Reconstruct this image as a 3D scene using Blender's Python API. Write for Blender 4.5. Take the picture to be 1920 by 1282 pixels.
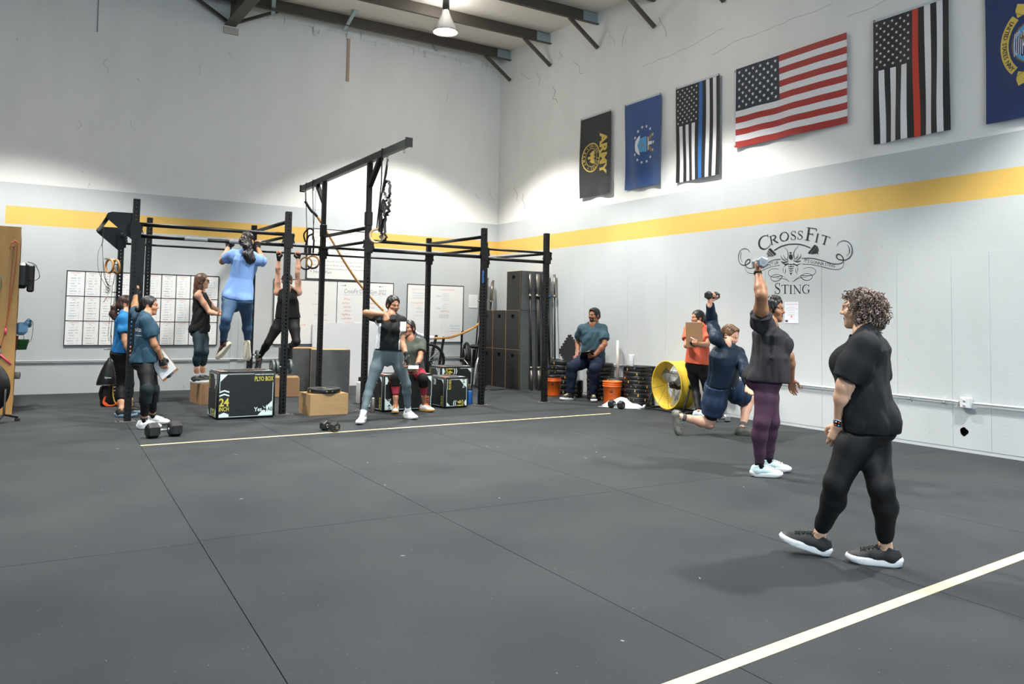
import bpy, bmesh, math, random
import numpy as np
from math import pi, sin, cos, radians as R
from mathutils import Vector, Matrix

random.seed(7)
SC = bpy.context.scene
COL = SC.collection
for o in list(bpy.data.objects):
    bpy.data.objects.remove(o)

# ------------------------------------------------------------ camera
XW, YW, HC = 8.670, 14.957, 1.343
cam_d = bpy.data.cameras.new('camera')
cam_d.sensor_width = 36.0
cam_d.lens = 1503.694 / 1920 * 36
cam_d.shift_y = -(641 - 511.925) / 1920
cam_d.clip_start, cam_d.clip_end = 0.05, 200
cam = bpy.data.objects.new('camera', cam_d)
COL.objects.link(cam)
cf, cr, cu = Vector((.51711, .85406, .05642)), Vector((.85477, -.5187, .01757)), Vector((-.04427, -.03914, .99825))
cam.matrix_world = Matrix(((cr.x, cu.x, -cf.x, 0), (cr.y, cu.y, -cf.y, 0), (cr.z, cu.z, -cf.z, HC), (0, 0, 0, 1)))
SC.camera = cam

# ------------------------------------------------------------ view + world
SC.view_settings.view_transform = 'Standard'
SC.view_settings.look = 'None'
SC.view_settings.gamma = 1.0
SC.view_settings.use_curve_mapping = False
SC.view_settings.exposure = 0.64
SC.cycles.use_denoising = True
SC.cycles.max_bounces = 8
SC.cycles.diffuse_bounces = 5
SC.cycles.sample_clamp_indirect = 6.0
W = bpy.data.worlds.new('world')
SC.world = W
W.use_nodes = True
bgn = W.node_tree.nodes['Background']
bgn.inputs[0].default_value = (0.62, 0.82, 1.0, 1)
bgn.inputs[1].default_value = 3.8

# ------------------------------------------------------------ high-bay lamps (light; fixtures further down)
LAMPS = [(6.14, 12.56, 6.64), (3.3, 7.6, 6.3), (6.4, 8.5, 6.25), (6.9, 2.2, 5.95), (-.2, 12.0, 6.42), (-.6, 6.6, 6.2), (1.6, .6, 5.95), (2.0, -3.6, 5.7)]
LAMP_W = [1350, 1650, 950, 1650, 1350, 950, 800, 300]
for i, (x, y, z) in enumerate(LAMPS):
    ld = bpy.data.lights.new('lamp_light', 'SPOT')
    ld.energy = LAMP_W[i]
    ld.color = (1.0, 0.975, 0.93)
    ld.spot_size = R(108)
    ld.spot_blend = 0.36
    ld.shadow_soft_size = 0.14
    lo = bpy.data.objects.new('lamp_light', ld)
    lo.location = (x, y, z - .30)
    COL.objects.link(lo)
    # extra point light added at each lamp to brighten the ceiling
    ud = bpy.data.lights.new('ceiling_fill_light', 'POINT')
    ud.energy = 46 if i != 4 else 10
    ud.color = (1.0, .96, .90)
    ud.shadow_soft_size = .2
    uo = bpy.data.objects.new('ceiling_fill_light', ud)
    uo.location = (x, y, z - .02)
    COL.objects.link(uo)

# ------------------------------------------------------------ helpers
def lin(h):
    h = h.lstrip('#')
    v = [int(h[i:i + 2], 16) / 255 for i in (0, 2, 4)]
    return tuple((c / 12.92 if c <= .04045 else ((c + .055) / 1.055) ** 2.4) for c in v) + (1,)

MATS = {}
def mat(name, col, rough=.6, metal=0., var=0., vscale=6., bump=0., bscale=80., spec=.5, stretch=None, emit=0., alpha=1., trans=0., sheen=0.):
    if name in MATS:
        return MATS[name]
    m = bpy.data.materials.new(name)
    m.use_nodes = True
    nt = m.node_tree
    b = nt.nodes['Principled BSDF']
    c = lin(col) if isinstance(col, str) else tuple(col)
    b.inputs['Base Color'].default_value = c
    b.inputs['Roughness'].default_value = rough
    b.inputs['Metallic'].default_value = metal
    b.inputs['Specular IOR Level'].default_value = spec
    if sheen:
        b.inputs['Sheen Weight'].default_value = sheen
    if trans:
        b.inputs['Transmission Weight'].default_value = trans
    if emit:
        b.inputs['Emission Color'].default_value = c
        b.inputs['Emission Strength'].default_value = emit
    if var or bump:
        tc = nt.nodes.new('ShaderNodeTexCoord')
        mp = nt.nodes.new('ShaderNodeMapping')
        nt.links.new(tc.outputs['Object'], mp.inputs[0])
        if stretch:
            mp.inputs['Scale'].default_value = stretch
    if var:
        n = nt.nodes.new('ShaderNodeTexNoise')
        n.inputs['Scale'].default_value = vscale
        n.inputs['Detail'].default_value = 5
        nt.links.new(mp.outputs[0], n.inputs['Vector'])
        mx = nt.nodes.new('ShaderNodeMixRGB')
        mx.blend_type = 'MIX'
        mx.inputs[1].default_value = tuple(x * (1 - var) for x in c[:3]) + (1,)
        mx.inputs[2].default_value = tuple(min(1, x * (1 + var)) for x in c[:3]) + (1,)
        nt.links.new(n.outputs[0], mx.inputs[0])
        nt.links.new(mx.outputs[0], b.inputs['Base Color'])
    if bump:
        n2 = nt.nodes.new('ShaderNodeTexNoise')
        n2.inputs['Scale'].default_value = bscale
        n2.inputs['Detail'].default_value = 3
        nt.links.new(mp.outputs[0], n2.inputs['Vector'])
        bp = nt.nodes.new('ShaderNodeBump')
        bp.inputs['Strength'].default_value = bump
        bp.inputs['Distance'].default_value = .01
        nt.links.new(n2.outputs[0], bp.inputs['Height'])
        nt.links.new(bp.outputs[0], b.inputs['Normal'])
    MATS[name] = m
    return m

ROOT = {}          # object name -> matrix from thing space to world
def frame(loc, rz=0.):
    return Matrix.Translation(loc) @ Matrix.Rotation(rz, 4, 'Z')

class MB:
    """collects shapes, build() links them as one mesh object"""
    def __init__(self):
        self.v, self.f, self.m, self.s = [], [], [], []
    def add(self, vs, fs, mi=0, smooth=False, M=None):
        n = len(self.v)
        for p in vs:
            p = Vector(p)
            self.v.append(tuple(M @ p) if M is not None else tuple(p))
        for f in fs:
            self.f.append([i + n for i in f]); self.m.append(mi); self.s.append(smooth)
        return self
    def box(self, c, s, mi=0, M=None, bev=0.):
        hx, hy, hz = s[0] / 2, s[1] / 2, s[2] / 2
        if bev <= 0:
            vs = [(c[0] + a * hx, c[1] + b * hy, c[2] + d * hz) for a in (-1, 1) for b in (-1, 1) for d in (-1, 1)]
            fs = [(0, 1, 3, 2), (4, 6, 7, 5), (0, 4, 5, 1), (2, 3, 7, 6), (0, 2, 6, 4), (1, 5, 7, 3)]
            return self.add(vs, fs, mi, False, M)
        b = min(bev, hx * .9, hy * .9, hz * .9)
        bm = bmesh.new()
        for a in (-1, 1):
            for q in (-1, 1):
                for d in (-1, 1):
                    bm.verts.new((c[0] + a * (hx - b), c[1] + q * (hy - b), c[2] + d * hz))
                    bm.verts.new((c[0] + a * (hx - b), c[1] + q * hy, c[2] + d * (hz - b)))
                    bm.verts.new((c[0] + a * hx, c[1] + q * (hy - b), c[2] + d * (hz - b)))
        bmesh.ops.convex_hull(bm, input=bm.verts)
        bmesh.ops.dissolve_limit(bm, angle_limit=.01, verts=bm.verts, edges=bm.edges)
        bm.verts.index_update()
        self.add([v.co[:] for v in bm.verts], [[v.index for v in f.verts] for f in bm.faces], mi, False, M)
        bm.free()
        return self
    def prism(self, pts, h, mi=0, M=None, smooth=False):
        """polygon in xy extruded 0..h in z (ccw)"""
        n = len(pts)
        vs = [(p[0], p[1], 0) for p in pts] + [(p[0], p[1], h) for p in pts]
        fs = [list(range(n))[::-1], list(range(n, 2 * n))]
        self.add(vs, fs, mi, False, M)
        k = len(self.v) - 2 * n
        for i in range(n):
            j = (i + 1) % n
            self.f.append([k + i, k + j, k + n + j, k + n + i]); self.m.append(mi); self.s.append(smooth)
        return self
    def tube(self, path, r, n=8, mi=0, M=None, caps=True, closed=False, smooth=True, twist=0.):
        P = [Vector(p) for p in path]
        N = len(P)
        rr = list(r) if isinstance(r, (list, tuple)) else [r] * N
        vs, up = [], None
        for i in range(N):
            if closed:
                t = P[(i + 1) % N] - P[i - 1]
            else:
                t = P[min(i + 1, N - 1)] - P[max(i - 1, 0)]
            if t.length < 1e-9:
                t = Vector((0, 0, 1))
            t.normalize()
            if up is None:
                a = Vector((0, 0, 1)) if abs(t.z) < .9 else Vector((1, 0, 0))
                up = (a - t * a.dot(t)).normalized()
            else:
                up = up - t * up.dot(t)
                up = up.normalized() if up.length > 1e-6 else t.orthogonal().normalized()
            sd = t.cross(up)
            for k in range(n):
                an = 2 * pi * k / n + twist
                vs.append(P[i] + (up * cos(an) + sd * sin(an)) * rr[i])
        fs = []
        for i in range(N if closed else N - 1):
            j = (i + 1) % N
            for k in range(n):
                l = (k + 1) % n
                fs.append((i * n + k, i * n + l, j * n + l, j * n + k))
        self.add(vs, fs, mi, smooth, M)
        if caps and not closed:
            b = len(self.v) - N * n
            self.f.append([b + k for k in range(n)][::-1]); self.m.append(mi); self.s.append(False)
            self.f.append([b + (N - 1) * n + k for k in range(n)]); self.m.append(mi); self.s.append(False)
        return self
    def strap(self, path, w, th=.003, side=(1, 0, 0), mi=0, M=None):
        P = [Vector(p) for p in path]
        vs = []
        for i, p in enumerate(P):
            t = (P[min(i + 1, len(P) - 1)] - P[max(i - 1, 0)]).normalized()
            s = Vector(side)
            s = (s - t * s.dot(t))
            s = s.normalized() if s.length > 1e-4 else t.orthogonal().normalized()
            nn = t.cross(s)
            for a, b in ((-1, -1), (1, -1), (1, 1), (-1, 1)):
                vs.append(p + s * (a * w / 2) + nn * (b * th / 2))
        fs = []
        for i in range(len(P) - 1):
            for k in range(4):
                l = (k + 1) % 4
                fs.append((i * 4 + k, i * 4 + l, i * 4 + 4 + l, i * 4 + 4 + k))
        n = len(P)
        fs += [(3, 2, 1, 0), (n * 4 - 4, n * 4 - 3, n * 4 - 2, n * 4 - 1)]
        return self.add(vs, fs, mi, False, M)
    def bar(self, a, b, w, d=None, mi=0, M=None):
        """rectangular bar from a to b"""
        a, b = Vector(a), Vector(b)
        t = (b - a).normalized()
        u = Vector((0, 0, 1)) if abs(t.z) < .95 else Vector((0, 1, 0))
        s = t.cross(u).normalized(); u = s.cross(t)
        d = d or w
        vs = [p + s * (i * w / 2) + u * (j * d / 2) for p in (a, b) for i, j in ((-1, -1), (1, -1), (1, 1), (-1, 1))]
        return self.add(vs, [(3, 2, 1, 0), (4, 5, 6, 7), (0, 1, 5, 4), (1, 2, 6, 5), (2, 3, 7, 6), (3, 0, 4, 7)], mi, False, M)
    def lathe(self, prof, n=24, mi=0, M=None, smooth=True, mis=None):
        """profile [(r,z)...] turned about z"""
        vs, fs = [], []
        for r, z in prof:
            for k in range(n):
                a = 2 * pi * k / n
                vs.append((r * cos(a), r * sin(a), z))
        k0 = len(self.v)
        self.add(vs, [], mi, smooth, M)
        for i in range(len(prof) - 1):
            for k in range(n):
                l = (k + 1) % n
                self.f.append([k0 + i * n + k, k0 + i * n + l, k0 + (i + 1) * n + l, k0 + (i + 1) * n + k])
                self.m.append(mis[i] if mis else mi); self.s.append(smooth)
        return self
    def sphere(self, c, r, n=10, mi=0, M=None):
        rr = r if isinstance(r, (list, tuple)) else (r, r, r)
        vs, fs = [], []
        for i in range(n + 1):
            th = pi * i / n
            for k in range(2 * n):
                a = pi * k / n
                vs.append((c[0] + rr[0] * sin(th) * cos(a), c[1] + rr[1] * sin(th) * sin(a), c[2] + rr[2] * cos(th)))
        for i in range(n):
            for k in range(2 * n):
                l = (k + 1) % (2 * n)
                fs.append((i * 2 * n + k, (i + 1) * 2 * n + k, (i + 1) * 2 * n + l, i * 2 * n + l))
        return self.add(vs, fs, mi, True, M)
    def mesh(self, name):
        me = bpy.data.meshes.new(name)
        me.from_pydata([tuple(v) for v in self.v], [], self.f)
        me.polygons.foreach_set('material_index', self.m)
        me.polygons.foreach_set('use_smooth', self.s)
        me.update()
        return me
    def build(self, name, mats, parent=None, world=False, kind=None, label=None):
        me = self.mesh(name)
        for m in (mats if isinstance(mats, (list, tuple)) else [mats]):
            me.materials.append(m)
        return put(name, me, parent, world, kind, label)

def put(name, me, parent=None, world=False, kind=None, label=None):
    if world and parent is not None:
        me.transform(ROOT[parent.name].inverted())
    o = bpy.data.objects.new(name, me)
    COL.objects.link(o)
    if parent is not None:
        o.parent = parent
        ROOT[o.name] = ROOT.get(parent.name, Matrix.Identity(4))
    else:
        ROOT[o.name] = Matrix.Identity(4)
    if kind:
        o['kind'] = kind
    if label:
        o['label'] = label
    return o

def thing(name, label, cat, loc=(0, 0, 0), rz=0., group=None):
    o = bpy.data.objects.new(name, None)
    o.empty_display_size = .1
    COL.objects.link(o)
    o.location = loc
    o.rotation_euler = (0, 0, rz)
    o['label'] = label
    o['category'] = cat
    if group:
        o['group'] = group
    ROOT[o.name] = frame(loc, rz)
    return o

def children(o):
    return [c for c in bpy.data.objects if c.parent == o]

def dup(root, loc, rz=None, label=None, cat=None, group=None):
    """a copy of a thing with copies of its parts and sub-parts"""
    r = root.copy(); COL.objects.link(r)
    r.location = loc
    if rz is not None:
        r.rotation_euler = rz if isinstance(rz, (tuple, list)) else (0, 0, rz)
    if label:
        r['label'] = label
    if group:
        r['group'] = group
    ROOT[r.name] = Matrix.LocRotScale(Vector(loc), r.rotation_euler.copy(), None)
    for ch in children(root):
        c = ch.copy(); COL.objects.link(c); c.parent = r
        ROOT[c.name] = ROOT[r.name]
        for g in children(ch):
            d = g.copy(); COL.objects.link(d); d.parent = c
    return r

FONTC = {}
def text_mesh(s, bold=0.):
    key = (s, bold)
    if key in FONTC:
        return FONTC[key]
    cu_ = bpy.data.curves.new('txt', 'FONT')
    cu_.body = s
    cu_.size = 1.0
    cu_.offset = bold
    cu_.resolution_u = 2
    ob = bpy.data.objects.new('txt', cu_)
    COL.objects.link(ob)
    bpy.context.view_layer.update()
    dg = bpy.context.evaluated_depsgraph_get()
    me = bpy.data.meshes.new_from_object(ob.evaluated_get(dg))
    vs = [v.co.copy() for v in me.vertices]
    fs = [list(p.vertices) for p in me.polygons]
    bpy.data.objects.remove(ob); bpy.data.curves.remove(cu_); bpy.data.meshes.remove(me)
    x0 = min((v.x for v in vs), default=0); x1 = max((v.x for v in vs), default=1)
    FONTC[key] = (vs, fs, x0, x1)
    return FONTC[key]

def put_text(mb, s, M, h, width=None, bold=.012, mi=0, align='L', shear=0.):
    """text of cap height h; M maps local xy (z = out of surface) to the target; width squeezes it"""
    vs, fs, x0, x1 = text_mesh(s, bold)
    k = h / .70
    kx = k if width is None else width / (x1 - x0)
    off = {'L': x0, 'C': (x0 + x1) / 2, 'R': x1}[align]
    mb.add([((v.x - off + shear * v.y) * kx, v.y * k, 0) for v in vs], fs, mi, False, M)

def plane_M(o, x, y):
    x, y = Vector(x).normalized(), Vector(y).normalized()
    z = x.cross(y)
    return Matrix(((x.x, y.x, z.x, o[0]), (x.y, y.y, z.y, o[1]), (x.z, y.z, z.z, o[2]), (0, 0, 0, 1)))

def poly(mb, pts, M, mi=0):
    mb.add([(p[0], p[1], 0) for p in pts], [list(range(len(pts)))], mi, False, M)

def ribbon(mb, pts, w, M, mi=0):
    """flat variable-width stroke in local xy"""
    P = [Vector((p[0], p[1])) for p in pts]
    n = len(P)
    ww = w if isinstance(w, (list, tuple)) else [w] * n
    vs = []
    for i in range(n):
        t = P[min(i + 1, n - 1)] - P[max(i - 1, 0)]
        t = t.normalized() if t.length > 1e-9 else Vector((1, 0))
        q = Vector((-t.y, t.x)) * ww[i] / 2
        vs += [(P[i].x - q.x, P[i].y - q.y, 0), (P[i].x + q.x, P[i].y + q.y, 0)]
    mb.add(vs, [(2 * i, 2 * i + 2, 2 * i + 3, 2 * i + 1) for i in range(n - 1)], mi, False, M)

def bez(p, n=16):
    """smooth curve through points (Catmull-Rom)"""
    P = [Vector(q) for q in p]
    out = []
    for i in range(len(P) - 1):
        a, b, c, d = P[max(i - 1, 0)], P[i], P[i + 1], P[min(i + 2, len(P) - 1)]
        for k in range(n):
            t = k / n
            out.append(.5 * ((2 * b) + (c - a) * t + (2 * a - 5 * b + 4 * c - d) * t * t + (3 * b - a - 3 * c + d) * t ** 3))
    out.append(P[-1])
    return out
# ------------------------------------------------------------ setting
def wall_paint(name, vert):
    """white above 3.365 m, grey below, yellow stripe 2.70-2.99 m, scuffs, faint smudges"""
    m = bpy.data.materials.new(name); m.use_nodes = True
    nt = m.node_tree; N = nt.nodes; L = nt.links
    b = N['Principled BSDF']; b.inputs['Roughness'].default_value = .55
    b.inputs['Specular IOR Level'].default_value = .3
    tc = N.new('ShaderNodeNewGeometry')
    sp = N.new('ShaderNodeSeparateXYZ'); L.new(tc.outputs['Position'], sp.inputs[0])
    def gt(v, sock=2, op='GREATER_THAN'):
        n = N.new('ShaderNodeMath'); n.operation = op
        L.new(sp.outputs[sock], n.inputs[0]); n.inputs[1].default_value = v
        return n
    def mul(a, c):
        n = N.new('ShaderNodeMath'); n.operation = 'MULTIPLY'
        L.new(a.outputs[0], n.inputs[0]); L.new(c.outputs[0], n.inputs[1]); return n
    def mix(f, c1, c2, fac=None):
        n = N.new('ShaderNodeMixRGB')
        if f is not None: L.new(f.outputs[0], n.inputs[0])
        else: n.inputs[0].default_value = fac
        for i, c in ((1, c1), (2, c2)):
            if hasattr(c, 'outputs'): L.new(c.outputs[0], n.inputs[i])
            else: n.inputs[i].default_value = c
        return n
    st = mul(gt(2.703), gt(2.993, 2, 'LESS_THAN'))
    if vert == 'back':
        st = mul(st, gt(-.331, 0))
    col = mix(gt(3.365), lin('#c3c8c9'), lin('#ebebe8'))
    col = mix(st, col, lin('#e3bb66'))
    # dirt: soft vertical smears and small specks
    mp = N.new('ShaderNodeMapping'); mp.inputs['Scale'].default_value = (1.6, 1.6, .5)
    L.new(tc.outputs['Position'], mp.inputs[0])
    ns = N.new('ShaderNodeTexNoise'); ns.inputs['Scale'].default_value = 1.5; ns.inputs['Detail'].default_value = 8
    L.new(mp.outputs[0], ns.inputs['Vector'])
    rp = N.new('ShaderNodeMapRange'); rp.inputs[1].default_value = .42; rp.inputs[2].default_value = .75
    rp.inputs[3].default_value = 1.0; rp.inputs[4].default_value = .945
    L.new(ns.outputs[0], rp.inputs[0])
    n2 = N.new('ShaderNodeTexNoise'); n2.inputs['Scale'].default_value = 9; n2.inputs['Detail'].default_value = 4
    L.new(tc.outputs['Position'], n2.inputs['Vector'])
    r2 = N.new('ShaderNodeMapRange'); r2.inputs[1].default_value = .735; r2.inputs[2].default_value = .80
    r2.inputs[3].default_value = 1.0; r2.inputs[4].default_value = .62
    L.new(n2.outputs[0], r2.inputs[0])
    mm = mul(rp, r2)
    out = N.new('ShaderNodeMixRGB'); out.blend_type = 'MULTIPLY'; out.inputs[0].default_value = 1
    L.new(col.outputs[0], out.inputs[1]); L.new(mm.outputs[0], out.inputs[2])
    L.new(out.outputs[0], b.inputs['Base Color'])
    n3 = N.new('ShaderNodeTexNoise'); n3.inputs['Scale'].default_value = 45
    L.new(tc.outputs['Position'], n3.inputs['Vector'])
    bp = N.new('ShaderNodeBump'); bp.inputs['Strength'].default_value = .12; bp.inputs['Distance'].default_value = .01
    L.new(n3.outputs[0], bp.inputs['Height']); L.new(bp.outputs[0], b.inputs['Normal'])
    return m

M_wb = wall_paint('paint_back_wall', 'back')
M_wr = wall_paint('paint_right_wall', 'right')
M_wl = mat('paint_far_walls', '#cfd2d2', .6)
X0, Y0, ZT = -6.5, -7.0, 7.12
def roofz(y): return 7.08 + (y - 14.5) * .054
b = MB().box(((X0 + XW) / 2, YW + .1, ZT / 2 - .1), (XW - X0 + .4, .2, ZT + .3))
wall_back = b.build('wall_back', M_wb, kind='structure')
b = MB().box((XW + .1, (Y0 + YW) / 2, 3.4), (.2, YW - Y0 + .4, 7.6))
wall_right = b.build('wall_right', M_wr, kind='structure')
b = MB().box((X0 - .1, (Y0 + YW) / 2, 3.4), (.2, YW - Y0 + .4, 7.6))
wall_left = b.build('wall_left', M_wl, kind='structure')
# front wall behind the camera: two open roll-up doorways
b = MB()
for x0, x1, z0, z1 in ((X0, -4.6, 0, 7.2), (-.6, .8, 0, 7.2), (4.9, XW, 0, 7.2), (-4.6, -.6, 4.4, 7.2), (.8, 4.9, 4.4, 7.2)):
    b.box(((x0 + x1) / 2, Y0 - .1, (z0 + z1) / 2), (x1 - x0, .2, z1 - z0))
wall_front = b.build('wall_front', M_wl, kind='structure')

M_ins = mat('vinyl_roof_insulation', '#e8e3da', .5, bump=.15, bscale=3, stretch=(1, 6, 1), var=.05, vscale=1.2)
# ceiling; two open slots added out of view to let in more daylight
b = MB()
def roofslab(x0, x1, y0, y1):
    vs = [(x0, y0, roofz(y0)), (x1, y0, roofz(y0)), (x1, y1, roofz(y1)), (x0, y1, roofz(y1))]
    b.add(vs + [(p[0], p[1], p[2] + .12) for p in vs], [(0, 3, 2, 1), (4, 5, 6, 7), (0, 1, 5, 4), (1, 2, 6, 5), (2, 3, 7, 6), (3, 0, 4, 7)])
roofslab(X0, XW, 4.5, YW); roofslab(X0, XW, Y0, -5.5)
roofslab(X0, -4.0, -5.5, 4.5); roofslab(-3.0, 2.6, -5.5, 4.5); roofslab(3.6, XW, -5.5, 4.5)
ceiling = b.build('ceiling', M_ins, kind='structure')

M_stl = mat('brown_primer_steel', '#4c463f', .55, bump=.05, bscale=20)
M_gal = mat('galvanised_bright', '#9fb0b8', .4, .5)
py = 14.55
for i in range(14):
    z = roofz(py) - .005
    q = MB()
    # zee purlin: web + flanges
    q.box(((X0 + XW) / 2, py, z - .11), (XW - X0, .012, .21)).box(((X0 + XW) / 2, py - .032, z - .215), (XW - X0, .064, .012)).box(((X0 + XW) / 2, py + .03, z - .008), (XW - X0, .06, .012))
    pu = q.build('roof_purlin', M_stl, ceiling)
    q = MB().box((XW - .16, py - .012, z - .11), (.32, .014, .19))
    q.build('purlin_end_plate', M_gal, pu)
    if i < 5:
        q = MB().bar((XW - .62, py, z - .2), (XW - .02, py - .05, z - .66), .055, .055)
        q.build('fly_brace', M_stl if i else M_stl, ceiling)
    py -= 1.535
# rafter landing on the back wall, with its braces
rx = 2.96
q = MB()
zr = 6.53
a, c_ = Vector((rx, YW - .01, zr)), Vector((rx, 2.0, roofz(2.0) - .62))
q.bar(a + Vector((0, 0, .04)), c_ + Vector((0, 0, .04)), .20, .016)
q.bar(a + Vector((0, 0, .27)), c_ + Vector((0, 0, .25)), .012, .44)
q.bar(a + Vector((0, 0, .5)), c_ + Vector((0, 0, .47)), .20, .016)
q.build('roof_rafter', M_stl, ceiling)
for s in (-1, 1):
    for yy in (14.86,):
        q = MB().bar((rx + s * .06, yy, zr + .07), (rx + s * .78, yy - .25, roofz(yy) - .2), .05, .05)
        q.build('rafter_brace', M_stl, ceiling)
q = MB().box((rx + .02, YW - .02, zr - .06), (.26, .05, .12)); q.build('grout_patch', mat('old_grout', '#b9b2a8', .9, bump=.4, bscale=30), wall_back)
for (xx, yy, dx) in ((3.55, 14.55, .1), (5.05, 14.5, -.05), (6.9, 14.9, .22)):
    q = MB().bar((xx, yy - .35, roofz(yy) - .02), (xx + dx, yy + .1, roofz(yy) - .26), .07, .02); q.build('purlin_strap', M_gal, ceiling)
# torn white insulation edge hanging over the top of the back wall
random.seed(3)
q = MB()
xs = 2.7; top = []
zz = 6.86
pts = []
while xs < 8.6:
    st = random.uniform(.08, .3)
    dz = random.choice((0, 0, 0, -.05, -.09, -.03, .03))
    pts.append((xs, zz + dz)); xs += st; pts.append((xs, zz + dz))
up = [(8.6, 7.06), (2.7, 7.06)]
n = len(pts)
vs = [(p[0], YW - .02 - .015 * math.sin(p[0] * 9), p[1]) for p in pts] + [(p[0], YW - .07, 7.04) for p in pts]
q.add(vs, [(i, i + 1, n + i + 1, n + i) for i in range(n - 1)])
for k in range(16):
    x = random.uniform(2.9, 8.4); w = random.uniform(.02, .05); h = random.uniform(.05, .16)
    q.box((x, YW - .03, 6.85 - h / 2), (w, .006, h))
q.build('insulation_edge', mat('white_vinyl_facing', '#d9dbd8', .5), ceiling, kind='stuff')
q = MB().box((5.205, YW - .012, 6.42), (.055, .022, .99)); q.build('wood_strip', mat('bare_pine_strip', '#b99f88', .7, var=.15, vscale=4), wall_back)
q = MB().tube([(.83, YW - .01, 6.02), (.825, YW - .01, 6.8)], .008, 6); q.build('wall_rod', mat('grey_rod', '#8d9596', .6), wall_back)

# floor: slab + rubber mats with recessed joints
M_slab = mat('concrete_slab', '#2b2c2d', .9)
M_mat = mat('black_rubber_mat', '#4b4e51', .6, bump=.35, bscale=220, spec=.06)
nt = M_mat.node_tree; bb = nt.nodes['Principled BSDF']
tc = nt.nodes.new('ShaderNodeNewGeometry')
n1 = nt.nodes.new('ShaderNodeTexNoise'); n1.inputs['Scale'].default_value = 1.3; n1.inputs['Detail'].default_value = 9
n2 = nt.nodes.new('ShaderNodeTexNoise'); n2.inputs['Scale'].default_value = 60; n2.inputs['Detail'].default_value = 2
mx = nt.nodes.new('ShaderNodeMixRGB'); mx.inputs[1].default_value = lin('#34373a'); mx.inputs[2].default_value = lin('#3e4143')
rr_ = nt.nodes.new('ShaderNodeMapRange'); rr_.inputs[1].default_value = .3; rr_.inputs[2].default_value = .7
nt.links.new(tc.outputs['Position'], n1.inputs['Vector']); nt.links.new(tc.outputs['Position'], n2.inputs['Vector'])
nt.links.new(n1.outputs[0], rr_.inputs[0]); nt.links.new(rr_.outputs[0], mx.inputs[0])
r3 = nt.nodes.new('ShaderNodeMapRange'); r3.inputs[1].default_value = .72; r3.inputs[2].default_value = .78; r3.inputs[4].default_value = .55
nt.links.new(n2.outputs[0], r3.inputs[0])
mx2 = nt.nodes.new('ShaderNodeMixRGB'); mx2.inputs[2].default_value = lin('#9a9c9c')
nt.links.new(r3.outputs[0], mx2.inputs[0]); nt.links.new(mx.outputs[0], mx2.inputs[1]); nt.links.new(mx2.outputs[0], bb.inputs['Base Color'])
r4 = nt.nodes.new('ShaderNodeMapRange'); r4.inputs[3].default_value = .52; r4.inputs[4].default_value = .68
nt.links.new(n1.outputs[0], r4.inputs[0]); nt.links.new(r4.outputs[0], bb.inputs['Roughness'])
floor = MB().box(((X0 + XW) / 2, (Y0 + YW) / 2, -.11), (XW - X0 + .4, YW - Y0 + .4, .18)).build('floor', M_slab, kind='structure')
seams = [(-6.5, 0), (-5.7, .02), (-4.05, .025), (-2.43, .03), (-.82, .03), (.79, .0297), (2.42, .0105), (3.97, .022), (5.62, .014), (7.2, .008), (8.67, 0)]
rows = [-7.0, -5.9, -2.25, 1.38, 5.04, 8.70, 12.35, 14.957]
for i in range(len(seams) - 1):
    for j in range(len(rows) - 1):
        g = .0022
        def px(k, y): return seams[k][0] + seams[k][1] * y
        o_ = [(-.02, .03, 0, .02)[(i + k) % 4] for k in (0,)][0] if 0 < j < len(rows) - 1 else 0
        y0, y1 = rows[j] + (o_ if j else 0) + g, rows[j + 1] + (o_ if j + 1 < len(rows) - 1 else 0) - g
        vs = [(px(i, y0) + g, y0), (px(i + 1, y0) - g, y0), (px(i + 1, y1) - g, y1), (px(i, y1) + g, y1)]
        q = MB(); q.add([(a_, b_, -.02) for a_, b_ in vs] + [(a_, b_, 0) for a_, b_ in vs], [(3, 2, 1, 0), (4, 5, 6, 7), (0, 1, 5, 4), (1, 2, 6, 5), (2, 3, 7, 6), (3, 0, 4, 7)])
        q.build('rubber_mat', M_mat, floor)
M_tape = mat('yellow_floor_tape', '#e3d09a', .5, var=.08, vscale=3)
def tape(name, a, c, w):
    a, c = Vector((*a, .0012)), Vector((*c, .0012))
    t = (c - a).normalized(); s = Vector((-t.y, t.x, 0)) * w / 2
    n = 60; vs = []
    for i in range(n + 1):
        p = a.lerp(c, i / n)
        vs += [p - s, p + s]
    q = MB(); q.add(vs, [(2 * i, 2 * i + 2, 2 * i + 3, 2 * i + 1) for i in range(n)])
    return q.build(name, M_tape, floor)
tape('floor_tape', (1.054, 8.90), (7.285, 9.226), .05)
tape('floor_tape', (1.2, 2.2), (8.64, 2.85), .068)

# chalk scuffs
q = MB()
for k in range(26):
    x, y = random.uniform(.5, 8), random.uniform(2.2, 9.5)
    if k < 8: x, y = random.uniform(3.6, 5.4), random.uniform(6.3, 7.6)
    a = random.uniform(0, pi); l = random.uniform(.005, .022) * (1.6 if k < 8 else 1); w = random.uniform(.0015, .005)
    M = Matrix.Translation((x, y, .0008)) @ Matrix.Rotation(a, 4, 'Z')
    q.add([(-l, -w, 0), (0, -w * 1.6, 0), (l, -w * .4, 0), (l * .6, w, 0), (-l * .5, w * 1.3, 0)], [(0, 1, 2, 3, 4)], 0, False, M)
q.build('chalk_marks', mat('chalk_dust', '#8e9294', .9), floor, kind='stuff')

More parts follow.
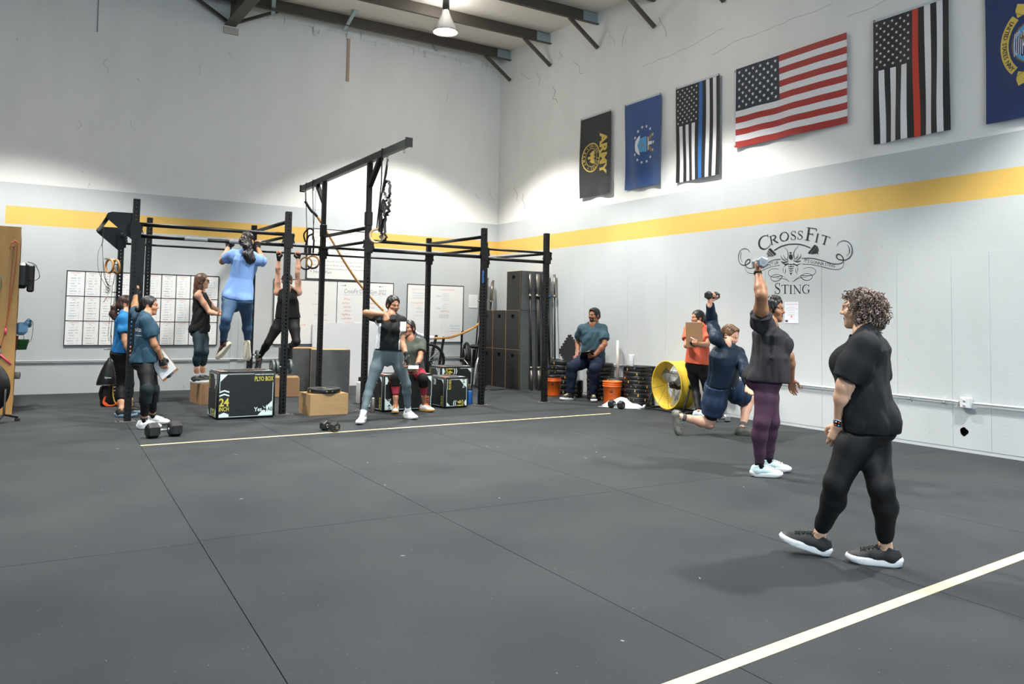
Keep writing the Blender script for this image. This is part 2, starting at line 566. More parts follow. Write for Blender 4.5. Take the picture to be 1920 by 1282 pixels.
# plywood wainscot panels on the right wall
ed = [14.2, 12.98, 11.76, 10.54, 9.6, 8.857, 7.603, 6.69, 5.66, 5.017, 4.61, 3.4, 2.18, .96, -.26, -1.48]
for i in range(len(ed) - 1):
    y1, y0 = ed[i] - .0025, ed[i + 1] + .0025
    ht = 2.13 if i >= 5 else 2.06
    MB().box((XW, (y0 + y1) / 2, .025 + ht / 2), (.007, y1 - y0, ht - .03)).build('wall_panel', M_wr, wall_right)
# conduits with couplings and outlets
M_cond = mat('painted_conduit', '#c9cdcd', .45)
q = MB().tube([(XW - .03, 12.8, .60), (XW - .03, 8.0, .56), (XW - .03, 4.98, .535), (XW - .04, 4.92, .53)], .013, 8)
q.tube([(XW - .04, 4.78, .53), (XW - .03, 4.7, .532), (XW - .03, -1, .53)], .013, 8)
cd = q.build('conduit', M_cond, wall_right)
q = MB()
for y in (12.2, 10.2, 8.4, 7.0, 6.2, 5.5, 5.1, 4.2, 3.5, 2.2):
    q.box((XW - .022, y, .535 + (y - 4.9) * .008), (.03, .025, .05))
q.build('conduit_strap', M_cond, wall_right)
def outlet(M, par):
    q = MB().box((0, 0, .03), (.115, .115, .06), 0, M, bev=.008); ob = q.build('outlet_box', M_cond, par)
    q = MB().box((0, 0, .063), (.10, .10, .006), 0, M, bev=.002)
    for dy in (-.024, .024):
        q.lathe([(.017, .066), (.017, .069), (.001, .069)], 14, 0, M @ Matrix.Translation((0, dy, 0)))
        q.box((-.006, dy + .002, .0695), (.003, .009, .002), 1, M); q.box((.006, dy + .002, .0695), (.003, .009, .002), 1, M)
    q.build('outlet_cover', [mat('outlet_plate', '#d6dadb', .4), mat('slot_dark', '#2a2a2a', .6)], ob)
outlet(plane_M((XW - .005, 4.852, .53), (0, -1, 0), (0, 0, 1)), wall_right)
outlet(plane_M((3.56, YW - .005, .53), (1, 0, 0), (0, 0, 1)), wall_back)
q = MB().tube([(-2, YW - .025, .53), (8.0, YW - .025, .53)], .012, 8); q.build('conduit', M_cond, wall_back)
# knocked-out hole in the panel
q = MB()
hp = [(.045 * cos(a) * (1 + .14 * sin(3 * a + 1)), .045 * sin(a) * (1 + .12 * cos(4 * a))) for a in [2 * pi * k / 18 for k in range(18)]]
M = plane_M((XW - .0045, 4.897, .217), (0, -1, 0), (0, 0, 1))
poly(q, hp, M); q.build('wall_hole', mat('dark_void', '#050505', 1.0, spec=0), wall_right)
# painted column boxed out on the back wall
q = MB().box((3.24, YW - .005, 1.02), (.12, .012, 2.0)).box((3.46, YW - .005, 1.02), (.04, .012, 2.0)); q.build('boxed_pipe', M_wb, wall_back)

# dusty cobweb strands and hairline cracks high on the walls
q = MB(); rc = random.Random(9)
for y, z in ((14.1, 6.5), (13.4, 6.3), (12.6, 6.55), (12.2, 6.2), (11.2, 6.5), (10.6, 6.4), (13.9, 3.9), (14.3, 4.1), (9.8, 6.3), (12.9, 5.9)):
    p = [(XW - .012, y, z)]
    for k in range(4): p.append((XW - .012 - rc.uniform(0, .03), p[-1][1] + rc.uniform(-.13, .10), p[-1][2] - rc.uniform(.02, .13)))
    q.tube(bez(p, 4), rc.uniform(.0015, .0035), 4)
for y0, z0, n_ in ((10.2, 5.6, 14), (8.6, 5.35, 16), (6.3, 5.2, 6)):
    p = [(XW - .002, y0, z0)]
    for k in range(n_): p.append((XW - .002, p[-1][1] - .13, p[-1][2] + rc.uniform(-.015, .035)))
    q.tube(p, .0016, 4)
q.build('cobweb', mat('grey_dust', '#77736c', .9), wall_right, kind='stuff')
q = MB()
for x, z in ((1.0, 5.6), (2.5, 5.75), (.6, 4.5), (1.4, 4.6), (8.3, 5.3), (8.1, 4.0), (8.45, 4.1), (3.0, 6.1), (7.4, 6.0)):
    p = [(x, YW - .004, z)]
    for k in range(4): p.append((p[-1][0] + rc.uniform(-.05, .06), YW - .004 - rc.uniform(0, .01), p[-1][2] - rc.uniform(.01, .08)))
    q.tube(bez(p, 4), rc.uniform(.0010, .0018), 4)
q.build('cobweb', MATS['grey_dust'], wall_back, kind='stuff')
# ------------------------------------------------------------ lamps
M_alu = mat('spun_aluminium', '#c9ccce', .3, .9)
M_blk = mat('black_powder_coat', '#0d0f11', .5, bump=.08, bscale=300, var=.15, vscale=8, spec=.3)
M_blk2 = mat('black_satin_steel', '#141618', .42, .2, spec=.35)
M_bulb = mat('bulb_glow', '#fff6e6', .3, emit=22)
M_chrome = mat('chrome', '#d8dbdd', .12, 1.)
M_oldchr = mat('worn_steel', '#8d8880', .35, .85, var=.2, vscale=30)
def lamp(loc, label, group=None):
    t = thing('high_bay_lamp', label, 'lamp', loc, 0, group)
    q = MB().lathe([(.05, .13), (.075, .06), (.10, 0), (.22, -.24), (.228, -.27), (.219, -.27), (.095, -.0), (.05, .02)], 32); q.build('reflector', mat('prismatic_reflector', '#cfd3d4', .25, .55), t)
    q = MB().lathe([(.001, .34), (.05, .34), (.062, .31), (.062, .16), (.05, .13)], 20).tube([(0, 0, .34), (0, 0, roofz(loc[1]) - loc[2] - .22)], .012, 8); q.build('socket_housing', M_blk2, t)
    q = MB().sphere((0, 0, -.20), (.18, .18, .085), 10); q.build('bulb', M_bulb, t)
    for a in (0, pi / 2, pi, 1.5 * pi): MB().bar((.055 * cos(a), .055 * sin(a), .14), (.085 * cos(a), .085 * sin(a), .02), .008).build('cage_strut', M_chrome, t)
lamp(LAMPS[0], 'glowing high bay lamp hanging from the roof near the back wall')
for i in range(1, len(LAMPS)):
    t = lamp(LAMPS[i], 'high bay lamp hung from the roof outside the picture', 'high bay lamps outside the picture')

# ------------------------------------------------------------ pull-up rig
FY, BY = 10.90, 12.95
CX = [1.13, 3.02, 4.17, 6.08, 7.25]
BX = [1.16, 3.05, 4.17, 6.10, 7.25]
rig = thing('pull_up_rig', 'black steel pull-up rig of ten drilled uprights joined by horizontal bars', 'rig', (4.17, 11.9, 0))
def upright_mesh(h, half=.038):
    """square tube, real holes through all four faces"""
    q = MB()
    pit = .0508; n = int(h / pit); p0 = (h - n * pit) / 2
    for f in range(4):
        M = Matrix.Rotation(f * pi / 2, 4, 'Z') @ plane_M((0, -half, 0), (1, 0, 0), (0, 0, 1))
        for k in range(n):
            c = p0 + (k + .5) * pit
            r = .0125 if c < h * .70 else .0085
            oct_ = [(r * cos(a), c + r * sin(a)) for a in [pi / 8 + pi / 4 * j for j in range(8)]]
            y0, y1 = c - pit / 2, c + pit / 2
            sq = [(half, c + pit * .2), (half, y1), (-half, y1), (-half, c + pit * .2), (-half, c - pit * .2), (-half, y0), (half, y0), (half, c - pit * .2)]
            outr = [(half, c + pit * .2), (half * .4, y1), (-half * .4, y1), (-half, c + pit * .2), (-half, c - pit * .2), (-half * .4, y0), (half * .4, y0), (half, c - pit * .2)]
            vs = [(a, b, 0) for a, b in oct_] + [(a, b, 0) for a, b in outr] + [(half, y1, 0), (-half, y1, 0), (-half, y0, 0), (half, y0, 0)]
            fs = [(j, 8 + j, 8 + (j + 1) % 8, (j + 1) % 8) for j in range(8)]
            fs += [(8, 16, 9), (10, 17, 11), (12, 18, 13), (14, 19, 15)]
            vs += [(a, b, -.004) for a, b in oct_]
            fs += [(j, (j + 1) % 8, 20 + (j + 1) % 8, 20 + j) for j in range(8)]
            q.add(vs, fs, 0, False, M)
        for y0, y1 in ((0, p0), (h - p0, h)):
            q.add([(-half, y0, 0), (half, y0, 0), (half, y1, 0), (-half, y1, 0)], [(0, 1, 2, 3)], 0, False, M)
    q.box((0, 0, h - .004), (2 * half, 2 * half, .006))
    return q.mesh('upright')
UM = upright_mesh(2.742); UM.materials.append(M_blk)
q = MB().box((0, 0, .004), (.27, .2, .008), 0, bev=.002)
for sx in (-.105, .105):
    q.lathe([(.011, .008), (.011, .022), (.001, .022)], 6, 0, Matrix.Translation((sx, -.05, 0)), False)
    q.lathe([(.011, .008), (.011, .022), (.001, .022)], 6, 0, Matrix.Translation((sx, .05, 0)), False)
BPM = q.mesh('base_plate'); BPM.materials.append(mat('dusty_base_plate', '#4a4a47', .6))
RI = ROOT[rig.name].inverted()
def upright(x, y):
    o = bpy.data.objects.new('upright', UM); COL.objects.link(o); o.parent = rig
    o.location = RI @ Vector((x, y, 0)); ROOT[o.name] = ROOT[rig.name]
    bp = bpy.data.objects.new('base_plate', BPM); COL.objects.link(bp); bp.parent = o
    return o
for x in CX: upright(x, FY)
for x in BX: upright(x, BY)
upright(1.53, BY)
def rbar(a, b, r, name='pull_up_bar', m=None):
    q = MB().tube([a, b], r, 12); return q.build(name, m or M_blk2, rig, True)
def bracket(x, y, z, s=1):
    q = MB()
    for dx in (-.052, .052):
        q.bar((x + dx, y - .035, z + .06), (x + dx * 1.6, y - .03, z - .06), .008, .03)
        q.bar((x + dx * 1.5, y - .035, z + .06), (x + dx, y - .03, z - .12), .008, .03)
    q.box((x, y - .041, z - .03), (.12, .006, .2))
    q.build('bar_bracket', M_blk, rig, True)
rbar((1.13, FY - .01, 2.43), (3.10, FY - .01, 2.43), .025)
rbar((1.16, FY, 2.285), (3.0, FY, 2.285), .024)
rbar((4.2, FY, 2.42), (6.06, FY, 2.42), .023); rbar((4.2, FY, 2.29), (6.06, FY, 2.29), .026)
rbar((6.11, FY, 2.42), (7.22, FY, 2.42), .018); rbar((6.11, FY, 2.27), (7.22, FY, 2.27), .026)
for i in range(4):
    rbar((BX[i] + .03, BY, 2.462), (BX[i + 1] - .03, BY, 2.462), .020)
    if i < 3: rbar((BX[i] + .03, BY, 2.336), (BX[i + 1] - .03, BY, 2.336), .016)
for i, x in enumerate(CX):
    if i in (1, 2, 3): rbar((x, FY + .03, 2.61), (BX[i], BY - .03, 2.64), .027, 'cross_bar', M_blk2)
    rbar((x + .01, FY + .03, 2.41), (BX[i], BY - .03, 2.44), .022, 'cross_bar')
for x in CX: bracket(x, FY, 2.37)
for x in BX: bracket(x, BY, 2.40)
# worn chalk band on the front bar
q = MB()
for x in (1.7, 2.25): q.tube([(x, FY, 2.285), (x + .28, FY, 2.285)], .0247, 12, caps=False)
q.build('chalk_band', mat('chalked_knurl', '#6f7476', .8, var=.5, vscale=60), rig, True)
# wing plates with the outrigger bar at the left end
M_wing = mat('wing_plate_black', '#10171a', .5, spec=.3)
for x, y in ((1.13, FY), (1.16, BY)):
    q = MB()
    pts = [(-.04, 2.565), (-.27, 2.562), (-.315, 2.545), (-.335, 2.505), (-.315, 2.47), (-.04, 2.235)]
    q.prism([(p[0], p[1]) for p in pts][::-1], .01, 0, Matrix.Translation((x, y + .005, 0)) @ Matrix.Rotation(pi / 2, 4, 'X'))
    q.build('wing_plate', M_wing, rig, True)
rbar((1.13 - .30, FY - .02, 2.51), (1.16 - .30, BY + .05, 2.51), .024, 'pull_up_bar')
# tall frame over the third column
q = MB()
for y in (FY, BY):
    q.box((4.17, y, 3.13), (.066, .066, .84)); q.build('tall_post', M_blk, rig, True); q = MB()
for y in (FY, BY):
    q = MB().box((4.17, y, 2.74), (.094, .094, .20), bev=.006); q.build('post_sleeve', M_blk, rig, True)
q = MB().box((4.17, 11.87, 3.603), (.072, 4.66, .095)); bm_ = q.build('overhead_beam', mat('grey_black_beam', '#34373a', .45, bump=.05, bscale=100), rig, True)
q = MB().box((4.17, 9.53, 3.605), (.10, .012, .125)).box((4.17, 14.21, 3.605), (.10, .012, .125)); q.build('end_plate', M_blk2, rig, True)
for y0, y1 in ((FY - .03, FY - .42), (BY + .03, BY + .40)):
    q = MB().bar((4.17, y0, 3.22), (4.17, y1, 3.565), .062, .062); q.build('corner_brace', M_blk, rig, True)
q = MB()
for y in (9.68, 10.25, 13.55, 14.03):
    q.tube([(4.17, y + .026 * cos(a), 3.515 + .026 * sin(a)) for a in [2 * pi * k / 16 for k in range(16)]], .006, 6, closed=True).tube([(4.17, y, 3.56), (4.17, y, 3.54)], .007, 6)
q.build('eye_bolt', M_chrome, rig, True)
# pegs with small plates
q = MB().tube([(CX[1] - .17, FY, .64), (CX[1] + .14, FY, .64)], .013, 10).tube([(BX[1] + .02, BY, .70), (BX[1] + .17, BY, .70)], .013, 10); q.build('storage_peg', M_chrome, rig, True)
def disc_plate(name, label, loc, r, th, axis, m, group=None):
    t = thing(name, label, 'weight plate', loc, 0, group)
    A = {'x': Matrix.Rotation(pi / 2, 4, 'Y'), 'z': Matrix.Identity(4), 'y': Matrix.Rotation(-pi / 2, 4, 'X')}[axis]
    q = MB().lathe([(.014, -th / 2), (r * .35, -th / 2), (r * .42, -th * .3), (r * .82, -th * .3), (r * .86, -th / 2), (r * .97, -th / 2), (r, -th * .3), (r, th * .3), (r * .97, th / 2), (r * .86, th / 2), (r * .82, th * .3), (r * .42, th * .3), (r * .35, th / 2), (.014, th / 2), (.014, -th / 2)], 36, 0, A)
    q.build('disc', m, t)
    return t
M_iron = mat('grey_iron_plate', '#5b6361', .5, .4, var=.15, vscale=20)
G = 'small iron plates on the rig pegs'
disc_plate('iron_plate', 'grey iron plate on the rig peg, outermost left of the second front upright', (2.87, FY, .64), .10, .035, 'x', M_iron, G)
disc_plate('iron_plate', 'grey iron plate on the rig peg, touching the left side of the second front upright', (2.92, FY, .64), .10, .035, 'x', M_iron, G)
disc_plate('iron_plate', 'grey iron plate on the rig peg right of the second front upright', (3.10, FY, .64), .10, .035, 'x', M_iron, G)
disc_plate('iron_plate', 'small round iron plate on the rear upright below the pull-up woman', (3.16, BY, .70), .075, .03, 'x', M_iron, G)
# small bottle of spray on front post: blue tape tag
q = MB().box((CX[3] - .03, FY - .04, 1.98), (.03, .012, .2), bev=.003); q.build('blue_tag', mat('blue_tape', '#1d4f86', .5), rig, True)

# ------------------------------------------------------------ rings, straps, rope
M_ring = mat('birch_ring_wood', '#c08a4a', .5, var=.2, vscale=25)
M_ring2 = mat('pale_ring_wood', '#b09a76', .55, var=.25, vscale=25)
M_web = mat('black_webbing', '#101112', .75)
M_tapeblk = mat('black_grip_tape', '#232323', .8)
def ring_geom(c, r, rt, ax, m=0):
    A = Vector(ax).normalized(); u = A.orthogonal().normalized(); v = A.cross(u)
    return [Vector(c) + (u * cos(a) + v * sin(a)) * r for a in [2 * pi * k / 28 for k in range(28)]]
def gym_ring(label, c, ax, r=.10, rt=.0155, strap=None, m=None, group='wooden gymnastic rings', tape=False):
    t = thing('gymnastic_ring', label, 'ring', c, 0, group)
    q = MB().tube(ring_geom(c, r, rt, ax), rt, 10, closed=True); q.build('ring', m or M_ring, t, True)
    if tape:
        pts = ring_geom(c, r, rt, ax)
        low = sorted(range(28), key=lambda i: pts[i].z)[:9]
        q = MB().tube(sorted([pts[i] for i in low], key=lambda p: (p - Vector(c)).dot(Vector(ax).cross(Vector((0, 0, 1))))), rt * 1.06, 10); q.build('grip_tape', M_tapeblk, t, True)
    if strap:
        q = MB().strap(*strap); q.build('strap', M_web, t, True)
        p = Vector(strap[0][-1])
    return t
gym_ring('single wooden ring hanging on a strap beside the tall front post of the rig', (4.17, 10.57, 2.466), (.6, 1, 0), .093, .0165, ([(4.21, 10.35, 3.66), (4.13, 10.35, 3.66), (4.13, 10.35, 3.545), (4.16, 10.42, 3.2), (4.165, 10.5, 2.85), (4.17, 10.57, 2.57)], .038, .004, (0, 1, .3)), M_ring2)
for i, y in enumerate((13.86, 13.47)):
    gym_ring(('left' if i == 0 else 'right') + ' of the two taped rings hanging from the rear end of the overhead beam', (4.17, y, 2.243), (.55, 1, 0), .105, .0145, ([(4.215, y, 3.66), (4.125, y, 3.66), (4.125, y, 3.55), (4.17, y, 2.75), (4.17, y, 2.36)], .03, .004, (0, 1, 0)), M_ring, tape=True)
# buckles, loose strap ends
t = thing('ring_buckle_bundle', 'coil of black strap ends and buckles tied above the two taped rings', 'straps', (4.17, 13.66, 2.5))
q = MB().tube(bez([(4.15, 13.86, 2.62), (4.1, 13.8, 2.74), (4.12, 13.62, 2.82), (4.16, 13.5, 2.80), (4.18, 13.55, 2.74), (4.15, 13.7, 2.7), (4.14, 13.82, 2.55)]), .014, 6)
q.box((4.15, 13.84, 2.47), (.03, .07, .11)).box((4.15, 13.6, 2.45), (.03, .10, .16)).strap([(4.17, 13.48, 2.62), (4.17, 13.52, 2.72), (4.17, 13.44, 2.62), (4.17, 13.47, 2.4)], .03)
q.build('strap_coil', M_web, t, True)
q = MB().tube([(4.17, 13.42, 3.56), (4.17, 13.44, 3.1), (4.17, 13.5, 2.75)], .004, 5); q.build('thin_cord', M_web, t, True)
# suspension trainer next to the right ring
t = thing('suspension_trainer', 'tangled black suspension straps hanging high beside the single ring', 'straps', (4.17, 10.25, 2.9))
X = 4.17
def S(pts): return [(X + random.uniform(-.02, .02), y, z) for y, z in pts]
q = MB()
q.strap(S([(10.27, 3.50), (10.30, 3.3), (10.36, 3.05)]), .028, .004, (0, 1, 0))
q.strap(S([(10.24, 3.50), (10.33, 3.2), (10.44, 2.95), (10.47, 2.72), (10.42, 2.62)]), .045, .006, (0, 1, 0))
q.strap(S(bez([(10.36, 3.08), (10.25, 3.2), (10.17, 3.17), (10.13, 3.02), (10.2, 2.95), (10.30, 3.0), (10.36, 3.08)], 6) and [(p[0], p[1]) for p in bez([(10.36, 3.08), (10.25, 3.2), (10.17, 3.17), (10.13, 3.02), (10.2, 2.95), (10.30, 3.0), (10.36, 3.08)], 6)]), .04, .005, (1, 0, 0))
q.strap(S([(p[0], p[1]) for p in bez([(10.22, 2.97), (10.13, 2.9), (10.16, 2.75), (10.27, 2.72), (10.38, 2.82), (10.36, 2.95)], 6)]), .045, .005, (1, 0, 0))
q.strap(S([(p[0], p[1]) for p in bez([(10.27, 2.95), (10.28, 2.8), (10.27, 2.6), (10.24, 2.42), (10.30, 2.38), (10.40, 2.44), (10.38, 2.55), (10.31, 2.68)], 6)]), .035, .005, (1, 0, 0))
q.strap(S([(10.43, 2.95), (10.40, 2.75), (10.44, 2.58), (10.36, 2.55), (10.3, 2.7)]), .06, .008, (0, 1, 0))
q.build('webbing', M_web, t, True)
q = MB().box((X, 10.44, 2.62), (.04, .075, .22), bev=.01).box((X, 10.37, 2.84), (.04, .06, .10), bev=.01); q.build('handle_cover', M_tapeblk, t, True)
q = MB().tube([(X, 10.25 + .02 * cos(a), 3.455 + .045 * sin(a)) for a in [2 * pi * k / 16 for k in range(16)]], .006, 6, closed=True); q.build('carabiner', M_chrome, t, True)

# climbing rope tied slack across the rig
t = thing('climbing_rope', 'thick tan climbing rope slung from the beam end down across the rig', 'rope', (4.17, 14.03, 3.4))
rp = bez([(4.17, 14.03, 3.36), (4.28, 14.02, 3.2), (4.441, 14.0, 3.03), (4.941, 13.85, 2.2), (5.27, 13.7, 1.73), (5.62, 13.5, 1.34), (5.945, 13.3, 1.09), (6.28, 13.2, .972), (6.65, 13.1, .985), (7.0, 12.99, 1.13), (7.22, 12.91, 1.30)], 22)
def twist_rope(path, r, turns):
    L = 0; q = MB(); n = len(path)
    acc = [0]
    for i in range(1, n): acc.append(acc[-1] + (Vector(path[i]) - Vector(path[i - 1])).length)
    for s in range(3):
        pp = []
        for i in range(n):
            tdir = (Vector(path[min(i + 1, n - 1)]) - Vector(path[max(i - 1, 0)])).normalized()
            u = tdir.orthogonal().normalized(); u = (Vector((0, 0, 1)) - tdir * tdir.z).normalized(); v = tdir.cross(u)
            a = acc[i] * turns * 2 * pi + s * 2 * pi / 3
            pp.append(Vector(path[i]) + (u * cos(a) + v * sin(a)) * r * .5)
        q.tube(pp, r * .58, 6)
    return q
dense = []
for i in range(len(rp) - 1):
    dense.append(rp[i]); dense.append((Vector(rp[i]) + Vector(rp[i + 1])) / 2)
dense.append(rp[-1])
twist_rope(dense, .021, 7).build('rope', mat('manila_rope', '#b58a4e', .85, var=.25, vscale=60, bump=.4, bscale=120), t, True)
q = MB().tube([Vector(p) for p in rp[0:44:4]], .024, 8); q.build('whipping', M_web, t, True)
i0 = min(range(len(rp)), key=lambda i: abs(rp[i].x - 5.80)); i1 = min(range(len(rp)), key=lambda i: abs(rp[i].x - 6.36))
q = MB().tube([rp[i] + Vector((0, 0, .008 * math.sin(i * 2.3))) for i in range(i0, i1)], [.032 + .006 * math.sin(i * 1.7) for i in range(i0, i1)], 10); q.build('cloth_wrap', mat('white_cloth_wrap', '#d9dbe2', .8), t, True)
q = MB()
for k in range(6): q.tube([(4.17 + (.0 if k % 2 else .01), 14.03, 3.49 - k * .02 + .02 * sin(a)) for a in (0, 1)], .004, 5)
q.tube([(4.17, 14.03, 3.50), (4.175, 14.03, 3.36)], .007, 6); q.build('chain_link', M_chrome, t, True)
q = MB().box((7.22, 12.9, 1.30), (.05, .05, .09), bev=.015); q.build('knot', mat('manila_knot', '#a57c44', .9), t, True)

# rings stored on a peg at the left rear upright
q = MB().tube([(1.14, BY - .02, 2.085), (.94, BY - .05, 2.10)], .011, 10); q.build('storage_peg', mat('white_peg', '#d6d6d2', .4), rig, True)
gym_ring('left of the two wooden rings stored on the white peg at the rig left end', (1.015, BY - .06, 1.995), (1, .5, 0), .095, .0155)
gym_ring('right of the two wooden rings stored on the white peg at the rig left end', (1.105, BY - .08, 1.99), (1, .35, .1), .098, .0155)
t = thing('hanging_ring_strap', 'tangled tan straps and chain hanging from the outrigger bar at the rig left end', 'straps', (.85, 12.3, 2.5))
M_tan = mat('worn_tan_webbing', '#6e6658', .8)
q = MB()
q.tube([(.855, 12.3, 2.535), (.875, 12.3, 2.50), (.87, 12.3, 2.30), (.86, 12.3, 2.24)], .006, 6)
q.strap(bez([(.86, 12.3, 2.26), (.82, 12.3, 2.12), (.84, 12.35, 1.9), (.93, 12.45, 1.72), (.99, 12.6, 1.66)]), .022, .004, (0, 1, 0))
q.strap(bez([(.865, 12.3, 2.26), (.885, 12.35, 2.1), (.92, 12.5, 1.85), (1.0, 12.75, 1.72), (1.03, 12.85, 1.9)]), .022, .004, (0, 1, 0))
q.strap(bez([(.868, 12.3, 2.26), (.90, 12.4, 2.0), (.97, 12.6, 1.75), (1.06, 12.8, 1.72), (1.10, 12.85, 1.9)]), .022, .004, (0, 1, 0))
q.build('webbing', M_tan, t, True)
q = MB()
for k in range(7): q.tube([(1.0 + .02 * sin(k * 2.1) + .016 * cos(a), 12.72, 1.70 - .015 * k + .012 * sin(a) * (1 + k % 2)) for a in [2 * pi * j / 10 for j in range(10)]], .0035, 5, closed=True)
q.tube([(1.0, 12.72, 1.6), (.99, 12.7, 1.55), (.94, 12.66, 1.47)], .005, 5); q.build('chain', M_oldchr, t, True)
t = thing('black_resistance_band', 'wide black resistance bands hanging from the rig bar between left uprights', 'band', (1.42, BY, 2.46))
q = MB()
for k, (x, w) in enumerate(((1.36, .05), (1.40, .035), (1.435, .045), (1.465, .03))):
    q.strap([(x, BY + .03, 2.482), (x, BY - .03, 2.482), (x - .01, BY - .04 - .01 * k, 1.6), (x - .02, BY - .035, .95 + .1 * k), (x - .01, BY + .035, .95 + .1 * k), (x, BY + .03, 2.47)], w, .005, (1, 0, 0))
q.build('band_loop', mat('black_latex', '#141516', .5), t, True)
G = 'bands hanging on the left rear upright'
for lab, x, col, z0, z1, dx in (('dark green', 1.07, '#2c4a2e', 2.0, .92, -.035), ('dusky purple', 1.085, '#4a3f52', 1.6, .82, -.012)):
    t = thing('resistance_band', lab + ' resistance band loop hanging from the left rear upright', 'band', (x, BY - .05, z0), 0, G)
    q = MB().strap([(x + .03, BY - .06, z0), (x - .005, BY - .075, z0 - .3), (x + dx, BY - .08, z1 + .1), (x + dx + .01, BY - .085, z1), (x + dx + .03, BY - .085, z1 + .06), (x + .035, BY - .07, z0 - .2), (x + .035, BY - .06, z0)], .022, .005, (0, 1, 0)); q.build('band_loop', mat('latex_' + lab, col, .5), t, True)
for x_, z_ in ((1.06, 2.02), (1.06, 1.62), (.99, .80)): MB().tube([(1.13, BY - .04, z_), (x_, BY - .1, z_)], .008, 6).build('band_hook', M_chrome, rig, True)
G = 'tubing heaped on the floor by the left rear upright'
for lab, col, pts in (('orange', '#e2571f', [(1.06, 12.78, .30), (1.03, 12.76, .16), (1.0, 12.75, .06), (1.04, 12.72, .012), (1.12, 12.70, .014), (1.2, 12.7, .10), (1.22, 12.74, .4), (1.24, 12.8, .8)]),
                      ('yellow', '#c9a53a', [(1.13, 12.8, .4), (1.12, 12.76, .2), (1.15, 12.74, .06), (1.21, 12.72, .015), (1.26, 12.76, .1), (1.25, 12.82, .4)]),
                      ('blue', '#1f74ad', [(1.25, 12.86, .75), (1.25, 12.8, .3), (1.26, 12.77, .05), (1.30, 12.75, .015)]),
                      ('red', '#c8332a', [(1.27, 12.86, .9), (1.275, 12.82, .5), (1.26, 12.79, .12), (1.2, 12.76, .015)])):
    t = thing('resistance_tube', lab + ' rubber tubing hanging to the floor at the left rear upright', 'tube', pts[0], 0, G)
    pth = bez(pts, 8); q = MB().tube(pth, .009, 6)
    if lab == 'orange':
        for k in range(3): q.tube([p + Vector((.012 * (k + 1), .01 * k, .004 * k)) for p in pth], .007, 6)
    q.build('tubing', mat('tube_' + lab, col, .45), t, True)
# drawstring bag
t = thing('drawstring_bag', 'black drawstring bag hanging beside the left rear upright', 'bag', (1.05, 12.7, .34))
q = MB()
prof = []
for z, w, d in ((.69, .015, .015), (.655, .03, .025), (.62, .05, .04), (.52, .085, .065), (.40, .115, .08), (.33, .125, .085), (.305, .12, .08)):
    prof.append([(1.055 - (.69 - z) * .08 + w * cos(a) * (1 + .06 * sin(5 * a)), 12.7 + d * sin(a) * (1 + .08 * cos(4 * a)), z) for a in [2 * pi * k / 20 for k in range(20)]])
vs = [p for r in prof for p in r]; fs = [(i * 20 + k, i * 20 + (k + 1) % 20, (i + 1) * 20 + (k + 1) % 20, (i + 1) * 20 + k) for i in range(len(prof) - 1) for k in range(20)]
q.add(vs, fs + [list(range((len(prof) - 1) * 20, len(prof) * 20))[::-1]], 0, True); q.build('bag_body', mat('black_nylon', '#0e1011', .45, bump=.4, bscale=14, stretch=(1, 1, .2)), t, True)
q = MB().tube([(1.055, 12.7, .68), (1.075, 12.75, .82), (1.08, 12.86, 1.0)], .004, 5); q.build('drawstring', M_web, t, True)
q = MB(); put_text(q, 'Gymax', plane_M((.995, 12.609, .405), (1, -.05, 0), (0, .12, 1)), .022, .085, .01); q.build('logo_print', mat('white_print', '#e6e8e8', .6), t, True)
t = thing('punch_bag', 'slumped black bag on the floor below the drawstring bag', 'bag', (1.06, 12.82, 0))
q = MB()
prof = []
for z, w, d, x in ((.30, .05, .04, 1.05), (.27, .085, .06, 1.045), (.18, .10, .07, 1.04), (.08, .085, .065, 1.05), (.02, .07, .05, 1.04), (.0, .05, .04, 1.04)):
    prof.append([(x + w * cos(a), 12.82 + d * sin(a) * (1 + .1 * cos(3 * a)), z) for a in [2 * pi * k / 18 for k in range(18)]])
vs = [p for r in prof for p in r]; q.add(vs, [(i * 18 + k, i * 18 + (k + 1) % 18, (i + 1) * 18 + (k + 1) % 18, (i + 1) * 18 + k) for i in range(len(prof) - 1) for k in range(18)] + [list(range(18))], 0, True)
q.build('bag_body', MATS['black_nylon'], t, True)
q = MB().strap([(.99, 12.78, .07), (.965, 12.73, .03), (.985, 12.70, .006), (1.3, 12.71, .006)], .02, .004, (0, 1, 0)); q.build('strap', M_web, t, True)
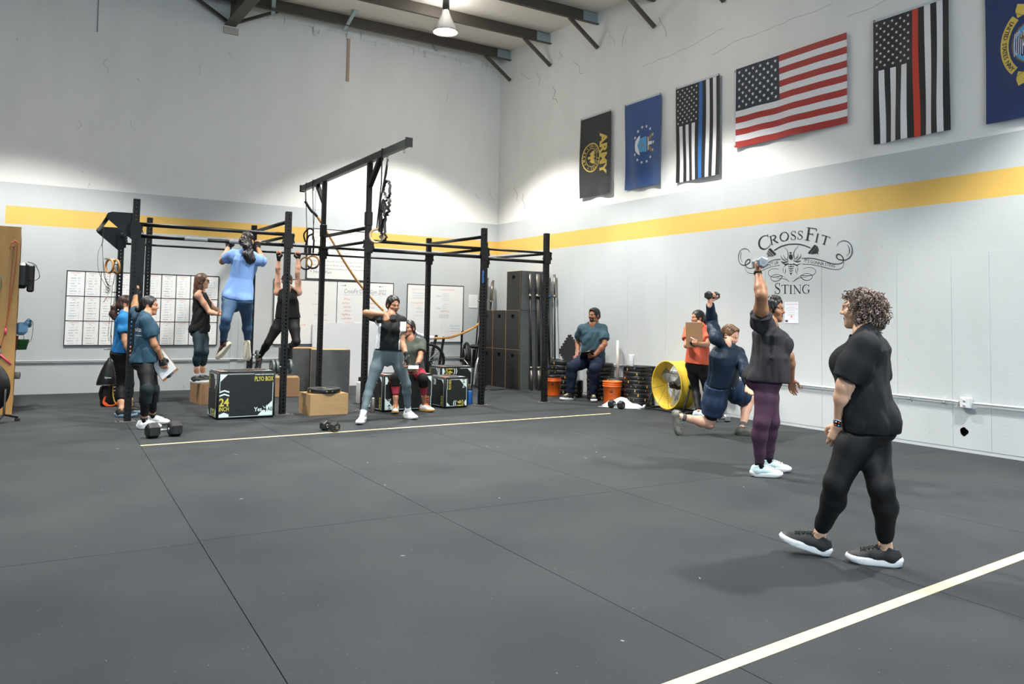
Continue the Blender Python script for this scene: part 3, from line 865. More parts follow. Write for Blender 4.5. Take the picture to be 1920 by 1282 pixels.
# ------------------------------------------------------------ boxes
M_ply = mat('oiled_plywood', '#a1845c', .65, var=.3, vscale=3.5, stretch=(1, 1, 6), bump=.1, bscale=30)
M_ply_red = mat('reddish_plywood', '#92704f', .65, var=.22, vscale=4, stretch=(1, 1, 7), bump=.1, bscale=30)
M_ply_edge = mat('raw_plywood_edge', '#c39a5e', .7, var=.15, vscale=30)
M_ply_blk = mat('black_stained_plywood', '#1d1d1c', .6, var=.35, vscale=5, stretch=(4, 4, .6), bump=.12, bscale=40)
M_ply_gry = mat('worn_grey_plywood', '#55585a', .75, var=.3, vscale=7, stretch=(1, 1, 1.2), bump=.15, bscale=40)
M_hole = mat('dark_inside', '#120d08', .9)
def panel_box(name, label, cat, loc, rz, w, d, h, mats, group=None, hole=False, th=.018):
    """plywood box of six panels; mats = dict(front, side, top)"""
    t = thing(name, label, cat, loc, rz, group)
    hz, hh = h * .84, .035
    def front(y, sgn, nm='front_panel'):
        q = MB()
        if hole:
            hw = .055
            for (x0, x1, z0, z1) in ((-w / 2, -hw, .0, h), (hw, w / 2, 0, h), (-hw, hw, 0, hz - hh), (-hw, hw, hz + hh, h)):
                q.box(((x0 + x1) / 2, y, (z0 + z1) / 2), (x1 - x0 - .0, th, z1 - z0))
            q.box((0, y + .012 * sgn, hz), (2 * hw, .002, 2 * hh), 1)
        else:
            q.box((0, y, h / 2), (w, th, h), bev=.003)
        return q.build(nm, [mats['front'], M_hole], t)
    front(-d / 2 + th / 2, 1); front(d / 2 - th / 2, -1, 'back_panel')
    for s in (-1, 1):
        q = MB().box((s * (w / 2 - th / 2), 0, h / 2), (th - .001, d - 2 * th - .002, h - .002)); q.build('side_panel', mats['side'], t)
        q = MB()
    q = MB().box((0, 0, h - th / 2 + .001), (w - 2 * th - .002, d - 2 * th - .002, th)); q.build('top_panel', mats['top'], t)
    # raw edges where the stain has rubbed off
    q = MB()
    e = .004
    for sx in (-1, 1):
        q.box((sx * (w / 2 - .002), -d / 2 + .002, h / 2), (e, e + .001, h * .99))
    q.box((0, -d / 2 + .002, h - .002), (w, e + .001, e))
    q.build('worn_edge', M_ply_edge, t)
    return t
P_wood = dict(front=M_ply, side=M_ply, top=M_ply)
P_red = dict(front=M_ply_red, side=M_ply_red, top=M_ply)
P_blk = dict(front=M_ply_blk, side=M_ply_gry, top=M_ply_edge)
# plain wooden boxes on the floor
panel_box('wooden_step_box', 'low wooden box with a black bumper plate lying on top', 'box', (3.555, 10.81, 0), R(3), .53, .45, .285, P_wood)
panel_box('wooden_step_box', 'wooden box carrying the woman in a black tank top', 'box', (2.41, 12.74, 0), R(7), .38, .52, .30, P_red)
panel_box('wooden_step_box', 'reddish wooden box behind the second front upright of the rig', 'box', (3.66, 13.45, 0), R(-12), .62, .5, .31, P_red)
# two tall black boxes in front of the white leaning panel
panel_box('black_plywood_box', 'tall black box with grey side, nearer of the two by the white panel', 'box', (4.60, 13.72, 0), R(-14), .66, .5, .75, dict(front=M_ply_gry, side=M_ply_blk, top=M_ply_edge), 'black boxes by the leaning white panel')
panel_box('black_plywood_box', 'tall black box standing left behind its twin near the white panel', 'box', (4.24, 14.42, 0), R(-10), .62, .5, .75, dict(front=M_ply_gry, side=M_ply_blk, top=M_ply_edge), 'black boxes by the leaning white panel')
# hand holes on the dark left faces
for o_ in [o for o in bpy.data.objects if o.name.startswith('black_plywood_box')]:
    w_ = .66 if o_.location.y < 14 else .62
    q = MB().box((-w_ / 2 - .001, -.02, .62), (.004, .10, .06)).box((-w_ / 2 - .0015, .03, .62), (.004, .02, .045), 1); q.build('hand_hole', [M_hole, M_ply_edge], o_)
# stack of seven in the corner
rows_ = ['bottom', 'middle', 'top']
yy = [13.18, 13.69, 14.20]
nm = ['nearest the barbells', 'centre', 'farthest from the barbells']
SB = {}
for r in range(3):
    for k in range(3 if r < 2 else 1):
        SB[(r, k)] = panel_box('black_plyometric_box', ('black hand-holed box of the corner stack, %s row, %s' % (rows_[r], nm[k])) if r < 2 else 'black wooden box alone on top of the corner stack', 'box', (8.325, yy[k] + (.012 if r == 1 else 0), r * .752), R(-90), .50, .61, .75, P_blk, 'black boxes stacked in the corner', True)

# ------------------------------------------------------------ soft plyo boxes with printed covers
M_vin = mat('black_vinyl_cover', '#161b1c', .42, bump=.35, bscale=5, stretch=(1, 1, 3), var=.1, vscale=4)
M_pw = mat('pale_print', '#cfe0df', .5)
M_py = mat('lime_yellow_print', '#c0b64e', .5)
M_po = mat('orange_print', '#d9662b', .5)
M_pb = mat('black_print', '#14181a', .5)
PM = [M_pw, M_py, M_pb, M_po]
def chevron(q, x, y, w, h, M, mi=0):
    poly(q, [(x, y), (x + w / 2, y + h), (x + w, y), (x + w, y + h * .9), (x + w / 2, y + h * 1.9), (x, y + h * .9)][0:3] and [(x, y), (x + w / 2, y + h), (x + w / 2, y + 1.9 * h), (x, y + .9 * h)], M, mi)
    poly(q, [(x + w / 2, y + h), (x + w, y), (x + w, y + .9 * h), (x + w / 2, y + 1.9 * h)], M, mi)
def decal(t, name, M, W_, H_, num, flip=False, plyo_mi=1):
    """printed cover face: local x 0..W, y 0..H"""
    e = .0022
    Mz = M @ Matrix.Translation((0, 0, e))
    Mz2 = M @ Matrix.Translation((0, 0, e + .0008))
    q = MB()
    m = .03
    c = min(W_, H_) * .17
    poly(q, [(m, H_ - m), (m, H_ - m - c), (m + c, H_ - m)], Mz)
    q.add([(m, H_ - m - .006, 0), (W_ * .62, H_ - m - .006, 0), (W_ * .62, H_ - m, 0), (m, H_ - m, 0)], [(0, 1, 2, 3)], 0, False, Mz)
    q.add([(m, H_ * .6, 0), (m + .006, H_ * .6, 0), (m + .006, H_ - m, 0), (m, H_ - m, 0)], [(0, 1, 2, 3)], 0, False, Mz)
    q.add([(W_ - m - .006, m, 0), (W_ - m, m, 0), (W_ - m, H_ * .76, 0), (W_ - m - .006, H_ * .76, 0)], [(0, 1, 2, 3)], 0, False, Mz)
    q.add([(W_ * .2, m, 0), (W_ - m, m, 0), (W_ - m, m + .006, 0), (W_ * .2, m + .006, 0)], [(0, 1, 2, 3)], 0, False, Mz)
    c2 = min(W_, H_) * .30
    poly(q, [(W_ - m, m), (W_ - m, m + c2 * 1.1), (W_ - m - c2 * 1.1, m)], Mz)
    s = min(W_, H_)
    put_text(q, 'WOODEN CORE CONSTRUCTION', Mz @ Matrix.Translation((W_ - .028, H_ - m - .02, 0)), .016, W_ * .33, .02, 0, 'R')
    put_text(q, 'PLYO BOX', Mz @ Matrix.Translation((W_ - .028, H_ - m - .03 - s * .11, 0)), s * .095, W_ * .33, .022, plyo_mi, 'R')
    cw = s * .20
    x0 = m
    poly(q, [(x0, m), (x0 + cw, m), (x0 + cw, m + s * .06), (x0 + cw / 2, m + s * .10), (x0, m + s * .06)], Mz)
    put_text(q, 'INCH', Mz @ Matrix.Translation((x0, m + s * .13, 0)), s * .085, cw, .02, plyo_mi)
    put_text(q, num, Mz @ Matrix.Translation((x0, m + s * .235, 0)), s * .16, cw, .03, plyo_mi)
    for k in range(2): chevron(q, x0, m + s * (.43 + .075 * k), cw, s * .035, Mz)
    put_text(q, 'Yes', Mz2 @ Matrix.Translation((W_ * .635, m + s * .10, 0)), s * .085, W_ * .135, .02, 0)
    put_text(q, '4', Mz2 @ Matrix.Translation((W_ * .795, m + s * .085, 0)), s * .115, W_ * .06, .02, 2)
    poly(q, [(W_ * .785, m + s * .22), (W_ * .825, m + s * .17), (W_ * .86, m + s * .24), (W_ * .845, m + s * .16), (W_ * .815, m + s * .15)], Mz2, 0)
    put_text(q, 'All', Mz2 @ Matrix.Translation((W_ * .865, m + s * .10, 0)), s * .085, W_ * .085, .02, 2)
    return q.build(name, PM, t)
def plyo(label, loc, rz, w, d, h, num, fr, lf, group='printed plyo boxes', plyo_mi=1):
    """fr/lf: rotation quarter turns of the print on the front (-y) and left (-x) face"""
    t = thing('soft_plyo_box', label, 'plyo box', loc, rz, group)
    q = MB().box((0, 0, h / 2), (w, d, h), bev=.022); q.build('padded_cover', M_vin, t)
    q = MB()
    for a in (-1, 1):
        q.tube([(a * (w / 2 - .008), -d / 2 + .008, .02), (a * (w / 2 - .008), -d / 2 + .008, h - .02)], .007, 6)
    q.tube([(-w / 2 + .02, -d / 2 + .008, h - .008), (w / 2 - .02, -d / 2 + .008, h - .008)], .007, 6)
    q.build('seam_piping', mat('black_piping', '#0c0e0f', .5), t)
    def face(M, W_, H_, k, nm, mi):
        if k == 0: return decal(t, nm, M, W_, H_, num, plyo_mi=mi)
        if k == 1: return decal(t, nm, M @ Matrix.Translation((W_, 0, 0)) @ Matrix.Rotation(pi / 2, 4, 'Z'), H_, W_, num, plyo_mi=mi)   # turned left
        if k == 3: return decal(t, nm, M @ Matrix.Translation((0, H_, 0)) @ Matrix.Rotation(-pi / 2, 4, 'Z'), H_, W_, num, plyo_mi=mi)
    if fr is not None: face(plane_M((-w / 2, -d / 2, 0), (1, 0, 0), (0, 0, 1)), w, h, fr, 'front_print', plyo_mi)
    if lf is not None: face(plane_M((-w / 2, d / 2, 0), (0, -1, 0), (0, 0, 1)), d, h, lf, 'side_print', 1)
    face(plane_M((-w / 2, -d / 2, h), (1, 0, 0), (0, 1, 0)), w, d, 0, 'top_print', 3)
    return t
plyo('large printed plyo box marked 24 INCH in front of the pull-up woman', (2.475, 10.875, 0), R(1.5), .735, .50, .605, '24', 0, 1)
plyo('printed plyo box under the seated woman in red leggings', (4.72, 10.86, 0), R(3), .80, .5, .52, '20', 3, 3, plyo_mi=3)
plyo('printed plyo box marked 16 INCH standing in front beside the seated woman', (5.53, 10.97, 0), R(4), .41, .55, .455, '16', 1, 3)
plyo('printed plyo box behind, its print turned, left of the fourth front upright', (6.42, 12.62, 0), R(-1), .62, .5, .50, '16', 3, 1)

# ------------------------------------------------------------ bumper plates
M_rub = mat('black_bumper_rubber', '#16181a', .38, var=.2, vscale=10)
M_gold = mat('gold_print_fleck', '#b99a3f', .5)
def bumper_mesh(r, th):
    q = MB()
    q.lathe([(.026, 0), (.05, 0), (.055, .004), (r * .62, .004), (r * .66, 0), (r * .97, 0), (r, .008), (r, th - .008), (r * .97, th), (r * .66, th), (r * .62, th - .006), (.055, th - .006), (.05, th), (.026, th), (.026, 0)], 40)
    d = q.mesh('disc'); d.materials.append(M_rub)
    q = MB().lathe([(.025, .001), (.04, .001), (.04, th + .001), (.025, th + .001), (.025, .001)], 20); hub = q.mesh('hub'); hub.materials.append(M_oldchr)
    q = MB()
    for a0, da in ((.3, .07), (2.4, .09), (3.55, .05), (3.9, .04), (4.7, .09), (5.5, .05)):
        vs = []
        for k in range(5):
            a = a0 + da * k / 4
            for z in (th * (.35 if da < .06 else .2), th * (.6 if da < .06 else .75)): vs.append(((r + .0008) * cos(a), (r + .0008) * sin(a), z))
        q.add(vs, [(2 * k, 2 * k + 2, 2 * k + 3, 2 * k + 1) for k in range(4)])
    pr = q.mesh('gold_print'); pr.materials.append(M_gold)
    return d, hub, pr
BMESH = {}
def bumper(label, loc, r=.225, th=.066, group=None, rz=0.):
    key = (r, round(th, 3))
    if key not in BMESH: BMESH[key] = bumper_mesh(r, th)
    t = thing('bumper_plate', label, 'weight plate', loc, rz, group)
    for n_, me in zip(('disc', 'hub', 'gold_print'), BMESH[key]):
        o = bpy.data.objects.new(n_, me); COL.objects.link(o); o.parent = t
        if n_ == 'gold_print': o['kind'] = 'stuff'
    return t
ordn = ['lowest', 'second from the floor', 'third from the floor', 'fourth from the floor', 'fifth from the floor', 'sixth from the floor', 'seventh from the floor', 'eighth from the floor', 'ninth from the floor', 'tenth from the floor']
def stack(where, x, y, ths, r, group):
    z = 0
    for i, th in enumerate(ths):
        lab = ordn[i] if i < len(ths) - 1 else 'topmost'
        bumper('bumper plate, %s in the stack %s' % (lab, where), (x + random.uniform(-.008, .008), y + random.uniform(-.008, .008), z), r, th, group, random.uniform(0, 6.28))
        z += th
    return z
random.seed(11)
zA = stack('behind the lidded orange bucket', 8.42, 12.10, [.09, .09, .085, .085, .08, .085, .085], .225, 'plate stack behind the lidded bucket')
zB = stack('between the legs of the seated man', 8.25, 11.42, [.075, .07, .07, .075], .13, 'small plate stack between the man legs')
zC = stack('under the seated man', 8.44, 10.98, [.065, .075, .066, .066, .075, .066, .066, .066, .066], .225, 'plate stack under the seated man')
zD = stack('behind the open orange bucket', 8.43, 10.49, [.09, .085, .075, .08, .06], .225, 'plate stack behind the open bucket')
zE = stack('under the white tumbler', 8.42, 9.97, [.07, .066, .075, .06, .075, .06, .066, .066, .066], .225, 'plate stack under the tumbler')
bumper('black bumper plate lying flat on the low wooden box', (3.55, 10.78, .288), .222, .062, None, 1.0)
# puzzle mat pieces
M_foam = mat('black_foam', '#1b1c1d', .8, bump=.3, bscale=150)
def puzzle(n, w, h):
    pts = []
    for s in range(4):
        for k in range(n):
            u = -w / 2 + w * k / n
            for a, b in ((.0, 0), (.25, 0), (.2, .022), (.5, .03), (.8, .022), (.75, 0)):
                p = (u + a * w / n, -w / 2 - b)
                for _ in range(s): p = (-p[1], p[0])
                pts.append(p)
    return pts
t = thing('foam_puzzle_tile', 'toothed black foam tile leaning on the wall behind the seated man', 'foam tile', (8.6, 12.1, .60))
MB().prism(puzzle(6, .40, .4), .016, 0, Matrix.Translation((8.58, 12.08, .78)) @ Matrix.Rotation(R(38), 4, 'X') @ Matrix.Rotation(R(-82), 4, 'Y')).build('tile', M_foam, t, True)
t = thing('foam_puzzle_tile', 'toothed black foam tile lying on the stack under the tumbler', 'foam tile', (8.42, 9.97, zE))
MB().prism(puzzle(6, .42, .4), .014, 0, Matrix.Translation((8.43, 9.97, zE + .001)) @ Matrix.Rotation(.3, 4, 'Z')).build('tile', M_foam, t, True)
t = thing('tumbler', 'tall white tumbler standing on the plate stack by the wall', 'cup', (8.30, 9.98, zE + .016))
MB().lathe([(.001, 0), (.033, 0), (.035, .004), (.046, .165), (.046, .172), (.001, .172)], 28).build('cup_body', mat('white_enamel', '#e9edf3', .3), t)
MB().lathe([(.0475, .165), (.0475, .18), (.04, .184), (.001, .184)], 28).build('lid', mat('clear_lid', '#d5dbe6', .2), t)
# PVC pipes
M_pvc = mat('white_pvc', '#d9d3c8', .45)
t = thing('plastic_pipe', 'white plastic pipe standing in the plates behind the open bucket', 'pipe', (8.40, 10.47, zD))
MB().tube([(8.43, 10.49, zD - .002), (8.425, 10.495, zD + .62)], .021, 14).build('pipe', M_pvc, t, True)
t = thing('plastic_pipe', 'short white pipe standing between the seated man legs', 'pipe', (8.25, 11.42, zB))
MB().tube([(8.25, 11.42, zB), (8.27, 11.43, zB + .55)], .021, 14).build('pipe', M_pvc, t, True)
# ------------------------------------------------------------ buckets
M_or = mat('orange_plastic', '#e8661a', .38)
def bucket(label, loc, h, rz, lid=False):
    t = thing('bucket', label, 'bucket', loc, rz, 'orange buckets by the right wall')
    pr = [(.001, .004), (.128, .004), (.132, 0), (.136, .012), (.147, h * .76), (.158, h * .765), (.158, h * .80), (.149, h * .81), (.150, h * .86), (.157, h * .865), (.157, h * .885), (.150, h * .89), (.151, h * .94), (.158, h * .945), (.158, h), (.146, h), (.132, .02), (.001, .02)]
    MB().lathe(pr, 36).build('pail', M_or, t)
    q = MB()
    def onb(a, z): r_ = .136 + (.147 - .136) * z / (h * .76) + .0012; return (r_ * cos(a), r_ * sin(a), z)
    random.seed(4)
    for (a0, a1, z0, z1) in ((-.30, -.02, .19, .215), (-.30, -.02, .218, .225)):
        q.add([onb(a0, z0), onb(a1, z0), onb(a1, z1), onb(a0, z1)], [(0, 1, 2, 3)])
    for k in range(34):
        a = random.uniform(-.30, -.02) if k < 22 else random.uniform(.16, .34); z = random.uniform(.075, .17) if k < 22 else random.uniform(.12, .17)
        s = random.uniform(.012, .035)
        q.add([onb(a, z), onb(a + s, z), onb(a + s, z + .005), onb(a, z + .005)], [(0, 1, 2, 3)])
    q.build('warning_print', mat('black_ink', '#2a1208', .6), t)
    MB().tube([(.16 * cos(a), .16 * sin(a), h * .80 - .09 * max(0, sin(a * .5)) ** .7) for a in [pi * 2 * k / 40 for k in range(8, 33)]], .003, 5).build('wire_handle', M_chrome, t)
    if lid:
        MB().lathe([(.001, h + .012), (.12, h + .016), (.150, h + .03), (.163, h + .02), (.165, h - .004), (.158, h - .006), (.157, h + .004), (.001, h + .003)], 36).build('bag_liner', mat('black_bin_liner', '#14171c', .3, bump=.5, bscale=25), t)
    return t
bucket('orange bucket with a black top, left of the seated man', (8.02, 11.80, 0), .335, R(-115), True)
bucket('open ribbed orange bucket behind the crumpled white towel', (8.12, 10.24, 0), .37, R(-125))
# towel
t = thing('towel', 'crumpled white towel on the floor before the open bucket', 'towel', (8.0, 9.85, 0))
n = 34; vs = []; rnd = random.Random(5)
def hn(x, y): return .5 + .25 * sin(9 * x + 2.1 * sin(7 * y)) + .25 * sin(11 * y + 1.7 * sin(8 * x) + .8)
for i in range(n + 1):
    for j in range(n + 1):
        u, v = i / n * 2 - 1, j / n * 2 - 1
        r_ = min(1, (abs(u) ** 2.6 + abs(v) ** 2.6) ** (1 / 2.6))
        env = max(0, 1 - r_ ** 2.2)
        x = u * .30 * (1 + .12 * sin(5 * v)); y = v * .20 * (1 + .15 * cos(4 * u))
        z = .004 + env * (.05 + .10 * hn(u * .7, v * .7) * (1 if u < .3 else .6))
        ca, sa = cos(R(-52)), sin(R(-52))
        vs.append((x * ca - y * sa, x * sa + y * ca, z))
q = MB().add(vs, [(i * (n + 1) + j, (i + 1) * (n + 1) + j, (i + 1) * (n + 1) + j + 1, i * (n + 1) + j + 1) for i in range(n) for j in range(n)], 0, True)
q.build('terry_cloth', mat('white_terry', '#d5dee2', .9, var=.08, vscale=6, bump=.5, bscale=120), t)

# ------------------------------------------------------------ dumbbells
M_hex = mat('black_rubber_hex', '#1e2021', .5, bump=.06, bscale=150)
M_hexg = mat('grey_iron_hex', '#868c90', .4, .5)
M_num = mat('grey_number', '#8f8f80', .6)
def dumbbell(label, M, Lh, hr, hw, num, m=None, group='rubber hex dumbbells', hand=None):
    """handle axis = local x, resting on z=0 for identity"""
    loc, rot, _ = M.decompose()
    t = thing('dumbbell', label, 'dumbbell', loc, 0, group)
    t.rotation_mode = 'QUATERNION'; t.rotation_quaternion = rot
    ROOT[t.name] = M.copy()
    ap = hr * cos(pi / 6)
    for s in (-1, 1):
        A = Matrix.Translation((s * (Lh / 2 + hw / 2), 0, ap)) @ Matrix.Rotation(s * pi / 2, 4, 'Y') @ Matrix.Rotation(0, 4, 'Z')
        q = MB()
        prf = [(hr * .80, -hw / 2), (hr * .98, -hw / 2 + hw * .12), (hr, -hw / 2 + hw * .25), (hr, hw / 2 - hw * .25), (hr * .95, hw / 2 - hw * .10), (hr * .72, hw / 2)]
        vs = [(r_ * cos(pi / 3 * k), r_ * sin(pi / 3 * k), z) for r_, z in prf for k in range(6)]
        fs = [(i * 6 + k, i * 6 + (k + 1) % 6, (i + 1) * 6 + (k + 1) % 6, (i + 1) * 6 + k) for i in range(5) for k in range(6)] + [list(range(6))[::-1], list(range(30, 36))]
        q.add(vs, fs, 0, False, A)
        hd_ = q.build('hex_head', m or M_hex, t)
        if num:
            q = MB(); put_text(q, num, A @ Matrix.Translation((0, -hr * .22, hw / 2 + .001)) @ Matrix.Rotation(0, 4, 'Z'), hr * .48, None, .02, 0, 'C'); q.build('weight_number', M_num, hd_)
    q = MB().tube([(-Lh / 2, 0, ap), (-Lh / 4, 0, ap), (0, 0, ap), (Lh / 4, 0, ap), (Lh / 2, 0, ap)], [.0135, .0155, .017, .0155, .0135], 14)
    for s in (-1, 1): q.tube([(s * Lh / 2 * .8, 0, ap), (s * Lh / 2, 0, ap)], .02, 14)
    q.build('handle', M_chrome if m is None else M_oldchr, t)
    return t
def floorM(x, y, rz): return Matrix.Translation((x, y, 0)) @ Matrix.Rotation(rz, 4, 'Z')
dumbbell('largest black dumbbell, on the floor beside the white shoes at left', floorM(1.34, 9.42, R(13)), .115, .087, .125, '')
dumbbell('black dumbbell on the floor beside the yellow line, left of the lifting woman', floorM(3.09, 9.13, R(-72)), .10, .064, .085, '25')
dumbbell('black dumbbell marked 25 on the floor before the white towel', floorM(7.80, 9.73, R(-78)), .10, .066, .085, '25')
dumbbell('dumbbell with a pale face on the floor behind the lunging man', floorM(8.09, 7.86, R(-20)), .10, .055, .08, '', M_hexg)

# ------------------------------------------------------------ barbells
M_sleeve = mat('barbell_sleeve', '#8a857c', .3, .9, var=.12, vscale=20)
M_shaft = mat('dark_oxide_shaft', '#3a3833', .4, .8)
def barbell(label, foot, top, shaft=None, collar=None, L=2.2, sl=.42, group='barbells standing against the corner boxes'):
    foot, top = Vector(foot), Vector(top)
    d = (top - foot).normalized()
    t = thing('barbell', label, 'barbell', foot, 0, group)
    def P(a): return foot + d * a
    MB().tube([P(0), P(sl)], .025, 14).build('sleeve', M_sleeve, t, True); MB().tube([P(L - sl), P(L)], .025, 14).build('sleeve', M_sleeve, t, True)
    q = MB().tube([P(sl), P(L - sl)], .0145, 10); q.build('shaft', shaft or M_shaft, t, True)
    MB().tube([P(sl - .02), P(sl + .02)], .036, 14).build('collar', collar or M_oldchr, t, True); MB().tube([P(L - sl - .02), P(L - sl + .02)], .036, 14).build('collar', collar or M_oldchr, t, True)
    return t
M_bluec = mat('blue_collar', '#2367ad', .4); M_bluesh = mat('blue_cerakote_shaft', '#2b6ea8', .4, .4)
xs_ = [8.20, 8.31, 8.39, 8.455, 8.515, 8.565, 8.61]
lb = ['first from the left', 'second from the left', 'third from the left, half hidden by the rig upright', 'blue shaft with a white band', 'fifth from the left', 'blue collars', 'rightmost beside the wall']
for i, x in enumerate(xs_):
    barbell('barbell standing against the corner boxes, ' + lb[i], (x, 12.76 - .085 * (i % 2), .002), (x + .005, 12.885 - .075 * (i % 2), 2.19), M_bluesh if i == 3 else None, M_bluec if i == 5 else None)
barbell('thin dark barbell leaning alone on the wall right of the corner boxes', (8.53, 12.46, .002), (8.615, 12.66, 2.19), mat('black_oxide_shaft', '#16181a', .4, .6))
for i, (x0, x1, dx) in enumerate(((8.02, 8.18, 0), (8.10, 8.26, 0), (8.165, 8.33, 0), (8.23, 8.40, 0), (8.29, 8.47, 0))):
    barbell('bar leaning in the corner gap behind the stacked boxes, ' + ['leftmost', 'second', 'bent middle', 'fourth', 'bright rightmost'][i], (x0, 14.74 - .09 * (i % 2), .002), (x1 + .05, 14.84 - .09 * (i % 2), 2.12), M_shaft, None, 2.12 + .04 * (i % 3), .42, 'bars in the corner gap')

# ------------------------------------------------------------ yellow drum fan
M_yel = mat('yellow_drum_paint', '#dcbb3a', .4)
M_wire = mat('black_wire', '#1a1a1a', .5)
t = thing('drum_fan', 'yellow drum fan on a black tube stand by the right wall', 'fan', (8.33, 9.03, 0), R(0))
FM = Matrix.Translation((0, 0, .395)) @ Matrix.Rotation(R(-8), 4, 'Z') @ Matrix.Rotation(-pi / 2, 4, 'Y') @ Matrix.Rotation(R(3), 4, 'X')
r0 = .345
MB().lathe([(r0 - .004, -.14), (r0 - .004, .14), (r0 + .012, .15), (r0 + .016, .142), (r0 + .004, .132), (r0 + .002, .05), (r0 + .007, .045), (r0 + .007, -.045), (r0 + .002, -.05), (r0 + .004, -.132), (r0 + .016, -.142), (r0 + .012, -.15), (r0 - .004, -.14)], 56, 0, FM).build('drum', M_yel, t)
q = MB()
for s in (1, -1):
    for rr_ in [.05 + .029 * k for k in range(11)]:
        q.tube([(rr_ * cos(a), rr_ * sin(a), s * .146) for a in [2 * pi * k / 40 for k in range(40)]], .0013, 4, 0, FM, closed=True)
    for k in range(8):
        a = 2 * pi * k / 8 + .2
        q.tube([(.04 * cos(a), .04 * sin(a), s * .146), (r0 * cos(a), r0 * sin(a), s * .148)], .003, 4, 0, FM)
q.build('guard_wire', M_wire, t)
fb = MB().lathe([(.001, .06), (.05, .06), (.055, .02), (.055, -.04), (.001, -.04)], 24, 0, FM).build('fan_hub', M_blk2, t)
for k in range(3):
    a = 2 * pi * k / 3 + .95
    Mb = FM @ Matrix.Rotation(a, 4, 'Z')
    q = MB(); vs = []
    for i in range(7):
        r_ = .05 + .27 * i / 6; w = .05 + .035 * i / 6; tw = .6 - .3 * i / 6
        for j in range(5):
            u = (j / 4 - .5) * 2 * w
            vs.append((r_, u * cos(tw), u * sin(tw) * .7 + .012 * (1 - (j / 2 - 1) ** 2)))
    fs = [(i * 5 + j, (i + 1) * 5 + j, (i + 1) * 5 + j + 1, i * 5 + j + 1) for i in range(6) for j in range(4)]
    q.add(vs, fs, 0, True, Mb); q.add([(v[0], v[1], v[2] - .003) for v in vs], [f[::-1] for f in fs], 0, True, Mb)
    q.build('fan_blade', mat('dull_aluminium', '#a7a9a8', .4, .7), t)
MB().lathe([(.001, -.13), (.07, -.13), (.075, -.05), (.001, -.045)], 20, 0, FM).build('motor', M_blk2, t)
q = MB()
for s in (-1, 1):
    y = s * .40
    q.tube([(-.02, s * .365, .40), (-.20, y, .05), (-.22, y, .03), (.20, y, .03), (.18, y, .05), (.02, s * .365, .40)], .014, 8)
q.tube([(-.22, -.40, .03), (-.22, .40, .03)], .014, 8).tube([(.2, -.4, .03), (.2, .4, .03)], .014, 8)
q.build('stand_frame', M_blk, t)
q = MB()
for s in (-1, 1): q.lathe([(.001, -.012), (.035, -.012), (.035, .012), (.001, .012)], 16, 0, Matrix.Translation((-.02, s * .372, .40)) @ Matrix.Rotation(pi / 2, 4, 'X'))
q.build('pivot_knob', M_blk2, t)
MB().lathe([(.012, -.02), (.032, -.02), (.034, 0), (.032, .02), (.012, .02)], 20, 0, Matrix.Translation((-.2, .425, .034)) @ Matrix.Rotation(pi / 2, 4, 'X')).build('wheel', mat('white_wheel', '#c9cccb', .5), t)
MB().tube([(-.03, -.28, .675), (-.035, -.30, .70), (.07, -.30, .70), (.065, -.28, .675)], .011, 8).build('carry_handle', M_blk, t)
# ------------------------------------------------------------ black fan at the left edge
t = thing('floor_fan', 'black round floor fan partly in view at the left edge', 'fan', (-.42, 11.5, 0), 0)
FM = Matrix.Translation((0, 0, .40)) @ Matrix.Rotation(R(-38), 4, 'Z') @ Matrix.Rotation(pi / 2, 4, 'X')
r0 = .31
MB().lathe([(r0, -.09), (r0, .09), (r0 + .01, .10), (r0 + .012, .09), (r0 + .003, .08), (r0 + .003, -.08), (r0 + .012, -.09), (r0 + .01, -.1), (r0, -.09)], 48, 0, FM).build('drum', M_blk, t)
q = MB()
for rr_ in [.03 + .014 * k for k in range(20)]:
    q.tube([(rr_ * cos(a), rr_ * sin(a), .10 + .02 * (1 - rr_ / r0)) for a in [2 * pi * k / 36 for k in range(36)]], .0016, 4, 0, FM, closed=True)
for k in range(12):
    a = 2 * pi * k / 12; q.tube([(.03 * cos(a), .03 * sin(a), .12), (r0 * cos(a), r0 * sin(a), .10)], .003, 4, 0, FM)
q.build('guard_wire', M_wire, t)
MB().lathe([(.001, -.02), (r0 - .02, -.02), (r0 - .02, -.025), (.001, -.025)], 32, 0, FM).build('fan_blade', mat('dark_blades', '#17191a', .5), t)
MB().lathe([(.001, .05), (.06, .05), (.06, -.06), (.001, -.06)], 20, 0, FM).build('motor', M_blk2, t)
ax = Vector((cos(R(-38)), sin(R(-38)), 0))
ny = Vector((-ax.y, ax.x, 0))
q = MB()
for s in (-1, 1):
    p = ax * (s * .335)
    q.tube([p + Vector((0, 0, .40)), p + ax * s * .02 + Vector((0, 0, .10)) - ny * .03, p + ax * s * .0 + Vector((0, 0, .05)) - ny * .08, p - ny * .28 + Vector((0, 0, .045))], .013, 8)
    q.tube([p + Vector((0, 0, .10)), p + ny * .22 + Vector((0, 0, .045))], .013, 8)
q.tube([ax * -.335 - ny * .28 + Vector((0, 0, .045)), ax * .335 - ny * .28 + Vector((0, 0, .045))], .013, 8)
q.build('stand_frame', M_blk2, t)
q = MB()
for s in (-1, 1):
    for u in (-.28, .22): q.box(tuple(ax * (s * .335) + ny * u + Vector((0, 0, .018))), (.06, .05, .034), bev=.006)
q.build('rubber_foot', M_foam, t)

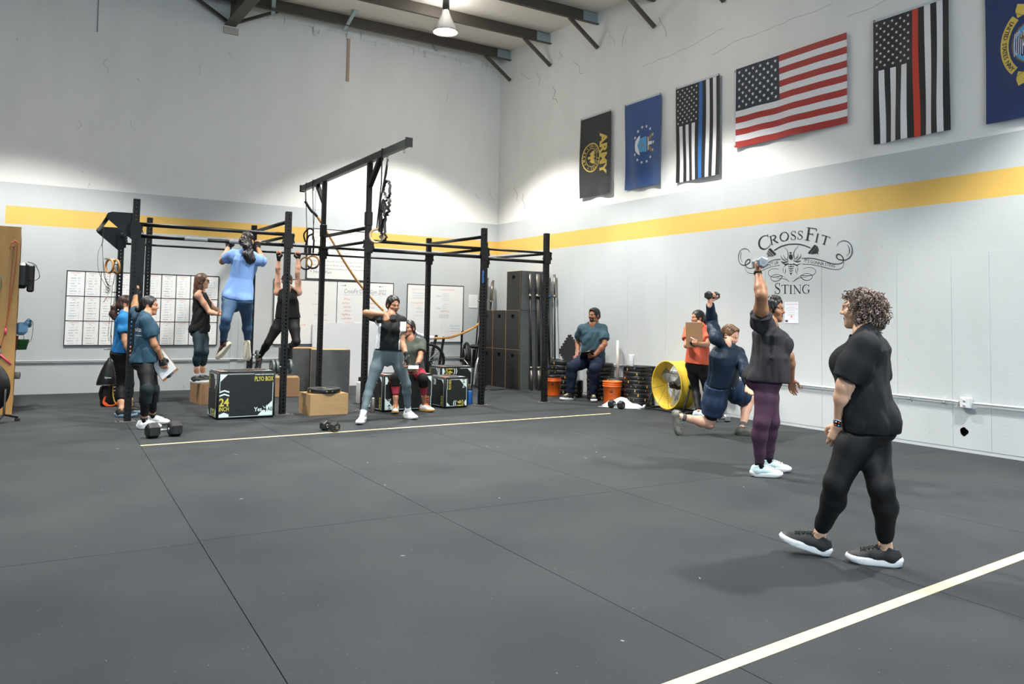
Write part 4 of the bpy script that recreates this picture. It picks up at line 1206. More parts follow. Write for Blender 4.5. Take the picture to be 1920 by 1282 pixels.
# ------------------------------------------------------------ tall plywood shelf at the left edge
M_shelf = mat('knotty_pine_plywood', '#b98d50', .55, var=.28, vscale=2.2, stretch=(5, 5, .6), bump=.05, bscale=20)
M_shelf_d = mat('shelf_inner_ply', '#a4703c', .6, var=.2, vscale=3, stretch=(3, 3, .6))
t = thing('plywood_cubby_shelf', 'tall plywood cubby shelf with ropes on its side at the left edge', 'shelf', (-.4, 12.9, 0))
sx0, sx1, sy0, sy1 = -.70, -.085, 12.19, 13.75
MB().box(((sx0 + sx1) / 2, sy0 + .01, 1.21), (sx1 - sx0, .02, 2.42), bev=.002).build('side_panel', M_shelf, t, True)
MB().box(((sx0 + sx1) / 2, sy1 - .01, 1.19), (sx1 - sx0, .02, 2.38)).build('side_panel', M_shelf, t, True)
MB().box((sx0 + .01, (sy0 + sy1) / 2, 1.19), (.02, sy1 - sy0, 2.38)).build('back_panel', M_shelf_d, t, True)
MB().box(((sx0 + sx1) / 2, 12.97, 1.17), (sx1 - sx0 - .02, .02, 2.34)).build('divider', M_shelf_d, t, True)
for z in (.06, .42, .80, 1.20, 1.58, 1.98, 2.33):
    MB().box(((sx0 + sx1) / 2 + .005, (sy0 + sy1) / 2, z), (sx1 - sx0 - .03, sy1 - sy0 - .04, .02)).build('shelf_board', M_shelf_d, t, True)
    MB().box((sx1 - .012, (sy0 + sy1) / 2, z), (.02, sy1 - sy0 - .04, .055)).build('shelf_lip', M_shelf, t, True)
# things kept in / on it
t = thing('black_duffel', 'black bag and belt sticking out of the upper cubby', 'bag', (-.03, 12.6, 1.6))
MB().box((-.06, 12.62, 1.80), (.16, .42, .34), bev=.04).build('bag_body', MATS['black_nylon'], t, True)
MB().box((.05, 12.95, 1.78), (.09, .06, .38), bev=.02).build('end_pocket', MATS['black_nylon'], t, True)
MB().strap(bez([(.02, 12.5, 1.98), (.10, 12.6, 1.94), (.15, 12.75, 1.80), (.07, 12.85, 1.74), (.0, 12.8, 1.78)]), .05, .006, (0, 1, 0)).build('belt', M_web, t, True)
t = thing('gym_pouch', 'light blue and black pouch hanging out of the middle cubby', 'bag', (-.02, 12.6, 1.0))
vs = []
MB().box((-.03, 12.66, 1.09), (.15, .36, .17), bev=.045).tube([(.02, 12.5, 1.16), (.055, 12.6, 1.2), (.06, 12.72, 1.13)], .03, 8).build('blue_pouch', mat('light_blue_nylon', '#7fb2d8', .5, bump=.6, bscale=12), t, True)
MB().strap(bez([(.05, 12.5, 1.22), (.10, 12.6, 1.16), (.09, 12.7, .94), (.02, 12.7, .90), (.0, 12.6, 1.0)]), .04, .005, (0, 1, 0)).build('strap', M_web, t, True)
t = thing('green_tub', 'small green tub on the shelf edge under the blue pouch', 'tub', (-.02, 12.62, .811))
MB().lathe([(.001, 0), (.06, 0), (.09, .13), (.096, .135), (.088, .135), (.058, .01), (.001, .01)], 24).build('tub', mat('green_plastic', '#2f6a38', .45), t)
t = thing('red_tub', 'rust red tub on the shelf beside the green tub', 'tub', (-.14, 12.42, .811))
MB().lathe([(.001, 0), (.07, 0), (.085, .19), (.09, .19), (.08, .19), (.066, .01), (.001, .01)], 24).build('tub', mat('rust_plastic', '#9c4a2e', .5), t)
t = thing('grey_roll', 'grey roll poking out of a lower cubby', 'roll', (-.05, 12.5, .47))
MB().tube([(-.2, 12.55, .475), (-.02, 12.5, .475)], .045, 16).build('roll', mat('grey_felt', '#6f6d68', .9), t, True)
G = 'jump ropes hung on the shelf side'
for lab, col, pts, hc, h1, h2 in (('orange', '#c4602a', [(-.20, 2.12), (-.19, 2.2), (-.15, 2.22), (-.12, 2.19), (-.13, 1.9), (-.17, 1.4), (-.22, .98), (-.24, .86)], '#3a3a3a', ((-.24, .86), (-.36, .98)), ((-.245, .83), (-.26, .62))),
                                  ('pale green', '#7e8d78', [(-.42, .60), (-.42, 1.0), (-.39, 1.5), (-.38, 1.75), (-.33, 1.80), (-.28, 1.76), (-.27, 1.65), (-.33, 1.4), (-.43, 1.0), (-.45, .55)], '#a8d8c6', ((-.235, .60), (-.18, .43)), ((-.42, .6), (-.42, .45))),
                                  ('pink', '#b46a4a', [(-.16, 2.15), (-.175, 1.7), (-.20, 1.1), (-.27, .80)], '#d2446a', ((-.28, .80), (-.12, .64)), ((-.2, 1.1), (-.2, 1.02)))):
    t = thing('jump_rope', lab + ' jump rope hanging on the plywood shelf side', 'jump rope', (pts[0][0], 12.18, pts[0][1]), 0, G)
    MB().tube(bez([(x, 12.182, z) for x, z in pts], 8), .005, 6).build('cord', mat('cord_' + lab, col, .6), t, True)
    q = MB()
    for a, b_ in (h1, h2): q.tube([(a[0], 12.172, a[1]), (b_[0], 12.172, b_[1])], .011, 10)
    q.build('handle', mat('handle_' + lab, hc, .4), t, True)
    MB().sphere((bez([(x, 12.18, z) for x, z in pts], 8)[16 if len(pts) > 4 else 0].x, 12.185, max(p[1] for p in pts) + .01), .012, 5).build('push_pin', mat('pin_' + lab, '#b2405a' if lab != 'pale green' else '#3a6db0', .4), t, True)

# ------------------------------------------------------------ air bikes behind the rope
def air_bike(label, loc, rz):
    t = thing('air_bike', label, 'exercise bike', loc, rz, 'air bikes by the back wall')
    WM = Matrix.Translation((.30, 0, .52)) @ Matrix.Rotation(pi / 2, 4, 'X')
    q = MB().tube([(.30 * cos(a), .30 * sin(a), 0) for a in [2 * pi * k / 36 for k in range(36)]], .028, 8, 0, WM, closed=True); q.build('wheel_rim', M_blk, t)
    q = MB()
    for s in (-1, 1):
        for rr_ in (.08, .12, .16, .20, .24, .28): q.tube([(rr_ * cos(a), rr_ * sin(a), s * .05) for a in [2 * pi * k / 28 for k in range(28)]], .003, 4, 0, WM, closed=True)
        for k in range(10): q.tube([(.04 * cos(k * .628), .04 * sin(k * .628), s * .055), (.3 * cos(k * .628), .3 * sin(k * .628), s * .03)], .003, 4, 0, WM)
    q.build('fan_cage', M_blk2, t)
    q = MB()
    for k in range(8): q.bar(tuple(WM @ Vector((.04 * cos(k * .785), .04 * sin(k * .785), 0))), tuple(WM @ Vector((.25 * cos(k * .785), .25 * sin(k * .785), 0))), .05, .006)
    q.build('fan_blade', M_alu, t)
    q = MB().bar((.30, 0, .52), (-.30, 0, .35), .06, .05).bar((-.30, 0, .35), (-.36, 0, .72), .05, .05).bar((.30, 0, .50), (.42, 0, .06), .06, .05).bar((-.30, 0, .36), (-.45, 0, .06), .06, .05)
    q.bar((.42, -.25, .05), (.42, .25, .05), .06, .05).bar((-.45, -.25, .05), (-.45, .25, .05), .06, .05); q.build('bike_frame', M_blk, t)
    q = MB().sphere((-.37, 0, .78), (.14, .10, .045), 8); q.build('saddle', M_foam, t)
    for s in (-1, 1):
        q = MB().tube(bez([(.12, s * .16, .45), (.05, s * .17, .75), (-.04, s * .19, 1.02), (-.12, s * .19, 1.06)], 6), .016, 8); q.build('handle_arm', M_blk2, t)
        q = MB().tube([(-.04, s * .19, 1.02), (-.15, s * .19, 1.07)], .021, 8); q.build('grip', M_foam, t)
    q = MB().tube([(.0, -.10, .37), (-.02, -.12, .22), (.02, .12, .5), (0, .10, .37)], .012, 6).box((-.03, -.17, .2), (.1, .1, .02)).box((.03, .17, .52), (.1, .1, .02)); q.build('pedal_crank', M_oldchr, t)
    return t
air_bike('black air bike whose big fan wheel shows beside the seated woman', (6.30, 13.95, 0), R(-10))
t2 = air_bike('air bike half hidden behind the fourth front upright', (7.70, 14.3, 0), R(75))
t = thing('chrome_handle_frame', 'bent silver tube frame leaning beside the turned printed plyo box', 'frame', (7.5, 13.6, 0))
MB().tube(bez([(7.40, 13.55, .05), (7.45, 13.6, .3), (7.52, 13.65, .52), (7.62, 13.72, .60), (7.72, 13.8, .55)], 8), .022, 10).build('tube', M_chrome, t, True)
MB().tube(bez([(7.46, 13.55, .02), (7.52, 13.6, .25), (7.66, 13.7, .42)], 8), .03, 10).build('rubber_sleeve', M_foam, t, True)
t = thing('rowing_rail', 'black slanted rail leaning on the wall right of the big board', 'rail', (7.1, 14.4, 0))
MB().bar((6.93, 14.5, .45), (7.10, 14.62, .98), .05, .03).bar((7.12, 14.5, .40), (7.27, 14.62, .95), .045, .03).build('rail', M_blk2, t, True)
MB().bar((6.9, 14.45, .02), (6.93, 14.5, .45), .05, .05).bar((7.08, 14.45, .02), (7.12, 14.5, .40), .05, .05).box((7.0, 14.45, .02), (.4, .3, .04)).build('foot', M_blk, t, True)

# ------------------------------------------------------------ bottles
def bottle(label, loc, h, r, m, capm, handle=False):
    t = thing('water_bottle', label, 'bottle', loc)
    MB().lathe([(.001, 0), (r * .95, 0), (r, .006), (r, h * .78), (r * .92, h * .82), (r * .62, h * .85), (.001, h * .85)], 24).build('bottle_body', m, t)
    q = MB().lathe([(r * .66, h * .84), (r * .68, h * .98), (r * .6, h), (.001, h)], 20)
    if handle: q.tube([(r * .5, 0, h * .97), (r * .5, 0, h * 1.08), (-r * .5, 0, h * 1.08), (-r * .5, 0, h * .97)], .006, 6)
    q.build('cap', capm, t)
M_capb = mat('black_cap', '#1a1b1d', .4)
bottle('pink bottle on the floor between the rig upright and the plyo box', (4.11, 10.68, 0), .26, .040, mat('pink_bottle', '#c99ac6', .4), M_capb)
bottle('slim steel bottle beside the pink bottle', (4.20, 10.62, 0), .25, .032, mat('brushed_bottle', '#9a958c', .3, .9), M_capb)
bottle('blue bottle on the floor against the fourth front upright', (6.00, 11.12, 0), .25, .045, mat('blue_bottle', '#17549a', .35), M_capb, True)
bottle('tall white jar with black lid behind the pink bottle', (4.50, 11.85, 0), .40, .085, mat('white_jar', '#d2d3cf', .5), M_capb)
bottle('blue bottle on the floor beside the woman in orange', (8.44, 8.62, 0), .24, .036, mat('navy_bottle', '#254f78', .35), M_capb)
# ------------------------------------------------------------ whiteboards
M_white = mat('whiteboard_enamel', '#f2f3f1', .25)
M_frame = mat('black_board_tape', '#1c1f20', .5)
M_ink = [mat('marker_black', '#55595c', .7), mat('marker_red', '#e07a66', .7), mat('marker_blue', '#7fb4d6', .7), mat('marker_brown', '#9a6a58', .7), mat('marker_orange', '#f09a7c', .7), mat('marker_faint', '#b9bdbf', .7)]
rw_ = random.Random(21)
def scrawl(q, M, x, y, w, h, mi, lw=.004):
    """one illegible handwritten word"""
    n = max(3, int(w / (h * .42)))
    pts = []
    for k in range(n * 2 + 1):
        u = x + w * k / (2 * n)
        a = rw_.choice((.3, .4, .45, .5, .9 if rw_.random() < .5 else .4)) if k % 2 else rw_.choice((0, .05, .1, -.25 if rw_.random() < .15 else 0))
        pts.append((u + rw_.uniform(-.15, .15) * h, y + a * h))
    ribbon(q, [(p.x, p.y) for p in bez([(a, b, 0) for a, b in pts], 3)], lw, M, mi)
def board(name, label, x0, x1, z0, z1, y=YW - .012, fr=.014, cat='whiteboard', rows=None, cols=None, openright=False):
    t = thing(name, label, cat, (x0, y, z0))
    W_, H_ = x1 - x0, z1 - z0
    MB().box((W_ / 2, 0, H_ / 2), (W_, .012, H_)).build('panel', M_white, t)
    q = MB()
    for zz in (0, H_): q.box((W_ / 2, -.0065, zz), (W_ + fr, .009, fr))
    for xx in (0, W_): q.box((xx, -.0065, H_ / 2), (fr, .009, H_))
    q.build('frame', M_frame, t)
    for zz in rows or []: MB().box((W_ / 2, -.0065, zz), (W_, .006, fr * .8)).build('divider', M_frame, t)
    for xx in cols or []: MB().box((xx - x0, -.0065, H_ / 2), (fr * .8, .006, H_)).build('divider', M_frame, t)
    return t, plane_M((x0, y - .0068, z0), (1, 0, 0), (0, 0, 1))
# grid of results
cols = [.826, 1.06, 1.293, 1.527, 1.76, 1.993, 2.228, 2.463, 2.70]
t, Mw = board('results_whiteboard', 'wide whiteboard ruled into a grid of handwritten results behind the left bay', .562, 2.932, .78, 1.995, rows=[.40, .805], cols=cols)
ce = [.562] + cols + [2.932]
q = MB()
for i in range(len(ce) - 1):
    for j in range(3):
        cx, cw = ce[i] - .562 + .02, ce[i + 1] - ce[i] - .04
        top = [.405, .81, 1.215][j] - .03
        right = i >= 5
        hmi = 1
        scrawl(q, Mw, cx + cw * .15, top - .008, cw * .65, .016, hmi, .0028)
        yy = top - .045
        def ln(x, w, mi): scrawl(q, Mw, cx + x * cw, yy, w * cw, .018, mi, .0028)
        put_text(q, 'Men', Mw @ Matrix.Translation((cx + cw * .35, yy, 0)), .017, None, -.005, 1 if right and i % 2 else 0, 'L', .2); yy -= .048
        for k in range(3):
            mi = (2 if i % 2 or j else 5) if right else (0 if (i + k + j) % 3 else 5)
            put_text(q, str(k + 1), Mw @ Matrix.Translation((cx, yy, 0)), .014, None, -.006, 5)
            ln(.17, rw_.uniform(.25, .4), mi); put_text(q, str(rw_.choice((125, 155, 185, 205, 225, 275, 315, 345))), Mw @ Matrix.Translation((cx + cw * .62, yy, 0)), .016, None, -.006, mi, 'L', .2); yy -= .043
        put_text(q, 'Women', Mw @ Matrix.Translation((cx + cw * .2, yy, 0)), .016, None, -.005, 1 if right and i % 2 else 0, 'L', .2); yy -= .045
        for k in range(3):
            mi = (2 if (i + k) % 2 else 0) if right else (0 if (i + k) % 2 else 5)
            ln(.1, rw_.uniform(.35, .55), mi); put_text(q, str(rw_.choice((65, 85, 95, 115, 135, 155, 185))), Mw @ Matrix.Translation((cx + cw * .7, yy, 0)), .015, None, -.006, mi, 'L', .2); yy -= .04
q.build('handwriting', M_ink, t, True, kind='stuff')
# welcome board
t, Mw = board('welcome_whiteboard', 'whiteboard headed Welcome to CrossFit Sting high on the back wall', 4.513, 5.70, 2.03, 2.985)
q = MB()
put_text(q, 'Welcome to CrossFit Sting', Mw @ Matrix.Translation((.12, .87, 0)), .05, .98, -.012, 3, 'L', .15)
for i, s in enumerate(('* Have Fun', '* Introduce Yourself and Use Your Manners', '* On Time, You Must Warm Up Then Burpees', '  Put Your Equipment Away In Its Place', '* Chalk Stays In The Chest Beside', '  The Door', '* Pick Up After Yourself, Your Mom Doesnt Work Here', '  when exercise is done, put weights away', '* Cheer on Your Fellow CrossFitters To Help Them Finish')):
    z = .775 - i * .072 - (.015 if i > 5 else 0)
    put_text(q, s, Mw @ Matrix.Translation((.07, z, 0)), .032, min(1.07, len(s) * .0245), -.012, 1 if i == 2 and False else 0, 'L', .15)
put_text(q, '* Have Fun', Mw @ Matrix.Translation((.06, .11, 0)), .055, .42, -.012, 0, 'L', .12)
q.build('handwriting', M_ink, t, True, kind='stuff')
# big double board
t, Mw = board('workout_whiteboard', 'large whiteboard headed CrossFit Open below the welcome board', 3.92, 6.28, .79, 2.0, cols=[5.12])
q = MB()
put_text(q, 'CrossFit Open Gym 2022', Mw @ Matrix.Translation((1.34, .985, 0)), .085, .86, -.012, 0, 'L', .12)
ribbon(q, [(1.32, .955), (2.24, .965)], .006, Mw, 5)
for x in (1.28, 2.05):
    s = 1 if x < 2 else -1
    ribbon(q, [(x, 1.13), (x + .10, 1.135)], .006, Mw, 0); poly(q, [(x + .05 + s * .05, 1.133), (x + .05 + s * .02, 1.15), (x + .05 + s * .02, 1.118)][::s], Mw, 0)
for k in range(16):
    x = 1.28 + .42 * (k % 2) + rw_.uniform(0, .08); y = .86 - (k // 2) * .075
    scrawl(q, Mw, x, y, rw_.uniform(.12, .24), .04, rw_.choice((1, 2, 4, 1)), .004)
for k in range(14):
    scrawl(q, Mw, .3 + .45 * (k % 2) + rw_.uniform(-.05, .1), .95 - (k // 2) * .1, rw_.uniform(.1, .25), .035, rw_.choice((5, 5, 4, 2)), .0035)
q.build('handwriting', M_ink, t, True, kind='stuff')
# lesson board right
t, Mw = board('lesson_whiteboard', 'whiteboard with red headings and a small graph near the corner', 6.585, 7.86, .83, 2.0)
q = MB()
put_text(q, 'What is CrossFit?', Mw @ Matrix.Translation((.08, 1.06, 0)), .035, .40, -.01, 4, 'L', .12)
put_text(q, '10 components of fitness', Mw @ Matrix.Translation((.72, 1.07, 0)), .035, .34, -.01, 1, 'L', .12)
put_text(q, 'Development of a', Mw @ Matrix.Translation((.08, .78, 0)), .035, .36, -.01, 4, 'L', .12)
put_text(q, 'The Hopper Theory', Mw @ Matrix.Translation((.74, .62, 0)), .035, .22, -.01, 1, 'L', .12)
for k in range(3): scrawl(q, Mw, .11, .99 - k * .05, .34, .022, 5, .003)
for k in range(8): scrawl(q, Mw, .80, .99 - k * .042 - (.05 if k > 3 else 0), rw_.uniform(.08, .2), .02, 5, .003)
for k in range(2): scrawl(q, Mw, .65, .93 - k * .25, .11, .05, 2, .004); ribbon(q, [(.785, 1.0 - k * .26), (.785, .88 - k * .26)], .003, Mw, 2)
for k in range(4): scrawl(q, Mw, .72, .56 - k * .022, .22, .016, 5, .003)
ribbon(q, [(.26, .73), (.14, .46), (.38, .46), (.26, .73)], .003, Mw, 5)
for k in range(3): scrawl(q, Mw, .2, .68 - k * .075, .12 + .04 * k, .02, 5, .003)
ribbon(q, [(.76, .44), (.76, .22), (.98, .22)], .003, Mw, 5); ribbon(q, [(p.x, p.y) for p in bez([(.77, .23, 0), (.81, .39, 0), (.86, .33, 0), (.97, .27, 0)], 5)], .003, Mw, 5)
for k, mi in enumerate((2, 2, 1)): scrawl(q, Mw, .98, .33 - k * .055, .22, .022, mi, .0035)
scrawl(q, Mw, .95, .06, .12, .03, 1, .004)
q.build('handwriting', M_ink, t, True, kind='stuff')
# plain white sheet leaning below
t = thing('leaning_white_panel', 'plain white sheet leaning on the back wall behind the black boxes', 'panel', (4.65, YW - .06, 0))
MB().add([(4.65, 14.86, .0), (7.10, 14.86, .0), (7.10, 14.915, 1.195), (4.65, 14.915, 1.195), (4.65, 14.868, .0), (7.10, 14.868, .0), (7.10, 14.923, 1.195), (4.65, 14.923, 1.195)], [(0, 1, 2, 3), (7, 6, 5, 4), (0, 4, 5, 1), (1, 5, 6, 2), (2, 6, 7, 3), (3, 7, 4, 0)]).build('sheet', mat('white_hardboard', '#e6e9ec', .35), t, True)
# taped papers
M_paper = mat('white_paper', '#eff0f2', .6)
t = thing('paper_notice', 'small paper notice on the back wall left of the corner boxes', 'paper', (8.0, YW, 1.55))
q = MB().box((8.10, YW - .006, 1.693), (.21, .003, .28)); q.build('sheet', M_paper, t, True)
q = MB(); Mp = plane_M((8.0, YW - .0085, 1.555), (1, 0, 0), (0, 0, 1))
for k in range(6): scrawl(q, Mp, .03, .23 - k * .035, .14, .014, 5, .002)
q.build('handwriting', M_ink, t, True, kind='stuff')
t = thing('poster', 'printed white poster on the right wall under the painted logo', 'poster', (XW - .01, 7.27, 1.345))
Mp = plane_M((XW - .0065, 7.27, 1.345), (0, -1, 0), (0, 0, 1))
MB().box((.1125, .14, 0), (.225, .28, .003), 0, Mp).build('sheet', mat('poster_paper', '#f1f1fa', .5), t, True)
Mp = Mp @ Matrix.Translation((0, 0, .002))
q = MB()
for k, (s, mi) in enumerate((('WE', 2), ('CLOSED', 1), ('ON', 2), ('4TH', 1))): put_text(q, s, Mp @ Matrix.Translation((.02 + .048 * k, .245, 0)), .014, .04, .01, mi)
for k in range(4): scrawl(q, Mp, .05, .20 - k * .03, .12, .012, 5, .002)
for x in (.03, .19): poly(q, [(x, .19), (x + .012, .185), (x + .012, .197)], Mp, 0)
poly(q, [(.10, .075), (.125, .075), (.125, .105), (.1, .105)], Mp, 4)
poly(q, [(.01, .015), (.055, .015), (.055, .042), (.01, .042)], Mp, 0)
ribbon(q, [(.01, .05), (.215, .05)], .001, Mp, 5)
q.build('poster_print', M_ink, t, True, kind='stuff')

# ------------------------------------------------------------ painted logo on the right wall
M_S = [([(-0.7121,0.1353),(-0.7623,0.1773),(-0.8298,0.1882),(-0.8893,0.1594),(-0.9234,0.0895),(-0.9061,0.0035),(-0.8463,-0.0451),(-0.7788,-0.0419),(-0.7202,-0.0125),(-0.7086,0.0256),(-0.7537,0.028),(-0.7956,-0.0152),(-0.7871,-0.0609),(-0.7201,-0.0962),(-0.6128,-0.0882),(-0.5152,-0.0698),(-0.3874,-0.0294),(-0.2775,0.0024),(-0.1772,0.0032)],[0.006,0.012,0.008]),([(-0.8551,0.1377),(-0.8841,0.1068),(-0.8805,0.0478),(-0.8464,-0.0061)],[0.004,0.008,0.004]),([(-0.804,-0.0731),(-0.7871,-0.1191),(-0.7284,-0.1603),(-0.6292,-0.1706),(-0.4991,-0.1377),(-0.3401,-0.0943),(-0.1849,-0.0767)],[0.004,0.008,0.006]),([(0.7069,0.1256),(0.7269,0.1611),(0.7928,0.1815),(0.8577,0.163),(0.9087,0.1084),(0.9184,0.0343),(0.8885,-0.0262),(0.8302,-0.0604),(0.7716,-0.0595),(0.7125,-0.0392),(0.6928,-0.0036),(0.7194,0.0179),(0.7654,-0.002),(0.7939,-0.0493),(0.7845,-0.0888),(0.7253,-0.1053),(0.6322,-0.0961),(0.4831,-0.0501),(0.33,-0.0124),(0.1655,-0.0033)],[0.006,0.014,0.008]),([(0.851,0.1294),(0.8764,0.0822),(0.876,0.0256),(0.837,-0.0176)],[0.004,0.009,0.004]),([(0.8041,-0.0841),(0.7841,-0.1458),(0.7248,-0.174),(0.6184,-0.1648),(0.4689,-0.1255),(0.3296,-0.0954),(0.1798,-0.0797)],[0.004,0.008,0.006]),([(-0.2851,0.1276),(-0.1845,0.1707),(-0.0629,0.1932),(0.0564,0.1922),(0.1734,0.1743),(0.3023,0.126)],[0.012,0.012,0.012]),([(-0.2081,-0.1313),(-0.2699,-0.1187),(-0.3402,-0.1281),(-0.3843,-0.1613),(-0.3717,-0.2056),(-0.3089,-0.2329),(-0.2159,-0.23),(-0.1577,-0.2222),(-0.1547,-0.2444),(-0.2006,-0.2799),(-0.2623,-0.2928),(-0.3168,-0.2787),(-0.3434,-0.2442),(-0.3167,-0.2139),(-0.2467,-0.2016),(-0.1699,-0.2131),(-0.094,-0.2527),(-0.0221,-0.3099)],[0.004,0.01,0.003]),([(-0.2468,-0.2512),(-0.1547,-0.2567),(-0.079,-0.2776),(-0.0415,-0.3069)],[0.003,0.007,0.003]),([(0.1983,-0.1429),(0.2586,-0.1301),(0.3295,-0.1368),(0.3785,-0.1626),(0.3825,-0.1982),(0.3431,-0.2285),(0.2581,-0.2373),(0.172,-0.2293),(0.1517,-0.243),(0.1863,-0.2778),(0.2436,-0.2963),(0.3006,-0.2862),(0.336,-0.2555),(0.315,-0.2227),(0.244,-0.2046),(0.172,-0.2221),(0.0992,-0.2592),(0.018,-0.3086)],[0.004,0.01,0.003]),([(0.2438,-0.2558),(0.1574,-0.2552),(0.0845,-0.2768),(0.0328,-0.3091)],[0.003,0.007,0.003]),([(-0.1234,0.1728),(-0.0706,0.1201),(-0.0512,0.0576),(-0.0633,-0.0029)],[0.003,0.009,0.006]),([(0.1224,0.1682),(0.0636,0.1176),(0.0383,0.0584),(0.0529,-0.0032)],[0.003,0.009,0.006]),([(-0.1771,0.0589),(-0.1466,0.0077),(-0.086,-0.0262)],[0.003,0.012,0.005]),([(-0.1313,0.0623),(-0.101,0.0114),(-0.0483,-0.0184)],[0.003,0.01,0.004]),([(0.1614,0.0571),(0.1365,0.0043),(0.0779,-0.0287)],[0.003,0.012,0.005]),([(0.1148,0.0599),(0.0927,0.0128),(0.041,-0.0183)],[0.003,0.01,0.004]),([(-0.1696,-0.0281),(-0.1087,-0.0435),(-0.0484,-0.0282)],[0.004,0.016,0.006]),([(0.1582,-0.033),(0.0998,-0.0456),(0.0336,-0.0276)],[0.004,0.016,0.006]),([(-0.124,-0.1104),(-0.1362,-0.1467),(-0.1242,-0.1902)],[0.003,0.008,0.002]),([(-0.0937,-0.124),(-0.0938,-0.1669),(-0.109,-0.2068)],[0.003,0.01,0.002]),([(0.0923,-0.1141),(0.1068,-0.151),(0.0994,-0.1929)],[0.003,0.008,0.002]),([(0.0702,-0.1313),(0.0774,-0.1739),(0.0993,-0.2146)],[0.003,0.01,0.002])]
M_P = [[(-0.0377,0.0385),(-0.0257,0.0561),(-0.0003,0.0595),(0.0205,0.0473),(0.0263,0.0165),(0.0114,-0.007),(-0.0065,-0.0133),(-0.0273,-0.0049),(-0.0378,0.0177)],[(-0.0331,0.081),(-0.0092,0.0918),(0.0146,0.0781),(-0.0092,0.0673)],[(-0.1726,-0.0341),(-0.0936,-0.0651),(-0.0484,-0.0588),(-0.0335,-0.0681),(-0.0937,-0.0897),(-0.124,-0.1104),(-0.1012,-0.0807)],[(0.1726,-0.0698),(0.085,-0.0836),(0.0335,-0.0628),(0.0261,-0.0746),(0.0923,-0.102),(0.1142,-0.1236),(0.0997,-0.0939)],[(-0.0665,-0.0579),(-0.0224,-0.0723),(-0.0036,-0.0659),(0.0151,-0.0741),(0.0586,-0.0641),(0.0462,-0.078),(-0.0037,-0.0854),(-0.0539,-0.0732)],[(-0.0575,-0.0877),(-0.0198,-0.1017),(-0.0037,-0.0951),(0.0123,-0.1032),(0.0497,-0.0928),(0.039,-0.1068),(-0.0037,-0.1146),(-0.0467,-0.1029)],[(-0.0486,-0.1174),(-0.0172,-0.131),(-0.0038,-0.1243),(0.0096,-0.1322),(0.0407,-0.1215),(0.0318,-0.1356),(-0.0038,-0.1438),(-0.0396,-0.1325)],[(-0.0397,-0.1471),(-0.0146,-0.1604),(-0.0038,-0.1535),(0.0068,-0.1613),(0.0318,-0.1502),(0.0246,-0.1645),(-0.0039,-0.173),(-0.0325,-0.1621)],[(-0.0308,-0.1768),(-0.012,-0.1897),(-0.0039,-0.1827),(0.0041,-0.1904),(0.0228,-0.179),(0.0175,-0.1933),(-0.004,-0.2022),(-0.0254,-0.1916)],[(-0.0159,-0.1944),(0.005,-0.1953),(-0.0055,-0.2277)],[(-0.3873,0.1466),(-0.3478,0.1654),(-0.2495,0.0818),(-0.2774,0.056)],[(-0.4,0.126),(-0.3841,0.1339),(-0.293,0.0569),(-0.3118,0.048)],[(-0.4111,0.1041),(-0.3952,0.1094),(-0.3274,0.0526),(-0.3432,0.0473)],[(-0.4191,0.0919),(-0.4095,0.0951),(-0.3557,0.0505),(-0.3715,0.0514)],[(-0.4,0.053),(-0.3794,0.0669),(-0.3684,0.0613),(-0.3937,0.0476)],[(0.2636,0.0569),(0.3659,0.1609),(0.4078,0.1462),(0.2948,0.0467)],[(0.309,0.0459),(0.412,0.1364),(0.4259,0.1284),(0.3302,0.041)],[(0.3373,0.0465),(0.4216,0.1146),(0.4341,0.1055),(0.3584,0.0429)],[(0.3654,0.0449),(0.4257,0.0907),(0.4354,0.083),(0.3864,0.0436)],[(0.3935,0.0609),(0.4116,0.0657),(0.4282,0.0411),(0.4143,0.0372)]]
M_G = [('C',-0.4541,0.2484,0.2242,0.1899,0.277),('R',-0.2928,0.278,0.1437,0.1226,0.202),('O',-0.1156,0.3042,0.1519,0.1234,0.1),('S',0.0345,0.3083,0.1008,0.117,0.019),('S',0.1448,0.3043,0.0961,0.116,-0.096),('F',0.3101,0.3006,0.1701,0.1693,-0.196),('I',0.4055,0.2456,0.0558,0.1135,-0.273),('T',0.5283,0.2081,0.1298,0.117,-0.336),('S',-0.2269,-0.3903,0.1078,0.1508,0.033),('T',-0.1019,-0.403,0.1208,0.1199,0.027),('I',-0.0075,-0.4099,0.0506,0.119,0.027),('N',0.0987,-0.4098,0.1345,0.118,0.028),('G',0.2346,-0.4092,0.123,0.119,0.028)]
M_T = [("WON'T LIE",(-0.4991,-0.1124),(-0.211,-0.0544),0.043),("IT'S GONNA STING",(0.2044,-0.0558),(0.672,-0.1487),0.0431)]
M_logo = mat('black_wall_paint', '#1d2022', .6)
Mm = plane_M((XW - .0052, 7.163, 2.2), (0, -1, 0), (0, 0, 1))
q = MB()
for pts, ws in M_S:
    pp = bez([(a, b, 0) for a, b in pts], 6); n = len(pp)
    def wf(i):
        u = i / (n - 1)
        return ws[0] + (ws[1] - ws[0]) * min(1, u * 2) if u < .5 else ws[1] + (ws[2] - ws[1]) * (u * 2 - 1)
    ribbon(q, [(p.x, p.y) for p in pp], [wf(i) for i in range(n)], Mm)
q.build('painted_scrollwork', M_logo, wall_right)
q = MB()
for p in M_P:
    bm = bmesh.new(); f = bm.faces.new([bm.verts.new((a, b, 0)) for a, b in p]); bmesh.ops.triangulate(bm, faces=[f]); bm.verts.index_update()
    q.add([v.co[:] for v in bm.verts], [[v.index for v in f.verts] for f in bm.faces], 0, False, Mm); bm.free()
q.build('painted_wasp', M_logo, wall_right)
TH, TN = .15, .045
